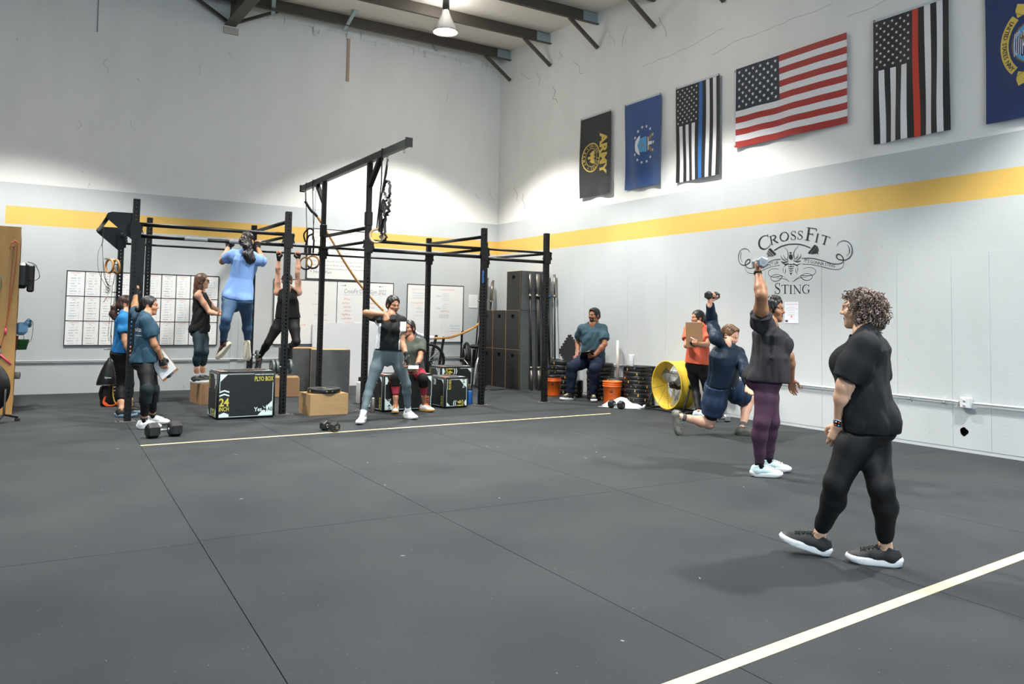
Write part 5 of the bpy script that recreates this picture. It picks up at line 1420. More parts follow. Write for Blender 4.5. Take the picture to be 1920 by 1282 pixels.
def arcp(cx, cy, rx, ry, a0, a1, n=20): return [(cx + rx * cos(R(a0 + (a1 - a0) * k / n)), cy + ry * sin(R(a0 + (a1 - a0) * k / n))) for k in range(n + 1)]
def glyph(c):
    """serif capitals in a unit box: list of (points, widths)"""
    S_ = lambda x, y, w=.3: ([(x - w / 2, y), (x + w / 2, y)], .04)
    if c == 'I': return [([(.5, 0), (.5, 1)], TH), S_(.5, .02, .9), S_(.5, .98, .9)]
    if c == 'T': return [([(.5, 0), (.5, 1)], TH), S_(.5, .02, .42), ([(.02, .96), (.98, .96)], .06), ([(.04, .98), (.03, .74)], [.08, .02]), ([(.96, .98), (.97, .74)], [.08, .02])]
    if c == 'F': return [([(.26, 0), (.26, 1)], TH), S_(.26, .02, .46), ([(.05, .97), (.95, .97)], .05), ([(.93, .98), (.95, .76)], [.08, .02]), ([(.3, .53), (.68, .53)], .05), ([(.68, .64), (.68, .42)], .04)]
    if c == 'N': return [([(.16, 0), (.16, 1)], TN * 1.2), ([(.10, .98), (.84, .02)], TH), ([(.84, 0), (.84, 1)], TN * 1.2), S_(.16, .02, .28), S_(.10, .98, .2), S_(.84, .98, .28)]
    if c == 'R':
        b = arcp(.42, .75, .36, .23, 90, -90)
        return [([(.2, 0), (.2, 1)], TH), S_(.2, .02, .38), S_(.16, .98, .24), ([(.2, .98)] + b + [(.2, .52)], [TN] + [TN + (TH - TN) * sin(pi * k / 20) for k in range(21)] + [TN]), ([(.42, .52), (.86, .04), (1.0, .02)], [TH, TH, .03])]
    if c == 'O': return [(arcp(.5, .5, .44, .48, 0, 360, 40), [TN + (TH - TN) * abs(cos(R(9 * k))) for k in range(41)])]
    if c in 'CG':
        o = [(arcp(.54, .5, .46, .48, 48, 312, 34), [TN + (TH - TN) * max(0, -cos(R(48 + 264 * k / 34))) for k in range(35)]), ([(.86, .70), (.88, .97)], [.02, .06])]
        o += [([(.84, .14), (.84, .42)], TH), ([(.62, .42), (.98, .42)], .04)] if c == 'G' else [([(.86, .16), (.94, .26)], [.04, .02])]
        return o
    if c == 'S':
        p = [(.82, .74), (.74, .92), (.5, .975), (.26, .92), (.17, .77), (.28, .62), (.52, .51), (.76, .40), (.85, .24), (.74, .08), (.48, .025), (.22, .09), (.13, .30)]
        pp = bez([(a, b, 0) for a, b in p], 5); n = len(pp)
        return [([(v.x, v.y) for v in pp], [TN + (TH * 1.05 - TN) * math.exp(-((i / n - .5) / .17) ** 2) for i in range(n)]), ([(.82, .70), (.84, .98)], [.02, .06]), ([(.13, .32), (.12, .02)], [.02, .06])]
for k, (c, u, v, w_, h_, ang) in enumerate(M_G):
    q = MB()
    if v < 0: ang = 0
    Mg = Mm @ Matrix.Translation((u, v, 0)) @ Matrix.Rotation(ang, 4, 'Z') @ Matrix.Scale(1, 4)
    for pts, ws in glyph(c):
        n = len(pts)
        wl = ws if isinstance(ws, list) else [ws] * n
        ribbon(q, [((x - .5) * w_, (y - .5) * h_) for x, y in pts], [a * h_ for a in wl], Mg)
    q.build('painted_letter', M_logo, wall_right)
for s, a, b_, h_ in M_T:
    q = MB()
    s2 = 'WE ' + s if s.startswith('WON') else s
    if s2 != s: a = (a[0] - .09, a[1] - .018)
    d = Vector((b_[0] - a[0], b_[1] - a[1]))
    put_text(q, s2, Mm @ Matrix.Translation((a[0], a[1], 0)) @ Matrix.Rotation(math.atan2(d.y, d.x), 4, 'Z'), h_, d.length, -.004)
    q.build('painted_motto', M_logo, wall_right)

# ------------------------------------------------------------ flags
def cloth(n, c, bump=.25): return mat(n, c, .55, bump=bump, bscale=7, stretch=(1, 1, .35), sheen=.2)
C_bk, C_wh, C_rd, C_nv, C_bl, C_br = cloth('flag_black', '#131416'), cloth('flag_white', '#e4e3e6'), cloth('flag_red', '#a8281f'), cloth('flag_navy', '#182438'), cloth('flag_blue_line', '#2163a6'), cloth('flag_bright_red', '#c93a22')
C_af, C_na, C_gd, C_sk = cloth('flag_air_blue', '#1d4a86'), cloth('flag_sea_blue', '#123063'), cloth('flag_gold', '#d8bb52'), cloth('flag_sky', '#4d9fd0')
C_tan, C_bn = cloth('flag_tan', '#8f7b42'), cloth('flag_brown', '#7d5a2a')
class Flag:
    def __init__(s, name, label, y0, z1, W_, H_, mats, seed, amp=.024):
        s.t = thing(name, label, 'flag', (XW - .02, y0, z1), 0, 'flags on the right wall')
        s.M = plane_M((XW - .045, y0, z1), (0, -1, 0), (0, 0, 1))      # u right, v up (0 at the top, negative below)
        s.W, s.H, s.q, s.mats, s.amp = W_, H_, MB(), mats, amp
        r = random.Random(seed)
        s.ph = [(r.uniform(2, 7), r.uniform(-3, 3), r.uniform(0, 6), r.uniform(.3, 1)) for _ in range(5)]
    def d(s, u, v):
        e = min(1, .15 + abs(v) / s.H * 1.1)
        return s.amp * e * sum(a * sin(fx * 2.2 * u + fy * v + p) for fx, fy, p, a in s.ph) / 2 + .004
    def grid(s, u0, u1, v0, v1, mi, nu=None, nv=None, off=0.):
        nu = nu or max(1, int((u1 - u0) / .06)); nv = nv or max(1, int((v1 - v0) / .06))
        vs = [(u, v, s.d(u, v) + off) for i in range(nu + 1) for j in range(nv + 1) for u, v in [(u0 + (u1 - u0) * i / nu, v0 + (v1 - v0) * j / nv)]]
        s.q.add(vs, [(i * (nv + 1) + j, (i + 1) * (nv + 1) + j, (i + 1) * (nv + 1) + j + 1, i * (nv + 1) + j + 1) for i in range(nu) for j in range(nv)], mi, True, s.M)
    def poly(s, pts, mi, off=.002):
        c = (sum(p[0] for p in pts) / len(pts), sum(p[1] for p in pts) / len(pts))
        vs = [(p[0], p[1], s.d(*p) + off) for p in [c] + list(pts)]
        n = len(pts)
        s.q.add(vs, [(0, 1 + k, 1 + (k + 1) % n) for k in range(n)], mi, False, s.M)
    def strip(s, pts, w, mi, off=.002):
        P = [Vector(p) for p in pts]; n = len(P); vs = []
        for i in range(n):
            t = (P[min(i + 1, n - 1)] - P[max(0, i - 1)]).normalized(); k = Vector((-t.y, t.x)) * w / 2
            for g in (P[i] - k, P[i] + k): vs.append((g.x, g.y, s.d(g.x, g.y) + off))
        s.q.add(vs, [(2 * i, 2 * i + 2, 2 * i + 3, 2 * i + 1) for i in range(n - 1)], mi, False, s.M)
    def star(s, u, v, r, mi, rot=0., off=.002):
        s.poly([(u + rr * sin(rot + k * pi / 5), v + rr * cos(rot + k * pi / 5)) for k in range(10) for rr in [r if k % 2 == 0 else r * .40]], mi, off)
    def text(s, txt, u, v, h, rot, mi, width=None, bold=.03, off=.0025):
        vs, fs, x0, x1 = text_mesh(txt, bold); k = h / .7; kx = k if width is None else width / (x1 - x0)
        c, sn = cos(rot), sin(rot); out = []
        for p in vs:
            x, y = (p.x - (x0 + x1) / 2) * kx, (p.y - .35) * k
            a, b = u + x * c - y * sn, v + x * sn + y * c
            out.append((a, b, s.d(a, b) + off))
        s.q.add(out, fs, mi, False, s.M)
    def done(s, header='top'):
        s.q.build('flag_cloth', s.mats, s.t, True)
        q = MB()
        if header == 'top': q.box((s.W / 2, .012, .006), (s.W, .03, .006), 0, s.M); g = [(.02, .012), (s.W - .02, .012)]
        else: q.box((-.018, -s.H / 2, .006), (.034, s.H, .006), 0, s.M); g = [(-.018, -.03), (-.018, -s.H + .03)]
        q.build('header_tape', mat('white_canvas', '#c9ced2', .7), s.t, True)
        for a, b in g: MB().lathe([(.006, .012), (.014, .011), (.014, .008)], 14, 0, s.M @ Matrix.Translation((a, b, 0))).build('grommet', mat('brass', '#a08a4a', .35, .9), s.t, True)
def line_flag(label, y0, z1, W_, H_, line, seed):
    f = Flag('line_flag', label, y0, z1, W_, H_, [C_bk, C_wh, line], seed)
    sw = W_ / 13
    for k in range(13):
        mi = 2 if k == 7 else (1 if k % 2 == 1 and k < 7 else (1 if k in (9, 11) else 0))
        ct = .41 * H_ if k < 7 else 0
        if ct: f.grid(k * sw, (k + 1) * sw, -ct, 0, 0)
        f.grid(k * sw, (k + 1) * sw, -H_, -ct, mi)
    for i in range(11):
        for j in range(9):
            if (i + j) % 2 == 0: f.star(7 * sw * (j + 1) / 10, -.41 * H_ * (i + 1) / 12, .021, 1, pi / 2 * 0)
    f.done()
# army
f = Flag('army_flag', 'black and gold army flag hanging sideways, leftmost of the row', 11.88, 5.01, .90, 1.45, [C_bk, C_gd], 3)
f.grid(0, .9, -1.45, 0, 0)
f.text('ARMY', .69, -.72, .19, -pi / 2, 1, .76, .045)
cu_, cv_ = .33, -.74
for r_, w_ in ((.255, .022), (.165, .012)): f.strip([(cu_ + r_ * cos(a), cv_ + r_ * sin(a)) for a in [2 * pi * k / 40 for k in range(41)]], w_, 1)
for k, ch in enumerate('UNITED STATES'):
    a = R(100) - R(190) * k / 12 - R(0)
    if ch != ' ': f.text(ch, cu_ + .21 * cos(a), cv_ + .21 * sin(a), .048, a - pi / 2, 1, None, .02)
for k, ch in enumerate('ARMY'):
    a = R(150) + R(60) * k / 3
    f.text(ch, cu_ + .21 * cos(a), cv_ + .21 * sin(a), .048, a + pi / 2, 1, None, .02)
f.star(cu_ + .21 * cos(R(125)), cv_ + .21 * sin(R(125)), .02, 1); f.star(cu_ + .21 * cos(R(240)), cv_ + .21 * sin(R(240)), .02, 1)
for s_ in (-1, 1):   # eagle with spread wings, turned with the flag
    f.poly([(cu_ + .05, cv_ + .01 * s_), (cu_ + .10, cv_ + .06 * s_), (cu_ + .09, cv_ + .12 * s_), (cu_ + .02, cv_ + .11 * s_), (cu_ - .06, cv_ + .07 * s_), (cu_ - .02, cv_ + .03 * s_)], 1)
f.poly([(cu_ + .11, cv_ + .012), (cu_ + .11, cv_ - .012), (cu_ - .0, cv_ - .03), (cu_ - .11, cv_ - .02), (cu_ - .11, cv_ + .02), (cu_ - .0, cv_ + .03)], 1, .003)
f.done()
# air force
f = Flag('air_force_flag', 'blue flag with a ring of white stars and a winged shield, second of the row', 10.61, 5.0, .92, 1.45, [C_af, C_wh, C_sk, C_tan, C_bn], 5, .028)
f.grid(0, .92, -1.45, 0, 0)
cu_, cv_ = .50, -.745
for k in range(13):
    a = R(62) - R(304) * k / 12 + R(90)
    f.star(cu_ + .235 * cos(a), cv_ + .30 * sin(a), .034, 1, -pi / 2)
f.poly([(cu_ - .10, cv_ + .115), (cu_ + .06, cv_ + .13), (cu_ + .06, cv_ - .13), (cu_ - .10, cv_ - .115), (cu_ - .15, cv_)], 2)
f.strip([(cu_ + .06, cv_ + .13), (cu_ + .06, cv_ - .13)], .012, 4, .003)
for k in range(6):
    a = 2 * pi * k / 6; f.strip([(cu_ - .03, cv_), (cu_ - .03 + .07 * cos(a), cv_ + .07 * sin(a))], .012, 3, .003)
f.strip([(cu_ + .09, cv_ + .11), (cu_ + .09, cv_ - .11)], .018, 1, .002)
for s_ in (-1, 1):
    f.poly([(cu_ + .10, cv_ + .02 * s_), (cu_ + .17, cv_ + .07 * s_), (cu_ + .23, cv_ + .17 * s_), (cu_ + .15, cv_ + .14 * s_), (cu_ + .10, cv_ + .09 * s_)], 3, .003)
f.poly([(cu_ + .10, cv_ + .03), (cu_ + .20, cv_ + .025), (cu_ + .20, cv_ - .025), (cu_ + .10, cv_ - .03)], 1, .004)
f.poly([(cu_ - .13, cv_ + .15), (cu_ - .09, cv_ + .17), (cu_ - .12, cv_), (cu_ - .09, cv_ - .17), (cu_ - .13, cv_ - .15), (cu_ - .2, cv_ - .08), (cu_ - .21, cv_), (cu_ - .2, cv_ + .08)], 1, .001)
f.done()
line_flag('black and white flag with one blue stripe, third of the row', 9.345, 4.99, .935, 1.485, C_bl, 8)
# stars and stripes
f = Flag('national_flag', 'red and white striped flag with starred navy canton, hung level', 8.09, 4.985, 1.82, 1.145, [C_rd, C_wh, C_nv], 12, .026)
sh_ = 1.145 / 13
for k in range(13):
    v1, v0 = -k * sh_, -(k + 1) * sh_
    x0 = .4 * 1.9 if k < 7 else 0
    if k < 7: f.grid(0, x0, v0, v1, 2)
    f.grid(x0, 1.82, v0, v1, 0 if k % 2 == 0 else 1)
for i in range(11):
    for j in range(9):
        if (i + j) % 2 == 0: f.star(.76 * (i + 1) / 12, -7 * sh_ * (j + 1) / 10, .029, 1)
f.done('left')
line_flag('black and white flag with one red stripe, fifth of the row', 5.905, 4.99, .93, 1.49, C_br, 15)
# navy
f = Flag('navy_flag', 'dark blue navy flag with gold scroll, cut by the right edge of the picture', 4.585, 5.0, .93, 1.52, [C_na, C_gd, C_sk, C_wh, C_nv, C_bn], 18, .018)
f.grid(0, .93, -1.52, 0, 0)
cu_, cv_ = .50, -.755
f.poly([(cu_ + .225 * cos(a), cv_ + .225 * sin(a)) for a in [2 * pi * k / 40 for k in range(40)]], 2)
f.strip([(cu_ + .225 * cos(a), cv_ + .225 * sin(a)) for a in [2 * pi * k / 48 for k in range(49)]], .016, 5, .003)
for k in range(7): f.strip([(cu_ - .2 + .02 * k + .01 * sin(5 * v), cv_ + v) for v in [-.12 + .06 * j + .01 * (k % 3) for j in range(5)]], .008, 3, .003)
f.poly([(cu_ - .13, cv_ - .02), (cu_ - .02, cv_ + .12), (cu_ + .02, cv_ - .06)], 3, .004); f.poly([(cu_ - .15, cv_ + .06), (cu_ - .09, cv_ + .10), (cu_ - .1, cv_ + .03)], 5, .004)
f.poly([(cu_ - .06, cv_ - .14), (cu_ + .08, cv_ - .10), (cu_ + .08, cv_ + .13), (cu_ - .03, cv_ + .02)], 3, .004)
arc = [(cu_ + .305 * cos(R(a)), cv_ + .36 * sin(R(a))) for a in range(128, 233, 5)]
f.strip(arc, .085, 1, .002)
for s_ in (1, -1):
    e = [(cu_ - .17, cv_ + s_ * .28), (cu_ - .10, cv_ + s_ * .30), (cu_ - .085, cv_ + s_ * .40), (cu_ - .17, cv_ + s_ * .43), (cu_ - .19, cv_ + s_ * .36)]
    f.poly(e, 1, .0015); f.strip([(cu_ - .19, cv_ + s_ * .335), (cu_ - .11, cv_ + s_ * .29)], .006, 5, .003)
    f.strip([(cu_ - .09, cv_ + s_ * .40), (cu_ + .05, cv_ + s_ * .42)], .05, 1, .001)
for k, ch in enumerate('UNITED STATES NAVY'):
    a = R(139 + 83 * k / 17)
    if ch != ' ': f.text(ch, cu_ + .305 * cos(a), cv_ + .36 * sin(a), .044, a - 1.5 * pi, 4, None, .02)
f.done()
# ------------------------------------------------------------ people: smooth-blended bodies meshed by surface nets
class Field:
    def __init__(s, lo, hi, vox):
        s.lo = np.array(lo, dtype=np.float64) - vox * 3; s.vox = vox
        s.n = np.ceil((np.array(hi) - s.lo) / vox).astype(int) + 4
        s.a = np.full(s.n, 1e3, dtype=np.float32)
    def block(s, lo, hi):
        i0 = np.clip(np.floor((np.array(lo) - s.lo) / s.vox).astype(int), 0, s.n - 1)
        i1 = np.clip(np.ceil((np.array(hi) - s.lo) / s.vox).astype(int) + 1, 1, s.n)
        if np.any(i1 <= i0): return None, None
        g = [(s.lo[k] + s.vox * np.arange(i0[k], i1[k])).astype(np.float32) for k in range(3)]
        return tuple(slice(i0[k], i1[k]) for k in range(3)), (g[0][:, None, None], g[1][None, :, None], g[2][None, None, :])
    def put(s, lo, hi, fn, k=.02, op='u'):
        m = k + 3 * s.vox + .004
        sl, P = s.block(np.array(lo) - m, np.array(hi) + m)
        if sl is None: return
        d = fn(*P).astype(np.float32); a = s.a[sl]
        d = np.broadcast_to(d, a.shape)
        if op == 'u':
            hh = np.maximum(k - np.abs(a - d), 0) / max(k, 1e-6)
            s.a[sl] = np.minimum(a, d) - hh * hh * k * .25
        elif op == 's':
            d = -d; hh = np.maximum(k - np.abs(a - d), 0) / max(k, 1e-6)
            s.a[sl] = np.maximum(a, d) + hh * hh * k * .25
        else:
            s.a[sl] = np.maximum(a, d)
    def cone(s, a, b, ra, rb, k=.02, cuts=(), op='u', off=0.):
        a, b = np.array(a, float), np.array(b, float); ra += off; rb += off
        ab = b - a; L2 = max(ab @ ab, 1e-9)
        def fn(X, Y, Z):
            x, y, z = X - a[0], Y - a[1], Z - a[2]
            t = np.clip((x * ab[0] + y * ab[1] + z * ab[2]) / L2, 0, 1)
            d = np.sqrt((x - t * ab[0]) ** 2 + (y - t * ab[1]) ** 2 + (z - t * ab[2]) ** 2) - (ra + (rb - ra) * t)
            for p, n in cuts:
                d = np.maximum(d, (X - p[0]) * n[0] + (Y - p[1]) * n[1] + (Z - p[2]) * n[2])
            return d
        r = max(ra, rb)
        s.put(np.minimum(a, b) - r, np.maximum(a, b) + r, fn, k, op)
    def ell(s, c, rad, k=.02, op='u', R3=None):
        c = np.array(c, float); rad = np.array(rad, float); m = rad.min()
        A = np.eye(3) if R3 is None else np.array(R3)      # rows = local axes
        def fn(X, Y, Z):
            x, y, z = X - c[0], Y - c[1], Z - c[2]
            q = [(A[i, 0] * x + A[i, 1] * y + A[i, 2] * z) / rad[i] for i in range(3)]
            e = np.sqrt(q[0] ** 2 + q[1] ** 2 + q[2] ** 2)
            g = np.sqrt((q[0] / rad[0]) ** 2 + (q[1] / rad[1]) ** 2 + (q[2] / rad[2]) ** 2) + 1e-6
            return e * (e - 1) / g
        R_ = rad.max() if R3 is not None else rad
        s.put(c - R_, c + R_, fn, k, op)
    def plane(s, p, n):
        g = [s.lo[k] + s.vox * np.arange(s.n[k]) for k in range(3)]
        d = ((g[0] - p[0]) * n[0])[:, None, None] + ((g[1] - p[1]) * n[1])[None, :, None] + ((g[2] - p[2]) * n[2])[None, None, :]
        s.a = np.maximum(s.a, d.astype(np.float32))
    def grid(s):
        g = [(s.lo[k] + s.vox * np.arange(s.n[k])).astype(np.float32) for k in range(3)]
        return g[0][:, None, None], g[1][None, :, None], g[2][None, None, :]
    def mesh(s):
        f = s.a
        ins = f < 0
        n = f.shape
        c = [ins[i:n[0] - 1 + i, j:n[1] - 1 + j, k:n[2] - 1 + k] for i in (0, 1) for j in (0, 1) for k in (0, 1)]
        cnt = sum(x.astype(np.int8) for x in c)
        act = (cnt > 0) & (cnt < 8)
        I = np.argwhere(act)
        if len(I) == 0: return np.zeros((0, 3)), np.zeros((0, 4), int)
        idx = np.full(act.shape, -1, dtype=np.int64); idx[act] = np.arange(len(I))
        acc = np.zeros((len(I), 3)); w = np.zeros(len(I))
        V = {}
        for i in (0, 1):
            for j in (0, 1):
                for k in (0, 1): V[(i, j, k)] = f[I[:, 0] + i, I[:, 1] + j, I[:, 2] + k].astype(np.float64)
        for A, va in V.items():
            for ax in range(3):
                if A[ax] == 0:
                    B = list(A); B[ax] = 1; vb = V[tuple(B)]
                    cr = (va < 0) != (vb < 0)
                    t = np.where(cr, va / np.where(cr, va - vb, 1), 0)
                    p = np.zeros((len(I), 3)); p[:] = A; p[:, ax] = t
                    acc += p * cr[:, None]; w += cr
        P = (I + acc / w[:, None]) * s.vox + s.lo
        Q = []
        for ax in range(3):
            u, v = (ax + 1) % 3, (ax + 2) % 3
            sa = [slice(None)] * 3; sb = [slice(None)] * 3
            sa[ax] = slice(0, n[ax] - 1); sb[ax] = slice(1, n[ax])
            for q_ in (u, v):
                sa[q_] = slice(1, n[q_] - 1); sb[q_] = slice(1, n[q_] - 1)
            A, B = ins[tuple(sa)], ins[tuple(sb)]
            E = np.argwhere(A != B)
            if not len(E): continue
            fl = A[E[:, 0], E[:, 1], E[:, 2]]
            base = E.copy(); base[:, u] += 1; base[:, v] += 1
            def g(du, dv):
                q_ = base.copy(); q_[:, u] -= du; q_[:, v] -= dv
                return idx[q_[:, 0], q_[:, 1], q_[:, 2]]
            q4 = np.stack([g(1, 1), g(0, 1), g(0, 0), g(1, 0)], 1)
            q4[~fl] = q4[~fl][:, ::-1]
            Q.append(q4)
        return P, np.concatenate(Q)

def relax(P, Q, it=1, lam=.5):
    for _ in range(it):
        acc = np.zeros_like(P); w = np.zeros(len(P))
        for a, b in ((0, 1), (1, 2), (2, 3), (3, 0)):
            np.add.at(acc, Q[:, a], P[Q[:, b]]); np.add.at(acc, Q[:, b], P[Q[:, a]])
            np.add.at(w, Q[:, a], 1); np.add.at(w, Q[:, b], 1)
        P = P * (1 - lam) + lam * acc / np.maximum(w, 1)[:, None]
    return P

def np_mesh(name, parts):
    """parts: list of (P, Q, material index array or int)"""
    vs, fs, ms, o = [], [], [], 0
    for P, Q, m in parts:
        if not len(P): continue
        vs.append(P); fs.append(Q + o); o += len(P)
        ms.append(np.full(len(Q), m) if np.isscalar(m) else m)
    P, Q, m = np.concatenate(vs), np.concatenate(fs), np.concatenate(ms)
    me = bpy.data.meshes.new(name)
    me.vertices.add(len(P)); me.vertices.foreach_set('co', P.astype(np.float32).ravel())
    me.loops.add(len(Q) * 4); me.loops.foreach_set('vertex_index', Q.astype(np.int32).ravel())
    me.polygons.add(len(Q)); me.polygons.foreach_set('loop_start', np.arange(len(Q), dtype=np.int32) * 4)
    me.polygons.foreach_set('loop_total', np.full(len(Q), 4, dtype=np.int32))
    me.polygons.foreach_set('material_index', m.astype(np.int32))
    me.polygons.foreach_set('use_smooth', np.ones(len(Q), dtype=bool))
    me.update(calc_edges=True); me.validate()
    return me

def np_obj(name, parts, mats, parent, label=None):
    me = np_mesh(name, parts)
    for m in mats: me.materials.append(m)
    return put(name, me, parent, True, None, label)

def folds(X, Y, Z, seed, fxy=30., fz=9.):
    fxy, fz = fxy * 2.1, fz * 1.7
    r = np.random.RandomState(seed); out = 0
    for k in range(4):
        a = r.uniform(0, 2 * np.pi); kx, ky, kz = np.cos(a) * fxy * r.uniform(.6, 1.3), np.sin(a) * fxy * r.uniform(.6, 1.3), fz * r.uniform(-1.4, 1.4)
        b = r.uniform(0, 6, 4)
        w = 1.1 * np.sin(7 * X + b[1]) + 1.1 * np.sin(6 * Z + b[2]) + .8 * np.sin(8 * Y + b[3])
        out = out + (.5 - np.abs(np.sin((kx * X + ky * Y + kz * Z + 1.6 * w + b[0]) * .5)) ** .8) * r.uniform(.5, 1) * (.55 + .45 * np.sin(5 * X + 4 * Y + 6 * Z + b[3] * 2))
    return out * 1.25

def U(v): v = np.array(v, float); return v / max(np.linalg.norm(v), 1e-9)
def hdv(a): a = R(a); return np.array([sin(a), cos(a), 0.])
def rtv(a): a = R(a); return np.array([cos(a), -sin(a), 0.])

def hand_field(wr, d, n, side, k, curl, spread=1., thumb_in=.3, glove=False, vox=.0034):
    """wr wrist, d towards the knuckles, n palm normal, side = unit vector towards the thumb"""
    d = U(d); n = U(n - d * (n @ d)); side = U(side - d * (side @ d) - n * (side @ n))
    f = Field(wr - .21 * k, wr + .21 * k, vox)
    o = .0035 if glove else 0.
    f.cone(wr - d * .03 * k, wr + d * .012 * k, .0255 * k, .024 * k, .01, off=o)
    names = [(.030, .082, .068), (.010, .088, .078), (-.010, .085, .073), (-.029, .077, .056)]
    for i, (s_, l, fl) in enumerate(names):
        kn = wr + d * l * k + side * s_ * k * spread
        f.cone(wr + d * .015 * k + side * s_ * .5 * k, kn, .0165 * k, .0125 * k, .012, off=o)
        dirn = d * 1.0; p = kn; ang = 0
        for j, (fr, r0, r1) in enumerate(((.46, .0098, .0088), (.30, .0088, .008), (.24, .008, .0066))):
            ang += curl[j] * (1 + .06 * (i - 1))
            dd = d * np.cos(ang) + n * np.sin(ang) + side * (s_ * 1.2 if j == 0 else s_ * .4) * (1 if curl[0] < .8 else .2)
            e = p + U(dd) * fl * fr * k
            if glove and j >= 1: break
            f.cone(p, e if not glove else p + (e - p) * .75, r0 * k, r1 * k, .004, off=o)
            p = e
    tb = wr + d * .022 * k + side * .022 * k + n * .006 * k
    t1 = tb + U(d * .55 + side * .75 + n * (.25 + thumb_in)) * .036 * k
    t2 = t1 + U(d * .8 + side * (.35 - thumb_in * .7) + n * (.2 + thumb_in)) * .030 * k
    t3 = t2 + U(d * .8 + side * (.05 - thumb_in) + n * (.2 + thumb_in * 1.2)) * .024 * k
    f.cone(tb, t1, .0155 * k, .0115 * k, .008, off=o)
    if not glove:
        f.cone(t1, t2, .011 * k, .0098 * k, .004); f.cone(t2, t3, .0098 * k, .0076 * k, .004)
    else:
        f.cone(t1, t1 + (t2 - t1) * .5, .011 * k, .0105 * k, .004, off=o)
    return f.mesh()

SHOE = {}
def shoe_parts():
    """canonical shoe: sole at z=0, ankle above the origin, toe along +y, length .275"""
    if SHOE: return SHOE
    f = Field((-.07, -.10, 0), (.07, .22, .13), .0055)
    f.ell((0, -.035, .05), (.037, .045, .05), .02)
    f.cone((0, -.02, .05), (0, .06, .048), .039, .041, .02)
    f.cone((0, .03, .065), (0, .10, .042), .033, .036, .02)
    f.ell((.002, .135, .036), (.046, .062, .032), .02)
    f.cone((0, -.018, .06), (0, -.022, .11), .040, .041, .02)
    f.plane((0, 0, .112), U((0, .38, 1.0)) * np.array([0, 1, 1]) if False else U((0, -.30, 1)))
    f.cone((0, -.012, .085), (0, -.02, .16), .031, .033, .004, op='s')
    f.plane((0, 0, .012), (0, 0, -1))
    SHOE['upper'] = f.mesh()
    out = [(-.0, -.082), (.022, -.076), (.034, -.05), (.037, -.01), (.038, .04), (.045, .09), (.050, .13), (.044, .168), (.024, .193), (0, .199), (-.024, .193), (-.042, .168), (-.047, .13), (-.043, .09), (-.037, .04), (-.036, -.01), (-.034, -.05), (-.022, -.076)]
    q = MB(); n = len(out)
    def toe(y): return .016 * max(0, (y - .12) / .08) ** 1.6 + .010 * max(0, (-.05 - y) / .03) ** 1.5
    rings = []
    for z, s_ in ((0, .93), (.008, 1.0), (.028, 1.05), (.040, 1.01), (.042, .9)):
        rings.append([(x * s_, .05 + (y - .05) * s_, max(z, toe(y) * (1 if z < .01 else .6)) + (toe(y) * .4 if z >= .01 else 0) + (.008 if z > .01 and y < 0 else 0)) for x, y in out])
    vs = [p for r in rings for p in r]
    q.add(vs, [(i * n + k, i * n + (k + 1) % n, (i + 1) * n + (k + 1) % n, (i + 1) * n + k) for i in range(4) for k in range(n)], 0, True)
    q.f.append(list(range(n))[::-1]); q.m.append(0); q.s.append(False); q.f.append(list(range(4 * n, 5 * n))); q.m.append(0); q.s.append(False)
    SHOE['sole'] = q
    q = MB()
    for k in range(5):
        y, z = .035 + .02 * k, .108 - .0062 * k
        for s_ in (-1, 1): q.tube([(-.022 * s_, y - .006, z - .006), (0, y + .002, z + .003), (.022 * s_, y + .012, z - .012)], .0028, 5)
    q.tube(bez([(0, .032, .104), (.022, .03, .112), (.034, .038, .096), (.012, .035, .10)], 5), .0026, 5); q.tube(bez([(0, .032, .104), (-.022, .03, .112), (-.034, .040, .094), (-.012, .035, .10)], 5), .0026, 5)
    SHOE['laces'] = q
    return SHOE

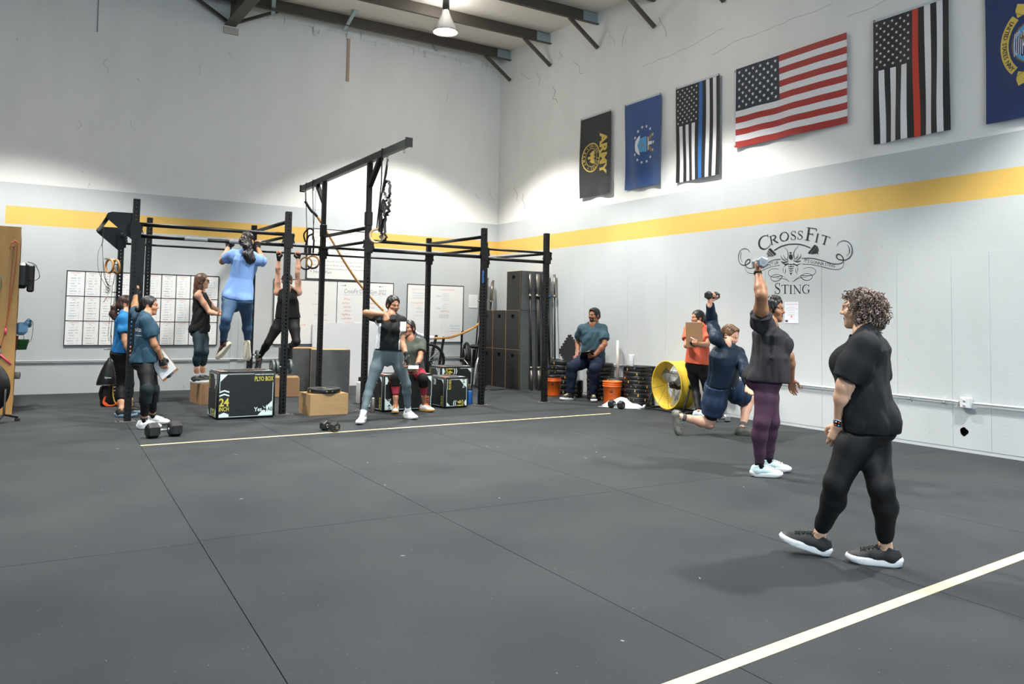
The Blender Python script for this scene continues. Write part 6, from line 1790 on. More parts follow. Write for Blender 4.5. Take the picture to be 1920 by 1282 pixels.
def make_person(S):
    J = {a: np.array(b) for a, b in S['J'].items()}
    k = S['h'] / 1.65; g = S.get('g', 1.); vox = S.get('vox', .009); male = S.get('male', False)
    P, N = J['pelvis'], J['neck']; T = np.linalg.norm(N - P); ax = (N - P) / T
    base = np.array([P[0], P[1], S.get('z0', 0.)])
    t = thing('person', S['label'], 'person', tuple(base), 0)
    rh = U(J['hipR'] - J['hipL']); rs = U(J['shR'] - J['shL'])
    if abs((N - P) @ rs) > .6 * T: rs = rh
    rsh = rtv(S['face']) if S.get('shface') is None else rtv(S['shface'])
    r0 = U(rh - ax * (rh @ ax)); r1 = U(rsh - ax * (rsh @ ax))
    f0, f1 = np.cross(ax, r0), np.cross(ax, r1)
    if male:
        tt = [-.24, -.1, .0, .2, .42, .65, .82, .93, 1.0, 1.06]
        ww = [.09, .155, .168, .158, .150, .165, .172, .14, .07, .05]
        df = [.06, .085, .095, .105, .108, .118, .105, .07, .05, .045]
        db = [.06, .10, .112, .10, .09, .098, .10, .08, .06, .05]
    else:
        tt = [-.24, -.1, .0, .2, .42, .65, .82, .93, 1.0, 1.06]
        ww = [.10, .168, .178, .158, .130, .131, .134, .104, .058, .045]
        df = [.06, .085, .10, .105, .100, .118, .100, .062, .047, .042]
        db = [.07, .115, .128, .108, .085, .090, .095, .078, .056, .045]
    gw = np.array([g * k] * 7 + [1 + (g - 1) * .5] * 1 + [1.] * 2) ; gw[7:] *= k
    belly = S.get('belly', 0.)
    ww = np.array(ww) * gw; df = np.array(df) * gw; db = np.array(db) * gw
    df[2:6] += belly * np.array([.6, 1, 1, .5])
    tt = np.array(tt)
    allJ = np.array(list(J.values()))
    lo, hi = allJ.min(0) - .22 * g, allJ.max(0) + .22 * g
    def torso_fn(off=0., drape=0., lo_t=-.24, hi_t=1.06, wx=None):
        w_, a_, b_ = ww + off, df + off, db + off
        if drape:
            for arr in (w_, a_, b_):
                mx = arr[5] if arr is not w_ else max(arr[5], arr[2])
                for i in range(0, 5): arr[i] = arr[i] * (1 - drape) + drape * max(arr[i], mx)
        def fn(X, Y, Z):
            x, y, z = X - P[0], Y - P[1], Z - P[2]
            tz = (x * ax[0] + y * ax[1] + z * ax[2]) / T
            tc = np.clip(tz, lo_t, hi_t)
            s_ = np.clip(tc, 0, 1)
            xr0 = x * r0[0] + y * r0[1] + z * r0[2]; xr1 = x * r1[0] + y * r1[1] + z * r1[2]
            yf0 = x * f0[0] + y * f0[1] + z * f0[2]; yf1 = x * f1[0] + y * f1[1] + z * f1[2]
            lx = xr0 * (1 - s_) + xr1 * s_; ly = yf0 * (1 - s_) + yf1 * s_
            W_ = np.interp(tc, tt, w_); A_ = np.interp(tc, tt, a_); B_ = np.interp(tc, tt, b_)
            D_ = np.where(ly > 0, A_, B_)
            e = (np.abs(lx / W_) ** 2.3 + np.abs(ly / D_) ** 2.3) ** (1 / 2.3)
            d = (e - 1) * np.minimum(W_, D_)
            dz = np.abs(tz - tc) * T
            return np.where(dz > 0, np.sqrt(np.maximum(d, 0) ** 2 + dz ** 2) + np.minimum(d, 0), d)
        return fn
    tlo, thi = np.minimum(P, N) - .3 * g * k, np.maximum(P, N) + .3 * g * k
    def fwd(s_): return U(f0 * (1 - s_) + f1 * s_)
    def legs(f, off=0., upto=1.0, loose=0., start=0.):
        for s_, sg in (('L', -1), ('R', 1)):
            h_, kn, an = J['hip' + s_], J['kn' + s_], J['an' + s_]
            th = kn - h_; sh = an - kn
            lf = fwd(0)
            mid = h_ + th * .45
            kl = g ** .75 * k * S.get('leg', 1.)
            cut = []
            if upto < 1.0: c = h_ + th * upto / .5 if upto <= .5 else kn + sh * (upto - .5) / .5; cut = [(c, U(th if upto <= .5 else sh))]
            f.cone(h_ + r0 * sg * .002 - lf * .012, mid, (.092 * kl + off), (.078 * kl + off + loose), .03, cut)
            f.cone(mid, kn, .078 * kl + off + loose, .0545 * kl + off + loose, .03, cut)
            if upto > .5:
                back = U(np.cross(np.cross(sh, lf), sh)) * -1
                if np.linalg.norm(np.cross(U(sh), lf)) < .2: back = -lf
                cm = kn + sh * .30 + back * .013 * k
                f.cone(kn, cm, .052 * kl + off + loose, .0535 * kl + off + loose, .03, cut)
                f.cone(cm, kn + sh * .72 + back * .004, .0535 * kl + off + loose, .0365 * kl + off + loose, .03, cut)
                f.cone(kn + sh * .7, an, .0365 * kl + off + loose, .0320 * k + off + loose, .02, cut)
    def butt(f, off=0.):
        if S.get('butt', 1):
            for sg in (-1, 1):
                c = P + r0 * sg * .078 * k * g ** .5 - f0 * .058 * k * g - ax * .02
                f.ell(c, np.array([.086, .086, .092]) * k * g ** .8 * (.85 if male else 1) + off, .035)
    def bust(f, off=0.):
        if not male:
            b_ = S.get('bust', 1.)
            for sg in (-1, 1):
                c = P + ax * T * .66 + r1 * sg * .066 * k * g ** .6 + f1 * (.068 * k * g)
                f.ell(c, np.array([.062, .062, .06]) * k * g ** .7 * b_ + off, .035)
    def shoulders(f, off=0.):
        for s_ in 'LR':
            sh = J['sh' + s_]
            f.cone(N + ax * .012 * k, sh - ax * .006 * k, .046 * k + off, .042 * k * g ** .4 + off, .04)
    def arms(f, off=0., frac=1.0, sides='LR', loose=0., flare=0.):
        """frac 0..1 upper arm, 1..2 forearm"""
        for s_ in sides:
            sh, el, wr = J['sh' + s_], J['el' + s_], J['wr' + s_]
            ua, fa = el - sh, wr - el
            ka = k * g ** .8 * (1.08 if male else 1.) * S.get('arm', 1.)
            cut = []
            if frac < 2: c = sh + ua * frac if frac <= 1 else el + fa * (frac - 1); cut = [(c, U(ua if frac <= 1 else fa))]
            f.ell(sh - ax * .004, np.array([.050, .050, .050]) * k * g ** .5 + off * .6, .03)
            f.cone(sh, sh + ua * .5, .047 * ka + off * .7 + loose * .5, .046 * ka + off + loose + flare * .6, .03, cut)
            f.cone(sh + ua * .5, el, .046 * ka + off + loose + flare, .037 * ka + off + loose + flare, .02, cut)
            if frac > 1:
                f.cone(el, el + fa * .3, .038 * ka + off + loose, .0395 * ka + off + loose, .02, cut)
                f.cone(el + fa * .3, wr, .0395 * ka + off + loose, .0265 * k + off + loose, .02, cut)
    # ---- body
    B = Field(lo, hi, vox)
    B.put(tlo, thi, torso_fn(), .03); butt(B); bust(B); shoulders(B); legs(B); arms(B, 0., 2.0)
    H = J['head']
    B.cone(N - ax * .04 * k, N + (H - N) * .55, .054 * k * g ** .4 * (1.1 if male else .96), .048 * k * (1.12 if male else 1.), .03)
    for s_ in 'LR':   # heel and foot inside the shoe
        fy, fp = S['foot'][s_]; an = J['an' + s_]
        fd = hdv(fy) * cos(R(fp)) + np.array([0, 0, sin(R(fp))])
        up = U(np.cross(rtv(fy), fd))
        B.cone(an, an - up * .045 * k - fd * .02 * k, .033 * k, .028 * k, .015); B.cone(an - up * .03 * k, an + fd * .12 * k - up * .06 * k, .033 * k, .022 * k, .015)
    clothes = []
    top, bot = S.get('top'), S.get('bottom')
    zc = torso_fn()
    def axis_t(F):
        X, Y, Z = F.grid()
        return ((X - P[0]) * ax[0] + (Y - P[1]) * ax[1] + (Z - P[2]) * ax[2]) / T
    if bot:
        F = Field(lo, hi, vox)
        ty = bot['type']; off = bot.get('off', .005)
        F.put(tlo, thi, torso_fn(off, 0, -.24, .5), .03); butt(F, off)
        if ty in ('leggings', 'pants'): legs(F, off, bot.get('len', .93), bot.get('loose', 0.))
        elif ty == 'shorts':
            legs(F, off, bot.get('len', .36), bot.get('loose', .02))
        if bot.get('amp'):
            X, Y, Z = F.grid(); F.a = F.a + (bot['amp'] * folds(X, Y, Z, S['seed'] + 5, bot.get('fxy', 26), bot.get('fz', 16))).astype(np.float32)
        tz = axis_t(F); F.a = np.maximum(F.a, ((tz - bot.get('waist', .34)) * T).astype(np.float32))
        clothes.append((bot.get('name', ty), F, bot['mat'], bot))
    if top:
        F = Field(lo, hi, vox)
        ty = top['type']; off = top.get('off', .012)
        F.put(tlo, thi, torso_fn(off, top.get('drape', .4), -.24, 1.0), .03)
        if top.get('hem', -.1) < -.02: butt(F, top.get('butt_off', off))
        bust(F, off * .8)
        if ty != 'tank': shoulders(F, off * .8)
        else:
            for s_ in 'LR':
                sh = J['sh' + s_]; F.cone(N - ax * .05 * k, N - ax * .05 * k + (sh - N) * .55, .052 * k + off * .5, .048 * k + off * .5, .03)
        if ty == 'tee': arms(F, off, top.get('sleeve', .62), 'LR', top.get('loose', .006), top.get('flare', .010))
        if ty == 'long': arms(F, off * .7, 1.93, 'LR', top.get('loose', .002))
        if ty == 'tank':
            for s_, sg in (('L', -1), ('R', 1)):
                F.ell(J['sh' + s_] + r1 * sg * .022 * k - ax * .035, np.array([.060, .085, .085]) * k * g ** .5, .01, 's', np.stack([r1, f1, ax]))
        X, Y, Z = F.grid(); F.a = F.a + (top.get('amp', .007) * folds(X, Y, Z, S['seed'], top.get('fxy', 28), top.get('fz', 10))).astype(np.float32)
        tz = axis_t(F)
        hemv = top.get('hem', -.1)
        if top.get('curve'):   # hem rises at the sides
            lx = (X - P[0]) * r0[0] + (Y - P[1]) * r0[1] + (Z - P[2]) * r0[2]
            hemv = hemv + top['curve'] * (lx / (.18 * k * g)) ** 2
        # only the trunk is cut at the hem, the sleeves may hang lower
        d2 = np.full(F.a.shape, 1e3, np.float32)
        body_cut = np.maximum(F.a, ((hemv - tz) * T).astype(np.float32))
        if ty in ('tee', 'long'):
            A_ = Field(lo, hi, vox)
            if ty == 'tee': arms(A_, off + .012, top.get('sleeve', .62), 'LR', top.get('loose', .006), top.get('flare', .010))
            else: arms(A_, off * .7 + .012, 1.93, 'LR', top.get('loose', .002))
            F.a = np.where(A_.a < .0, F.a, body_cut)
        else: F.a = body_cut
        F.cone(N - ax * .02 * k + fwd(1) * .012, N + ax * .12 * k + fwd(1) * .05, top.get('neck', .062) * k, .075 * k, .006, op='s')
        if top.get('scoop'):
            F.ell(N - ax * .02 * k + fwd(1) * .075 * k, np.array([.055, .07, top['scoop']]) * k, .01, 's', np.stack([r1, f1, ax]))
        clothes.append((top.get('name', 'shirt'), F, top['mat'], top))
    if top and bot:
        L_, T_ = clothes[0][1], clothes[1][1]
        L_.a = np.where(T_.a < .006, L_.a + .020, L_.a)
    for nm_, F, m, sp_ in clothes:
        hid = F.a < .007
        B.a = np.where(hid, np.maximum(B.a, B.a + .016), B.a)
    skin = S['skin']
    bp, bq = B.mesh(); bp = relax(bp, bq, 1, .4)
    parts = [(bp, bq, 0)]
    # ---- head
    yaw, pit = S['hface'], S.get('hpitch', 0.)
    fh = hdv(yaw) * cos(R(pit)) + np.array([0, 0, sin(R(pit))]); rhd = rtv(yaw)
    if S.get('hroll'):
        q_ = Matrix.Rotation(R(S['hroll']), 3, Vector(fh)); rhd = np.array(q_ @ Vector(rhd))
    uh = U(np.cross(rhd, fh))
    HM = np.stack([rhd, fh, uh], 1)          # local -> world
    ks = k * S.get('headk', 1.0)
    hv = S.get('hvox', .0042)
    F = Field(np.array([-.1, -.12, -.16]), np.array([.1, .14, .13]), hv)
    jw = 1.08 if male else 1.0
    ch = S.get('cheek', 1.0)
    F.ell((0, -.012, .032), (.072, .092, .082), .01)
    F.ell((0, .022, -.030), (.058 * ch, .066, .080), .03)
    F.ell((0, .036, -.078), (.044 * jw * ch, .045, .034 * jw), .025)
    F.ell((0, .069, -.096), (.020 * jw, .016, .016), .02)
    for sg in (-1, 1):
        F.ell((sg * .036 * ch, .058, -.026), (.026 * ch, .024, .024), .02)
        F.ell((sg * .0315, .094, .004), (.0165, .013, .0105), .008, 's')
        F.cone((sg * .012, .087, .019), (sg * .046, .068, .020), .0095, .008, .012)
        F.ell((sg * .012, .091, -.030), (.0075, .009, .007), .008)
        F.ell((sg * .075, -.006, -.008), (.009, .019, .031), .008, 'u', [[.96, sg * -.28, 0], [sg * .28, .96, 0], [0, 0, 1]])
        F.ell((sg * .082, .000, -.006), (.006, .009, .017), .004, 's')
    F.cone((0, .083, .012), (0, .1005, -.022), .0078, .0098, .012)
    F.ell((0, .098, -.026), (.0105, .0095, .0085), .008)
    F.cone((-.016, .081, -.0565), (.016, .081, -.0565), .0068, .0068, .006); F.cone((0, .084, -.0565), (0, .0845, -.0565), .007, .007, .006)
    F.cone((-.013, .080, -.0675), (.013, .080, -.0675), .0075, .0075, .006)
    F.cone((-.024, .085, -.0618), (.024, .085, -.0618), .0022, .0022, .004, op='s')
    F.cone((0, -.02, -.05), (0, -.035, -.19), .050 * (1.12 if male else .98), .052 * (1.12 if male else .98), .03)
    F.plane((0, 0, -.150), (0, 0, -1))
    hp_, hq = F.mesh()
    c = hp_[hq].mean(1)
    mi = np.zeros(len(hq), int)
    front = c[:, 1] > .055
    ax_ = np.abs(c[:, 0])
    mi[front & (np.abs(c[:, 2] + .0622) < .0105) & (ax_ < .0215 - np.abs(c[:, 2] + .062) * .6)] = 1
    brow = front & (ax_ > .012) & (ax_ < .047) & (np.abs(c[:, 2] - (.0265 + .0035 * np.sin((ax_ - .012) / .035 * 2.4))) < .0036)
    mi[brow] = 4
    lash = front & (ax_ > .017) & (ax_ < .046) & (np.abs(c[:, 2] - (.0105 - ((ax_ - .0315) / .016) ** 2 * .005)) < .0022)
    mi[lash] = 4
    if S.get('beard'):
        bd = (c[:, 2] < -.040) & (c[:, 2] > -.118) & (c[:, 1] > .0) & (mi == 0) & ((c[:, 2] < -.070) | (ax_ > .028) | ((c[:, 2] > -.052) & (c[:, 2] < -.042) & (ax_ < .028) & (c[:, 1] > .07)))
        bd &= ~((ax_ > .044) & (c[:, 2] > -.085))
        mi[bd] = 5
    parts.append(((hp_ * ks) @ HM.T + H, hq, mi))
    for sg in (-1, 1):
        E_ = Field((-.02, -.02, -.02), (.02, .02, .02), .0024); E_.ell((0, 0, 0), (.0128, .0128, .0118), .001)
        ep, eq = E_.mesh(); cc = ep[eq].mean(1)
        em = np.where((cc[:, 1] > .006) & (np.hypot(cc[:, 0], cc[:, 2]) < .0078), 3, 2)
        if S.get('closed'): em[:] = 0
        else: em[(cc[:, 2] > .0048) | (cc[:, 2] < -.0052)] = 0
        parts.append((((ep + np.array([sg * .0315, .0715, .004])) * ks) @ HM.T + H, eq, em))
    # ---- hands
    for s_, sg in (('L', -1), ('R', 1)):
        hs = S['hand'][s_]
        d = U(J['ha' + s_] - J['wr' + s_]) if hs.get('d') is None else U(hs['d'])
        n_ = U(hs['n']); th = np.cross(n_, d) * (-1 if s_ == 'R' else 1) * hs.get('flip', 1)
        curl = {'grip': (1.25, 1.35, .8), 'relax': (.35, .45, .3), 'half': (.7, .9, .5), 'flat': (.1, .12, .1)}[hs.get('curl', 'relax')]
        wr = J['wr' + s_]
        hp2, hq2 = hand_field(wr, d, n_, th, k * (1.08 if male else 1.0), curl, vox=S.get('handvox', .0042), thumb_in=.7 if hs.get('curl') in ('grip', 'half') else .25)
        parts.append((hp2, hq2, 0))
        if hs.get('glove'):
            gp, gq = hand_field(wr - d * .02, d, n_, th, k * 1.06, curl, glove=True, vox=S.get('handvox', .0042))
            np_obj('glove', [(gp, gq, 0)], [mat('black_glove', '#131415', .7)], t)
    np_obj('body', parts, [skin, S['lip'], mat('eye_white', '#c2b8b0', .3), mat('iris_dark', '#22150f', .2), S['brow'], mat('beard_stubble', '#1a1412', .9)], t)
    for nm_, F, m, sp_ in clothes:
        cp, cq = F.mesh()
        cp = relax(cp, cq, *((6, .5) if 'len' in sp_ and not sp_.get('amp') else (1, .35)))
        mi = 0; ml = [m]
        if sp_.get('panel'):
            mi = sp_['panel'](cp[cq].mean(1), P, ax, T, r0, f0, k); ml = [m] + sp_['panel_mats']
        np_obj(nm_, [(cp, cq, mi)], ml, t)
    # ---- hair
    hs = S['hair']; hm = hs['mat']
    dn = HM.T @ np.array([0, 0, -1.])     # world down in head space
    if hs['style'] != 'none':
        F = Field((-.17, -.22, -.40), (.17, .13, .17), hs.get('vox', .0052))
        th_ = hs.get('th', .012)
        F.ell((0, -.012, .032), (.072 + th_, .092 + th_, .082 + th_), .01)
        if hs.get('side', True): F.ell((0, -.03, -.015), (.074 + th_ * .8, .066 + th_, .07), .03)
        if hs['style'] == 'short': F.ell((0, .05, .085), (.05, .035, .025), .02)
        # face opening
        hl = hs.get('line', .058) + .012
        F.ell((0, .102, hl - .105), (.077, .080, .114), .012, 's')
        F.ell((0, .075, -.09), (.09, .075, .085), .012, 's')
        if not hs.get('over_ears'):
            for sg in (-1, 1): F.ell((sg * .085, .0, -.02), (.03, .026, .036), .006, 's')
        if hs['style'] in ('tied', 'short', 'bun'): F.ell((0, -.02, -.125), (.12, .10, .062), .015, 's')
        for ch_ in hs.get('tails', []):
            pts = [np.array(p[:3], float) for p in ch_]; rr_ = [p[3] for p in ch_]
            for i in range(len(pts) - 1): F.cone(pts[i], pts[i + 1], rr_[i], rr_[i + 1], .012)
        for c_, r_ in hs.get('blobs', []): F.ell(c_, r_, .014)
        X, Y, Z = F.grid()
        am = hs.get('amp', .0035)
        nz = np.abs(np.sin(95 * X + 2.2 * np.sin(23 * Z + 9 * Y) + 12 * Y)) + .7 * np.abs(np.sin(120 * Y + 2 * np.sin(19 * Z) + 30 * X)) - .8
        if hs.get('wavy'): nz = nz + 1.4 * np.sin(38 * Z + 14 * X + 10 * Y)
        F.a = F.a + (am * nz).astype(np.float32)
        qp, qq = F.mesh()
        np_obj('hair', [((qp * ks) @ HM.T + H, qq, 0)], [hm], t)
    if hs.get('curls'):
        r = random.Random(S['seed']); q = MB(); nC, tone = hs['curls'], hs.get('mats', [hm])
        for i in range(nC):
            z = r.uniform(-.95, 1); a = r.uniform(0, 2 * pi); s2 = math.sqrt(1 - z * z)
            p = np.array([s2 * cos(a) * .100, -.018 + s2 * sin(a) * .104, -.002 + z * .122])
            if p[1] > .030 and p[2] < .084: continue
            if p[1] > .012 and p[2] < -.05: continue
            p = p * np.array([1, 1, 1]) * r.uniform(.80, 1.0)
            drc = U(dn * .8 + U(p) * .5 + np.array([r.uniform(-.5, .5), r.uniform(-.5, .5), r.uniform(-.3, .3)]))
            L = r.uniform(.035, .065); rad = r.uniform(.006, .0095); tr = r.uniform(2, 3.2); ph = r.uniform(0, 6.28)
            u = U(np.cross(drc, [.3, .5, .8])); v = np.cross(drc, u)
            pts = []
            for j in range(13):
                s_ = j / 12; an = ph + tr * 2 * pi * s_
                w_ = p + drc * (L * s_) + (u * cos(an) + v * sin(an)) * rad * (.5 + .5 * s_)
                pts.append(Vector(HM @ (w_ * ks) + H))
            q.tube(pts, .0030, 4, r.randrange(len(tone)))
        q.build('curls', tone, t, True, kind='stuff')
    # ---- shoes
    sh_ = shoe_parts(); su, ss, sl = S['shoes']
    for s_ in 'LR':
        fy, fp = S['foot'][s_]
        fd = hdv(fy) * cos(R(fp)) + np.array([0, 0, sin(R(fp))]); rr_ = rtv(fy); up = U(np.cross(rr_, fd))
        o_ = J['an' + s_] - up * .097 * k
        SM = np.stack([rr_, fd, up], 1); ks2 = k * S.get('shoek', 1.0)
        p_, q_ = sh_['upper']
        so = np_obj('shoe', [((p_ * ks2) @ SM.T + o_, q_, 0)], [su], t)
        M4 = Matrix(((SM[0, 0] * ks2, SM[0, 1] * ks2, SM[0, 2] * ks2, o_[0]), (SM[1, 0] * ks2, SM[1, 1] * ks2, SM[1, 2] * ks2, o_[1]), (SM[2, 0] * ks2, SM[2, 1] * ks2, SM[2, 2] * ks2, o_[2]), (0, 0, 0, 1)))
        for nm_, mm in (('sole', ss), ('laces', sl)):
            b_ = sh_[nm_]; q = MB(); q.v = [tuple(M4 @ Vector(v)) for v in b_.v]; q.f, q.m, q.s = [list(x) for x in b_.f], list(b_.m), list(b_.s)
            ROOT[so.name] = ROOT[t.name]
            q.build(nm_, mm, so, True)
        if S.get('sock'):
            an, kn = J['an' + s_], J['kn' + s_]; d_ = U(kn - an)
            q = MB().tube([Vector(an - up * .02 * k), Vector(an + d_ * .02), Vector(an + d_ * S['sock'][1])], [.041 * k, .0395 * k, .0405 * k * g ** .4], 16); q.build('sock', S['sock'][0], t, True)
    S['_J'], S['_t'], S['_H'], S['_HM'], S['_k'] = J, t, H, HM, ks
    return t
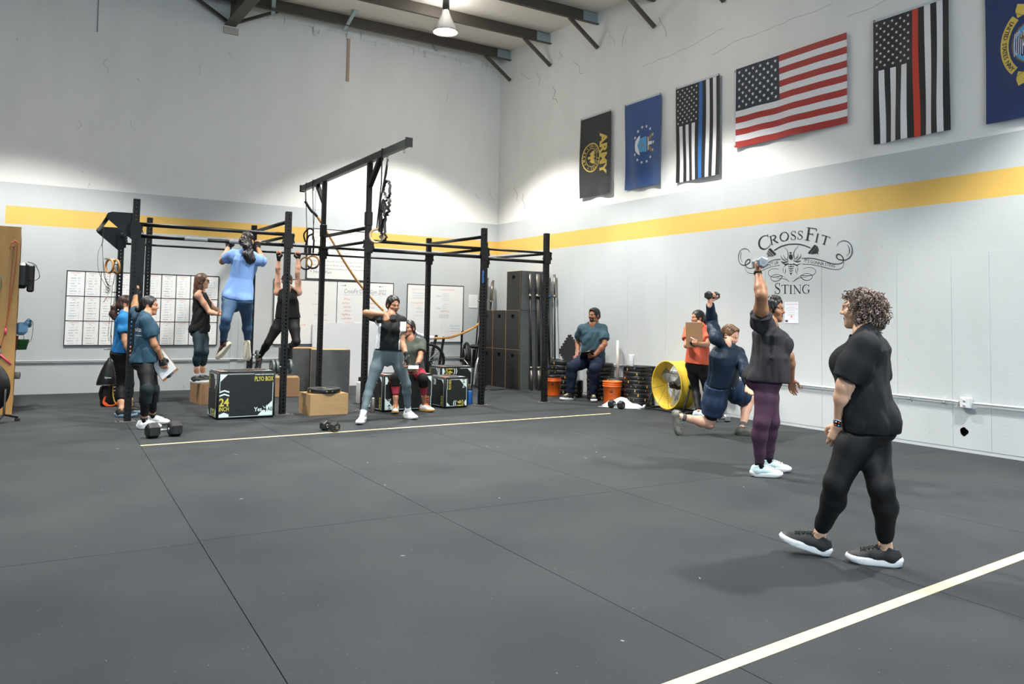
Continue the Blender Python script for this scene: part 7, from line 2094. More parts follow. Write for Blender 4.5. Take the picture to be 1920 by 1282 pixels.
# joint positions in metres, world space
POSES = {
    'coach': dict(h=1.7, face=-35, hface=-54, hpitch=0, foot={'L': (-42, 14), 'R': (-38, 0)},
        J={'pelvis': (4.13, 2.892, 0.816), 'neck': (4.104, 2.877, 1.29), 'hipL': (4.058, 2.842, 0.816), 'hipR': (4.202, 2.943, 0.816), 'shL': (3.968, 2.781, 1.223), 'shR': (4.246, 2.976, 1.244), 'head': (4.14, 2.929, 1.437), 'elL': (3.896, 2.855, 1.007), 'wrL': (3.959, 2.944, 0.78), 'haL': (3.959, 2.969, 0.696), 'elR': (4.392, 2.982, 0.99), 'wrR': (4.45, 3.058, 0.756), 'haR': (4.466, 3.078, 0.672), 'anL': (4.003, 3.114, 0.115), 'knL': (3.908, 2.926, 0.458), 'anR': (4.181, 2.811, 0.1), 'knR': (4.048, 2.747, 0.452)}),
    'purple': dict(h=1.64, face=124, hface=112, hpitch=0, foot={'L': (140, 0), 'R': (128, 0)},
        J={'pelvis': (5.686, 4.968, 0.855), 'neck': (5.689, 4.934, 1.326), 'hipL': (5.733, 5.038, 0.855), 'hipR': (5.638, 4.898, 0.855), 'shL': (5.781, 5.074, 1.28), 'shR': (5.487, 4.864, 1.339), 'head': (5.751, 4.958, 1.465), 'elL': (5.902, 4.913, 1.045), 'wrL': (6.003, 4.962, 0.829), 'haL': (6.041, 4.987, 0.758), 'elR': (5.376, 4.755, 1.576), 'wrR': (5.457, 4.868, 1.776), 'haR': (5.495, 4.92, 1.831), 'anL': (5.843, 5.087, 0.1), 'knL': (5.762, 4.981, 0.463), 'anR': (5.552, 4.934, 0.1), 'knR': (5.512, 4.875, 0.479)}),
    'man': dict(h=1.8, face=165, hface=150, hpitch=-35, foot={'L': (150, 0), 'R': (165, -75)},
        J={'pelvis': (7.156, 6.93, 0.592), 'neck': (7.078, 6.805, 1.066), 'hipL': (7.246, 6.954, 0.592), 'hipR': (7.067, 6.906, 0.592), 'shL': (7.316, 6.828, 0.982), 'shR': (6.897, 6.782, 1.155), 'head': (7.194, 6.84, 1.185), 'elL': (7.176, 6.607, 0.814), 'wrL': (7.067, 6.444, 0.633), 'haL': (7.024, 6.396, 0.566), 'elR': (7.038, 6.982, 1.346), 'wrR': (6.914, 6.894, 1.566), 'haR': (6.87, 6.859, 1.64), 'anL': (7.386, 6.824, 0.1), 'knL': (7.645, 6.954, 0.394), 'anR': (6.683, 7.123, 0.22), 'knR': (7.061, 7.042, 0.129)}),
    'orange': dict(h=1.56, face=-110, hface=-75, hpitch=0, foot={'L': (160, 0), 'R': (150, 0)},
        J={'pelvis': (8.176, 8.397, 0.74), 'neck': (8.185, 8.357, 1.268), 'hipL': (8.204, 8.322, 0.74), 'hipR': (8.149, 8.473, 0.74), 'shL': (8.304, 8.261, 1.207), 'shR': (8.065, 8.46, 1.226), 'head': (8.209, 8.424, 1.396), 'elL': (8.132, 8.157, 1.027), 'wrL': (7.915, 8.079, 1.038), 'haL': (7.841, 8.065, 1.067), 'elR': (7.942, 8.367, 1.005), 'wrR': (7.854, 8.16, 1.057), 'haR': (7.823, 8.087, 1.074), 'anL': (8.464, 8.442, 0.1), 'knL': (8.292, 8.324, 0.397), 'anR': (8.11, 8.303, 0.1), 'knR': (8.246, 8.498, 0.384)}),
    'seatman': dict(h=1.76, face=-130, hface=-105, hpitch=0, foot={'L': (-150, 0), 'R': (-100, 0)},
        J={'pelvis': (8.281, 10.97, 0.67), 'neck': (8.235, 10.936, 1.258), 'hipL': (8.339, 10.901, 0.67), 'hipR': (8.223, 11.04, 0.67), 'shL': (8.374, 10.826, 1.203), 'shR': (8.105, 11.053, 1.196), 'head': (8.262, 10.93, 1.421), 'elL': (8.306, 10.686, 0.942), 'wrL': (8.161, 10.784, 0.735), 'haL': (8.075, 10.757, 0.728), 'elR': (8.164, 11.246, 0.968), 'wrR': (8.062, 11.117, 0.764), 'haR': (8.007, 11.115, 0.693), 'anL': (8.137, 10.768, 0.1), 'knL': (8.063, 10.635, 0.551), 'anR': (7.88, 11.063, 0.1), 'knR': (7.839, 10.97, 0.551)}),
    'dbell': dict(h=1.64, face=200, hface=175, hpitch=-12, foot={'L': (170, 0), 'R': (215, 0)},
        J={'pelvis': (4.027, 9.695, 0.868), 'neck': (4.035, 9.659, 1.349), 'hipL': (4.107, 9.666, 0.868), 'hipR': (3.948, 9.724, 0.868), 'shL': (4.165, 9.602, 1.288), 'shR': (3.904, 9.723, 1.302), 'head': (4.075, 9.691, 1.495), 'elL': (4.152, 9.547, 1.01), 'wrL': (4.153, 9.386, 0.828), 'haL': (4.171, 9.372, 0.741), 'elR': (3.668, 9.59, 1.384), 'wrR': (3.873, 9.459, 1.368), 'haR': (3.896, 9.378, 1.375), 'anL': (4.39, 9.844, 0.1), 'knL': (4.286, 9.682, 0.466), 'anR': (3.682, 9.638, 0.1), 'knR': (3.808, 9.735, 0.448)}),
    'seatw': dict(h=1.62, face=205, hface=232, hpitch=0, foot={'L': (160, 0), 'R': (205, 0)},
        J={'pelvis': (4.837, 10.749, 0.56), 'neck': (4.803, 10.739, 1.015), 'hipL': (4.912, 10.713, 0.56), 'hipR': (4.761, 10.784, 0.56), 'shL': (4.954, 10.671, 0.971), 'shR': (4.661, 10.809, 0.952), 'head': (4.779, 10.752, 1.177), 'elL': (4.856, 10.509, 0.764), 'wrL': (4.724, 10.34, 0.655), 'haL': (4.665, 10.298, 0.614), 'elR': (4.612, 10.626, 0.746), 'wrR': (4.529, 10.428, 0.638), 'haR': (4.538, 10.355, 0.598), 'anL': (4.916, 10.474, 0.1), 'knL': (4.838, 10.345, 0.466), 'anR': (4.492, 10.495, 0.1), 'knR': (4.483, 10.518, 0.477)}),
    'hang': dict(h=1.66, face=205, hface=205, hpitch=5, foot={'L': (205, -70), 'R': (215, -60)},
        J={'pelvis': (3.61, 12.899, 1.279), 'neck': (3.596, 12.876, 1.758), 'hipL': (3.688, 12.863, 1.279), 'hipR': (3.533, 12.935, 1.279), 'shL': (3.748, 12.809, 1.704), 'shR': (3.447, 12.949, 1.702), 'head': (3.598, 12.96, 1.889), 'elL': (3.721, 12.8, 2.018), 'wrL': (3.732, 12.837, 2.261), 'haL': (3.743, 12.881, 2.334), 'elR': (3.442, 12.935, 2.011), 'wrR': (3.445, 12.916, 2.259), 'haR': (3.463, 12.958, 2.331), 'knL': (3.712, 12.705, 0.91), 'anL': (3.713, 13.086, 0.819), 'knR': (3.337, 12.972, 0.892), 'anR': (3.253, 13.239, 0.617)}),
    'pullup': dict(h=1.64, face=28, hface=28, hpitch=10, foot={'L': (-40, -48), 'R': (20, -78)},
        J={'pelvis': (2.323, 10.604, 1.56), 'neck': (2.386, 10.529, 2.121), 'hipL': (2.249, 10.644, 1.56), 'hipR': (2.398, 10.564, 1.56), 'shL': (2.236, 10.611, 2.093), 'shR': (2.524, 10.461, 2.041), 'head': (2.403, 10.568, 2.269), 'elL': (2.171, 10.876, 2.018), 'wrL': (2.263, 10.966, 2.225), 'haL': (2.273, 11.023, 2.287), 'elR': (2.657, 10.711, 2.028), 'wrR': (2.607, 10.847, 2.224), 'haR': (2.619, 10.903, 2.286), 'knL': (2.145, 10.389, 1.273), 'anL': (2.164, 10.617, 0.961), 'knR': (2.494, 10.807, 1.26), 'anR': (2.564, 11.001, 0.932)}),
    'boxw': dict(h=1.62, face=112, hface=108, hpitch=0, foot={'L': (112, 0), 'R': (112, 0)},
        J={'pelvis': (2.277, 12.805, 1.099), 'neck': (2.252, 12.782, 1.669), 'hipL': (2.309, 12.882, 1.099), 'hipR': (2.246, 12.727, 1.099), 'shL': (2.315, 12.935, 1.624), 'shR': (2.194, 12.634, 1.607), 'head': (2.268, 12.774, 1.823), 'elL': (2.489, 13.008, 1.417), 'wrL': (2.557, 12.784, 1.362), 'haL': (2.597, 12.71, 1.363), 'elR': (2.361, 12.604, 1.358), 'wrR': (2.447, 12.381, 1.329), 'haR': (2.494, 12.312, 1.322), 'anL': (2.318, 12.76, 0.405), 'knL': (2.326, 12.665, 0.76), 'anR': (2.203, 12.571, 0.405), 'knR': (2.207, 12.506, 0.768)}),
    'teal': dict(h=1.6, face=98, hface=110, hpitch=0, foot={'L': (110, 0), 'R': (115, 0)},
        J={'pelvis': (1.23, 10.308, 0.786), 'neck': (1.218, 10.281, 1.304), 'hipL': (1.242, 10.39, 0.786), 'hipR': (1.219, 10.226, 0.786), 'shL': (1.163, 10.489, 1.271), 'shR': (1.197, 10.126, 1.242), 'head': (1.259, 10.37, 1.418), 'elL': (1.139, 10.743, 1.378), 'wrL': (1.16, 10.898, 1.557), 'haL': (1.147, 10.858, 1.628), 'elR': (1.295, 10.103, 0.974), 'wrR': (1.397, 10.212, 0.789), 'haR': (1.422, 10.203, 0.702), 'anL': (1.363, 10.502, 0.1), 'knL': (1.338, 10.322, 0.433), 'anR': (1.225, 10.127, 0.1), 'knR': (1.231, 10.015, 0.462)}),
    'blue': dict(h=1.6, face=105, hface=105, hpitch=0, foot={'L': (112, 0), 'R': (115, 0)},
        J={'pelvis': (1.121, 11.55, 0.825), 'neck': (1.117, 11.52, 1.31), 'hipL': (1.142, 11.63, 0.825), 'hipR': (1.099, 11.47, 0.825), 'shL': (1.159, 11.678, 1.266), 'shR': (1.076, 11.369, 1.246), 'head': (1.126, 11.603, 1.435), 'elL': (1.24, 11.659, 0.953), 'wrL': (1.311, 11.762, 0.751), 'haL': (1.331, 11.795, 0.678), 'elR': (1.104, 11.311, 0.978), 'wrR': (1.197, 11.289, 0.748), 'haR': (1.227, 11.303, 0.672), 'anL': (1.244, 11.736, 0.1), 'knL': (1.199, 11.534, 0.404), 'anR': (1.11, 11.391, 0.1), 'knR': (1.114, 11.563, 0.397)}),
}
# ------------------------------------------------------------ the twelve people
def skin(n, c): return mat('skin_' + n, c, .5, var=.06, vscale=9, spec=.4)
def fab(n, c, rough=.8, bump=.07, bscale=420): return mat('fabric_' + n, c, rough, bump=bump, bscale=bscale, spec=.25)
def hairm(n, c): return mat('hair_' + n, c, .42, bump=.5, bscale=70, stretch=(1, 1, .12), spec=.5)
def shoem(n, c): return mat('shoe_' + n, c, .6, bump=.25, bscale=120)
Z_ = np.array([0, 0, 1.])
CF = np.array([.517, .856, 0.])         # direction of view on the floor, only to turn the held objects like the photo
CR = np.array([.856, -.517, 0.])
W_sole = shoem('white_sole', '#e3e4e4'); W_lace = shoem('white_lace', '#dfe2e2'); K_lace = shoem('black_lace', '#141414'); W_up = shoem('white_knit', '#e9ecec')
K_up = shoem('black_knit', '#1f2021')
F_blk = fab('black', '#17181a'); F_blkl = fab('black_stretch', '#131417', .6, .08)
brow_k = mat('brow_black', '#33241d', .8)
def lipm(n, c): return mat('lip_' + n, c, .4)
def spec(name, **kw):
    d = dict(POSES[name]); d.update(kw); return d
rel = dict(curl='relax')
# 1 coach
d = POSES['coach']
coach = make_person(spec('coach', label='person in black tee, black leggings and watch walking at right', seed=1, g=1.13, belly=.02, vox=.0075, hvox=.0036, handvox=.0033, bust=1.15, butt=1, arm=1.12,
    skin=skin('coach', '#dcae91'), lip=lipm('coach', '#b3695c'), brow=mat('brow_brown', '#5a4436', .8),
    top=dict(type='tee', mat=fab('black_cotton', '#1b1d20', .8), sleeve=.86, drape=.65, hem=-.13, off=.014, amp=.012, loose=.006, flare=.014, name='tee_shirt', fz=7),
    bottom=dict(type='leggings', mat=F_blkl, len=.94), shoes=(K_up, W_sole, K_lace),
    hand=dict(L=dict(curl='relax', n=CF * .8 + CR * .3), R=dict(curl='relax', n=-rtv(-35))),
    hface=-31, shface=-18, hair=dict(style='bob', mat=hairm('coach_under', '#54433b'), th=.004, over_ears=True, line=.06, amp=.004, blobs=[((0, -.04, -.04), (.078, .066, .09))], curls=1700, mats=[hairm('coach_a', '#6f5b50'), hairm('coach_b', '#4b3a33'), hairm('coach_c', '#9a877b')])))
J = {a: np.array(b) for a, b in d['J'].items()}
def band(parent, name, at_, dirn, r, w, m, th=.003):
    a = np.array(at_); dv = U(dirn)
    q = MB().tube([Vector(a - dv * w / 2), Vector(a - dv * w / 4), Vector(a + dv * w / 4), Vector(a + dv * w / 2)], [r, r + th, r + th, r], 18); return q.build(name, m, parent, True)
wd = U(J['wrL'] - J['elL'])
wt = band(coach, 'watch_strap', J['wrL'] - wd * .012, wd, .030, .024, mat('grey_strap', '#4a4d50', .5))
nrm = U(-CF * .75 - CR * .55); sx = U(np.cross(wd, nrm))
Mw_ = plane_M(tuple(J['wrL'] - wd * .012 + nrm * .030), tuple(sx), tuple(wd))
MB().box((0, 0, .004), (.038, .044, .011), 0, Mw_, bev=.004).build('watch_case', mat('silver_case', '#b9bcc0', .25, .9), coach, True)
q = MB().box((0, 0, .0098), (.031, .037, .001), 0, Mw_)
for k in range(4): q.lathe([(.004, .0106), (.001, .0108)], 10, 1 + k % 3, Mw_ @ Matrix.Translation((-.008 + .016 * (k % 2), -.009 + .018 * (k // 2), 0)))
q.build('watch_face', [mat('watch_glass', '#0a0c10', .1), mat('watch_red', '#d9402e', .4, emit=.6), mat('watch_white', '#e8eef2', .4, emit=.6), mat('watch_blue', '#5aa0d8', .4, emit=.6)], coach, True)
# 2 purple leggings
d = POSES['purple']; J = {a: np.array(b) for a, b in d['J'].items()}
purple = make_person(spec('purple', label='person in charcoal top and purple leggings raising a grey dumbbell overhead', seed=2, g=1.24, belly=.025, vox=.008, hvox=.0036, handvox=.0036, bust=1.2, arm=1.12, cheek=1.08, closed=True, shoek=.98, hface=158, shface=125,
    skin=skin('purple', '#9a6d50'), lip=lipm('purple', '#6e3c33'), brow=brow_k,
    top=dict(type='tee', mat=fab('charcoal_knit', '#302f33', .8), sleeve=.30, drape=.85, hem=-.06, curve=.02, off=.018, amp=.016, fz=4, loose=.008, flare=.010, name='loose_top'),
    bottom=dict(type='leggings', mat=fab('plum_stretch', '#4a3145', .6, .1), len=.99), shoes=(shoem('mint_knit', '#c3dcde'), W_sole, W_lace), sock=(F_blk, .04),
    hand=dict(L=rel | dict(n=-rtv(112) * -1), R=dict(curl='grip', n=hdv(125), d=Z_ + hdv(112) * -.15)),
    hair=dict(style='bun', mat=hairm('black', '#120f0e'), th=.017, line=.055, amp=.006, blobs=[((0, -.135, -.005), (.038, .036, .038)), ((0, .02, .10), (.06, .05, .03))])))
def held(label, who, s_, m, Lh, hr, hw, num, axis, off=.030, up=None, dv=None, nv=None, along=.088):
    J = {a: np.array(b) for a, b in POSES[who]['J'].items()}
    dd = U(J['ha' + s_] - J['wr' + s_]) if dv is None else U(dv); nn = U(nv)
    c = J['wr' + s_] + dd * along + nn * off
    x = U(axis); z = U(dd - x * (dd @ x)); y = np.cross(z, x)
    ap = hr * cos(pi / 6)
    M = Matrix(((x[0], y[0], z[0], c[0]), (x[1], y[1], z[1], c[1]), (x[2], y[2], z[2], c[2]), (0, 0, 0, 1))) @ Matrix.Translation((0, 0, -ap))
    return dumbbell(label, M, Lh, hr, hw, num, m, 'dumbbells held up')
held('grey hex dumbbell held overhead by the woman in purple leggings', 'purple', 'R', M_hexg, .105, .052, .07, '15', np.cross(hdv(125), Z_), dv=Z_ + hdv(112) * -.15, nv=hdv(125))
band(purple, 'wrist_wrap', J['wrR'] + np.array([0, 0, .0]), J['wrR'] - J['elR'], .032, .03, F_blk)
# 3 lunging man
d = POSES['man']; J = {a: np.array(b) for a, b in d['J'].items()}
man = make_person(spec('man', label='person in navy long sleeves and shorts lunging with one dumbbell raised', seed=3, g=1.08, male=True, vox=.009, hvox=.0038, belly=.02, shface=170, closed=True, hface=172, hpitch=-20,
    skin=skin('fair', '#d5a48c'), lip=lipm('fair', '#b8746a'), brow=mat('brow_sand', '#7a5a3e', .8),
    top=dict(type='long', mat=fab('navy_tech', '#182838', .5, .1), drape=.35, hem=.05, off=.019, amp=.008, fz=14, neck=.046, name='long_sleeve_shirt'),
    bottom=dict(type='shorts', mat=fab('navy_shorts', '#22334c', .65), len=.38, off=.014, loose=.032, amp=.010, waist=.22),
    shoes=(shoem('grey_mesh', '#67675f'), shoem('grey_sole', '#57574f'), shoem('grey_lace', '#8a8a80')), sock=(fab('grey_sock', '#5a5a58'), .05),
    hand=dict(L=rel | dict(n=-CF), R=dict(curl='grip', n=hdv(165), d=Z_)),
    hair=dict(style='short', mat=hairm('sandy', '#6b4f36'), th=.010, line=.066, amp=.006)))
for s_ in 'LR':
    h_, kn_ = J['hip' + s_], J['kn' + s_]; th_ = kn_ - h_
    F = Field(np.minimum(h_, kn_) - .15, np.maximum(h_, kn_) + .15, .009)
    F.cone(h_ + th_ * .5, kn_, .093, .073, .02, [(h_ + th_ * .87, U(th_))])
    p_, q_ = F.mesh(); np_obj('short_liner', [(p_, q_, 0)], [F_blkl], man)
q = MB()
c = Vector(J['pelvis'] + hdv(165) * .135 + np.array([0, 0, .06]))
for s_ in (-1, 1): q.tube(bez([c, c + Vector((.02 * s_, -.01, .01)), c + Vector((.035 * s_, -.005, -.02)), c + Vector((.015 * s_, -.012, -.10))], 4), .004, 5)
q.build('drawstring', mat('pale_cord', '#b9c6dc', .7), man, True)
held('black dumbbell raised by the lunging man in navy', 'man', 'R', None, .10, .050, .065, '', np.cross(hdv(165), Z_), dv=Z_, nv=hdv(165))
# 4 woman in orange
d = POSES['orange']; J = {a: np.array(b) for a, b in d['J'].items()}
orange = make_person(spec('orange', label='person in orange tee holding a brown clipboard beside the yellow fan', seed=4, g=.98, vox=.0095, hvox=.0042, shface=-130,
    skin=skin('tan', '#b27f5f'), lip=lipm('tan', '#8a4f45'), brow=brow_k,
    top=dict(type='tee', mat=fab('orange_heather', '#cf6248', .85), sleeve=.6, drape=.5, hem=.02, off=.012, name='tee_shirt'),
    bottom=dict(type='leggings', mat=F_blkl, len=.97), shoes=(shoem('white_blue', '#c9d6dc'), shoem('sky_sole', '#7fb4d2'), W_lace), sock=(F_blk, .05),
    hand=dict(L=dict(curl='half', n=CF * .6 - Z_ * .3), R=dict(curl='half', n=CF * .5 - Z_ * .5, glove=True)),
    hair=dict(style='tied', mat=hairm('black', '#120f0e'), tails=[[(0, -.10, .02, .03), (0, -.13, -.03, .032), (.0, -.125, -.10, .022), (0, -.11, -.15, .010)]])))
def clipboard(label, M, w, h, bm, paper=True, writing=True, clip=None):
    """local x across, y towards the clip, z out of the paper"""
    loc = M.to_translation()
    t = thing('clipboard', label, 'clipboard', tuple(loc))
    MB().box((0, 0, 0), (w, h, .004), 0, M, bev=.0015).build('board', bm, t, True)
    if paper:
        MB().box((0, -.012, .0028), (w * .93, h * .9, .0012), 0, M).build('paper', M_paper, t, True)
        q = MB()
        for k in range(9): scrawl(q, M @ Matrix.Translation((0, 0, .0038)), -w * .38, h * .32 - k * .026, w * .7 * rw_.uniform(.5, 1), .010, 5, .0018)
        q.build('handwriting', M_ink, t, True, kind='stuff')
    q = MB().box((0, h / 2 - .012, .006), (w * .42, .026, .006), 0, M, bev=.002).tube([M @ Vector((-.03, h / 2 + .006, .010)), M @ Vector((.03, h / 2 + .006, .010))], .005, 8)
    q.build('clip', M_chrome, t, True)
    return t
M_hard = mat('brown_hardboard', '#9b7550', .7, var=.06, vscale=40)
c = (J['haL'] + J['haR']) / 2
ob = np.array([7.90, 8.17, 1.16])
clipboard('brown clipboard held upright against the woman in orange', plane_M(tuple(ob), tuple(-CR * .97 - CF * .1), (.02, .06, .99)), .24, .345, M_hard)
# pen
def pen(label, a, b_, m):
    t = thing('pen', label, 'pen', tuple(a))
    MB().tube([Vector(a), Vector(a) + (Vector(b_) - Vector(a)) * .85], .0045, 8).build('barrel', m, t, True)
    MB().tube([Vector(a) + (Vector(b_) - Vector(a)) * .85, Vector(b_)], [.0042, .001], 8).build('tip', M_capb, t, True)
hp_ = J['haR']
pen('white pen in the gloved hand of the woman in orange', hp_ - CR * .06 + Z_ * .055 - CF * .03, hp_ + CR * .06 + Z_ * .005 - CF * .03, mat('white_pen', '#dfe3ea', .35))
# 5 seated man
d = POSES['seatman']; J = {a: np.array(b) for a, b in d['J'].items()}
seatman = make_person(spec('seatman', label='person in slate tee and navy pants sitting on stacked bumper plates', seed=5, g=1.02, male=True, vox=.0095, hvox=.0042, belly=.02, beard=True, shface=-140,
    skin=skin('brown', '#95654a'), lip=lipm('brown', '#6b3f38'), brow=brow_k,
    top=dict(type='tee', mat=fab('slate_tee', '#3a525c', .85), sleeve=.72, drape=.5, hem=-.05, off=.016, amp=.012, fz=14, name='tee_shirt'),
    bottom=dict(type='pants', mat=fab('navy_jogger', '#141f33', .8), len=.97, off=.012, loose=.018, amp=.007),
    shoes=(K_up, W_sole, shoem('tan_lace', '#c8bd9a')), shoek=1.04,
    hand=dict(L=dict(curl='half', n=-CR * .5 + Z_ * .6), R=dict(curl='relax', n=-Z_ * .8 + CR * .3)),
    hair=dict(style='short', mat=hairm('black', '#120f0e'), th=.013, line=.060, amp=.004)))
c = J['haL'] + np.array([-.04, .06, .035])
clipboard('dark clipboard lying on the lap of the seated man', plane_M(tuple(c), tuple(U(CR * .95 + Z_ * .25)), tuple(U(-CF * .75 + Z_ * .35))), .23, .32, mat('black_clipboard', '#1c1a19', .5), paper=False)
pen('pink pen in the right hand of the seated man', J['haR'] - CR * .04 + Z_ * .02 - CF * .03, J['haR'] + CR * .07 + Z_ * .07 - CF * .03, mat('pink_pen', '#d79fc4', .35))
# 6 lifting woman
d = POSES['dbell']; J = {a: np.array(b) for a, b in d['J'].items()}
def side_panels(c, P, ax, T, r0, f0, k):
    v = c - P; x = v @ r0; y = v @ f0; tz = (v @ ax) / T
    return np.where((np.abs(x) > .122 * k) & (tz < .88) & (tz > .12) & (np.abs(x) < .2 * k) & (y > -.06), 1, 0)
lift = make_person(spec('dbell', label='person in black and white top and grey leggings pulling a dumbbell to her chin', seed=6, g=.97, vox=.009, hvox=.0038, shface=205, closed=True, bust=1.1,
    skin=skin('warm', '#a87b5f'), lip=lipm('warm', '#8a4c42'), brow=brow_k,
    top=dict(type='tee', mat=fab('black_jersey', '#191b1d', .75), sleeve=.5, drape=.6, hem=.10, off=.010, amp=.012, fz=16, loose=.002, flare=.006, name='tee_shirt', panel=side_panels, panel_mats=[fab('white_panel', '#dfe4ea', .8)]),
    bottom=dict(type='leggings', mat=fab('steel_grey_stretch', '#5f7076', .6, .08), len=.95, waist=.40), shoes=(W_up, W_sole, W_lace), sock=(fab('white_sock', '#e4e8ee'), .06),
    hand=dict(L=dict(curl='half', n=-rtv(200) * -1, glove=True), R=dict(curl='grip', n=CF * .9 + Z_ * .1, d=-Z_ * .75 - CF * .35 + CR * .3)),
    hair=dict(style='tied', mat=hairm('black', '#120f0e'), tails=[[(-.01, -.10, .01, .03), (-.04, -.12, -.05, .035), (-.06, -.10, -.12, .025), (-.05, -.06, -.16, .012)]])))
dv_ = U(-Z_ * .75 - CF * .35 + CR * .3)
held('black dumbbell held under the chin of the woman in grey leggings', 'dbell', 'R', None, .12, .056, .08, '', CR * .93 - CF * .3 + Z_ * .06, dv=dv_, nv=CF * .9 + Z_ * .1, along=.07)
band(lift, 'wristband', J['wrL'] - U(J['wrL'] - J['elL']) * .02, J['wrL'] - J['elL'], .030, .035, mat('white_band', '#e8eaf0', .7))
# 7 seated woman
d = POSES['seatw']; J = {a: np.array(b) for a, b in d['J'].items()}
seatw = make_person(spec('seatw', label='person in olive tee and red leggings with black knee sleeves sitting on a plyo box', seed=7, g=1.02, vox=.0095, hvox=.0042,
    skin=skin('warm2', '#a5745a'), lip=lipm('warm', '#8a4c42'), brow=brow_k,
    top=dict(type='tee', mat=fab('olive_tee', '#474e45', .8), sleeve=.62, drape=.4, hem=-.02, off=.010, name='tee_shirt'),
    bottom=dict(type='leggings', mat=fab('raspberry_stretch', '#9c3544', .65, .1), len=.80), shoes=(shoem('cream_knit', '#dad8d4'), shoem('gum_sole', '#c99a5e'), shoem('orange_lace', '#d8884a')),
    hand=dict(L=dict(curl='half', n=-Z_ * .4 - rtv(205), glove=True), R=dict(curl='half', n=-Z_, glove=True)),
    hair=dict(style='tied', mat=hairm('dark', '#1c1513'), tails=[[(.0, -.10, -.01, .028), (-.05, -.09, -.09, .03), (-.075, -.03, -.17, .026), (-.075, -.01, -.23, .012)]])))
def knee_sleeves(t, J, r, l0, l1, m, name='knee_sleeve', k=1.):
    for s_ in 'LR':
        h_, kn, an = J['hip' + s_], J['kn' + s_], J['an' + s_]
        F = Field(kn - .2, kn + .2, .009); u1, u2 = U(kn - h_), U(an - kn)
        F.cone(kn - u1 * l0, kn, r * 1.12, r, .03, [(kn - u1 * l0, -u1)]); F.cone(kn, kn + u2 * l1, r, r * 1.02, .03, [(kn + u2 * l1, u2)])
        p_, q_ = F.mesh(); np_obj(name, [(p_, q_, 0)], [m], t)
knee_sleeves(seatw, J, .0655, .08, .11, fab('neoprene', '#0f1011', .85))
t = thing('phone', 'pale phone in the hands of the seated woman in red leggings', 'phone', tuple(J['haL']))
c = J['haL'] + Z_ * .03 - CF * .05
MB().box((0, 0, 0), (.145, .07, .008), 0, plane_M(tuple(c), tuple(CR), tuple(U(CF * .6 + Z_ * .5))), bev=.003).build('phone_body', mat('pale_phone', '#c9ced4', .3), t, True)
# 8 hanging woman
d = POSES['hang']; J = {a: np.array(b) for a, b in d['J'].items()}
hang = make_person(spec('hang', label='person in black tank top and leggings hanging from the rear rig bar', seed=8, g=1.02, vox=.0095, hvox=.0042,
    skin=skin('fair2', '#d7a58a'), lip=lipm('fair', '#b8746a'), brow=mat('brow_brown', '#5a4436', .8),
    top=dict(type='tank', mat=F_blk, drape=.5, hem=.02, off=.012, name='tank_top', scoop=.05),
    bottom=dict(type='leggings', mat=F_blkl, len=.93), shoes=(K_up, shoem('dark_sole', '#1a1a1a'), K_lace),
    hand=dict(L=dict(curl='grip', n=hdv(205), d=Z_, glove=True), R=dict(curl='grip', n=hdv(205), d=Z_, glove=True)),
    hair=dict(style='tied', mat=hairm('brown_dark', '#3a281e'))))
# 9 pull-up woman
d = POSES['pullup']; J = {a: np.array(b) for a, b in d['J'].items()}
pull = make_person(spec('pullup', label='person in light blue tee and blue leggings pulling up on the front bar', seed=9, g=1.06, vox=.0085, hvox=.0045, butt=1,
    skin=skin('tan2', '#b98762'), lip=lipm('tan', '#8a4f45'), brow=brow_k,
    top=dict(type='tee', mat=fab('periwinkle_tee', '#7a9bd0', .75), sleeve=.55, drape=.05, hem=-.06, curve=.03, off=.006, butt_off=-.004, loose=.002, flare=.008, amp=.011, name='tee_shirt'),
    bottom=dict(type='leggings', mat=fab('blue_stretch', '#334d68', .6, .1), len=.93), shoes=(shoem('dark_red', '#3a2422'), shoem('cream_sole', '#cfc6ae'), shoem('red_lace', '#c0402e')), sock=(F_blk, .05),
    hand=dict(L=dict(curl='grip', n=hdv(28), d=Z_, glove=True), R=dict(curl='grip', n=hdv(28), d=Z_, glove=True)),
    hair=dict(style='tied', mat=hairm('black2', '#191615'), th=.013, wavy=True, amp=.007, vox=.006, tails=[[(.005, -.10, .0, .032), (.03, -.135, -.06, .052), (.055, -.14, -.14, .074), (.065, -.13, -.22, .078), (.07, -.12, -.29, .045)]])))
# 10 woman on the wooden box
d = POSES['boxw']; J = {a: np.array(b) for a, b in d['J'].items()}
boxw = make_person(spec('boxw', label='person in black tank top and glasses standing on a wooden box', seed=10, g=1.0, vox=.0095, hvox=.0042, z0=.30,
    skin=skin('fair3', '#cf9f83'), lip=lipm('fair', '#b8746a'), brow=mat('brow_brown', '#5a4436', .8),
    top=dict(type='tank', mat=F_blk, drape=.6, hem=-.08, off=.013, amp=.014, name='tank_top', fz=18),
    bottom=dict(type='leggings', mat=fab('deep_teal_stretch', '#182a33', .65, .1), len=.78), shoes=(shoem('charcoal_knit', '#2f302f'), W_sole, K_lace), sock=(fab('grey_sock2', '#a9adb2'), .045),
    hand=dict(L=dict(curl='half', n=Z_), R=dict(curl='half', n=Z_)),
    hair=dict(style='long', mat=hairm('chestnut', '#553a28'), th=.013, over_ears=True, line=.062, blobs=[((0, -.062, -.06), (.088, .06, .12)), ((0, -.085, -.17), (.088, .04, .11)), ((.045, -.02, -.12), (.04, .05, .11))])))
q = MB()
Hh = np.array(J['head']); hf = hdv(108); hr_ = rtv(108)
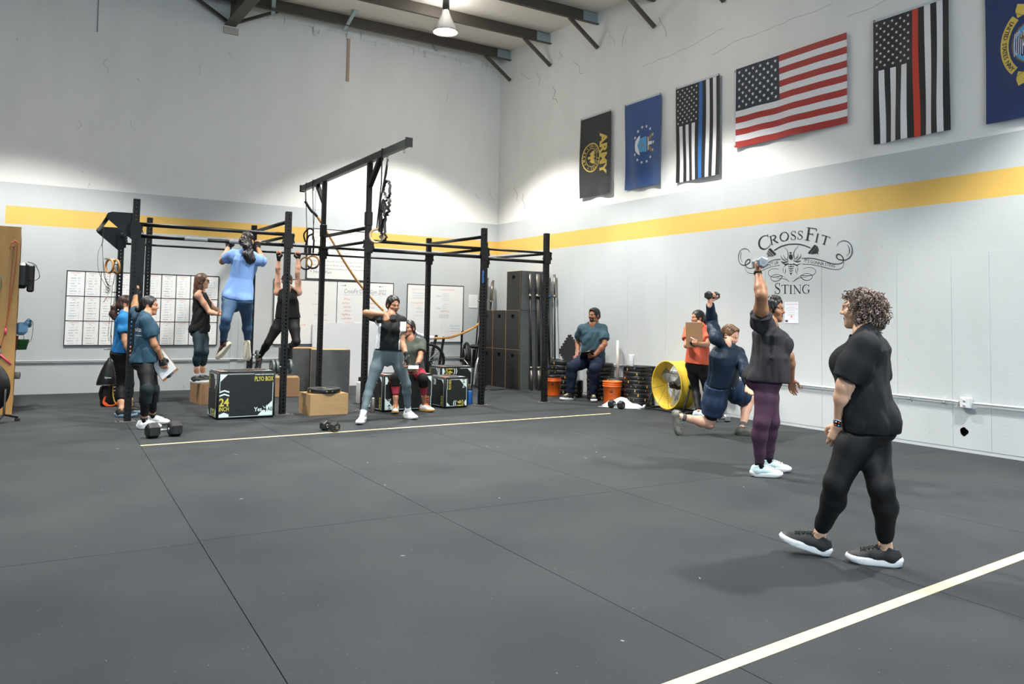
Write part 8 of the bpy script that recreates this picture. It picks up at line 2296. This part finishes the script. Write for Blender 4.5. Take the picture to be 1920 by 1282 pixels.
for s_ in (-1, 1):
    cc = Hh + hf * .093 + hr_ * s_ * .032 + Z_ * .005
    q.tube([Vector(cc + hr_ * .024 * cos(a) + Z_ * .019 * sin(a)) for a in [2 * pi * k / 16 for k in range(16)]], .003, 5, closed=True)
    q.tube([Vector(cc + hr_ * s_ * .024), Vector(Hh + hr_ * s_ * .078 + hf * .0 + Z_ * .01)], .0025, 5)
q.tube([Vector(Hh + hf * .096 - hr_ * .009 + Z_ * .008), Vector(Hh + hf * .096 + hr_ * .009 + Z_ * .008)], .0025, 5)
q.build('glasses', mat('dark_glasses', '#2a2320', .3), boxw, True)
c = (J['haL'] + J['haR']) / 2
clipboard('white score sheet clipboard held by the woman on the wooden box', plane_M(tuple(c + hdv(112) * .0 + Z_ * .012), tuple(-rtv(112) * -1), tuple(U(hdv(112) + Z_ * .06))), .22, .30, mat('pale_board', '#c8cace', .5))
# 11 teal shirt woman
d = POSES['teal']; J = {a: np.array(b) for a, b in d['J'].items()}
teal = make_person(spec('teal', label='person in slate blue printed tee gripping the left front upright, clipboard in hand', seed=11, g=1.06, vox=.009, hvox=.0042, belly=.015,
    skin=skin('tan3', '#ad7c5c'), lip=lipm('tan', '#8a4f45'), brow=brow_k,
    top=dict(type='tee', mat=fab('slate_blue_tee', '#2e4a5c', .85), sleeve=.66, drape=.6, hem=-.04, off=.012, amp=.011, loose=.002, flare=.010, name='tee_shirt'),
    bottom=dict(type='leggings', mat=F_blkl, len=.92), shoes=(W_up, W_sole, W_lace), sock=(F_blk, .04),
    hand=dict(L=dict(curl='half', n=np.array([0., 1, 0]), d=Z_, glove=True), R=dict(curl='half', n=CF, glove=True)),
    hair=dict(style='tied', mat=hairm('black', '#120f0e'), th=.012, blobs=[((0, -.125, -.045), (.042, .042, .042))])))
knee_sleeves(teal, J, .0615, .03, .16, fab('ribbed_sleeve', '#20292d', .85), 'leg_sleeve')
from mathutils.bvhtree import BVHTree
def print_on(obj, parent, s, c, n, x, h, width, m, name='shirt_print', shear=.15):
    """flat print laid on the cloth surface"""
    me = obj.data; mw = ROOT[parent.name]
    bv = BVHTree.FromPolygons([mw @ v.co for v in me.vertices], [list(p.vertices) for p in me.polygons])
    n = Vector(U(n)); x = Vector(U(x)); x = (x - n * x.dot(n)).normalized(); y = n.cross(x)
    vs, fs, x0, x1 = text_mesh(s, .01); k = h / .7; kx = width / (x1 - x0); out = []
    for v in vs:
        p = Vector(c) + x * ((v.x - (x0 + x1) / 2 + shear * v.y) * kx) + y * (v.y * k)
        hit = bv.ray_cast(p + n * .3, -n, .6)
        out.append((hit[0] + n * .002) if hit[0] else p)
    q = MB(); q.add(out, fs); return q.build(name, m, parent, True)
sh_obj = [o for o in teal.children if o.name.startswith('tee_shirt')][0]
bk = np.array(J['pelvis']) * .42 + np.array(J['neck']) * .58
M_pr = mat('white_shirt_print', '#e2e6ea', .7)
print_on(sh_obj, teal, 'unitas', bk + np.array([0, 0, .03]), -hdv(98) * .7 + rtv(98) * .75, hdv(98) * .7 + rtv(98) * .7, .05, .20, M_pr)
print_on(sh_obj, teal, 'strength and care', bk - np.array([0, 0, .02]), -hdv(98) * .7 + rtv(98) * .75, hdv(98) * .7 + rtv(98) * .7, .014, .19, M_pr)
clipboard('clipboard with white sheets held low by the woman in slate blue tee', plane_M(tuple(J['haR'] + CF * .045 - CR * .03 + Z_ * .02), tuple(U(-CR * .72 - Z_ * .62)), tuple(U(CR * .62 - Z_ * .75))), .23, .32, M_hard)
# 12 woman behind the upright
d = POSES['blue']; J = {a: np.array(b) for a, b in d['J'].items()}
blue = make_person(spec('blue', label='person in bright blue tee half hidden behind the left front upright', seed=12, g=1.06, vox=.0095, hvox=.0045,
    skin=skin('tan4', '#b98a6e'), lip=lipm('tan', '#8a4f45'), brow=brow_k,
    top=dict(type='tee', mat=fab('bright_blue_tee', '#1f689e', .8), sleeve=.6, drape=.5, hem=.0, off=.013, name='tee_shirt'),
    bottom=dict(type='leggings', mat=F_blkl, len=.80), shoes=(K_up, mat('shoe_confetti_sole', '#7f9fb5', .6, var=.6, vscale=40), K_lace),
    hand=dict(L=rel | dict(n=rtv(105)), R=rel | dict(n=-rtv(105))),
    hair=dict(style='tied', mat=hairm('auburn_curl', '#3d2820'), th=.012, wavy=True, tails=[[(0, -.10, .0, .03), (0, -.14, -.05, .042), (0, -.15, -.12, .052), (0, -.13, -.18, .035)]])))
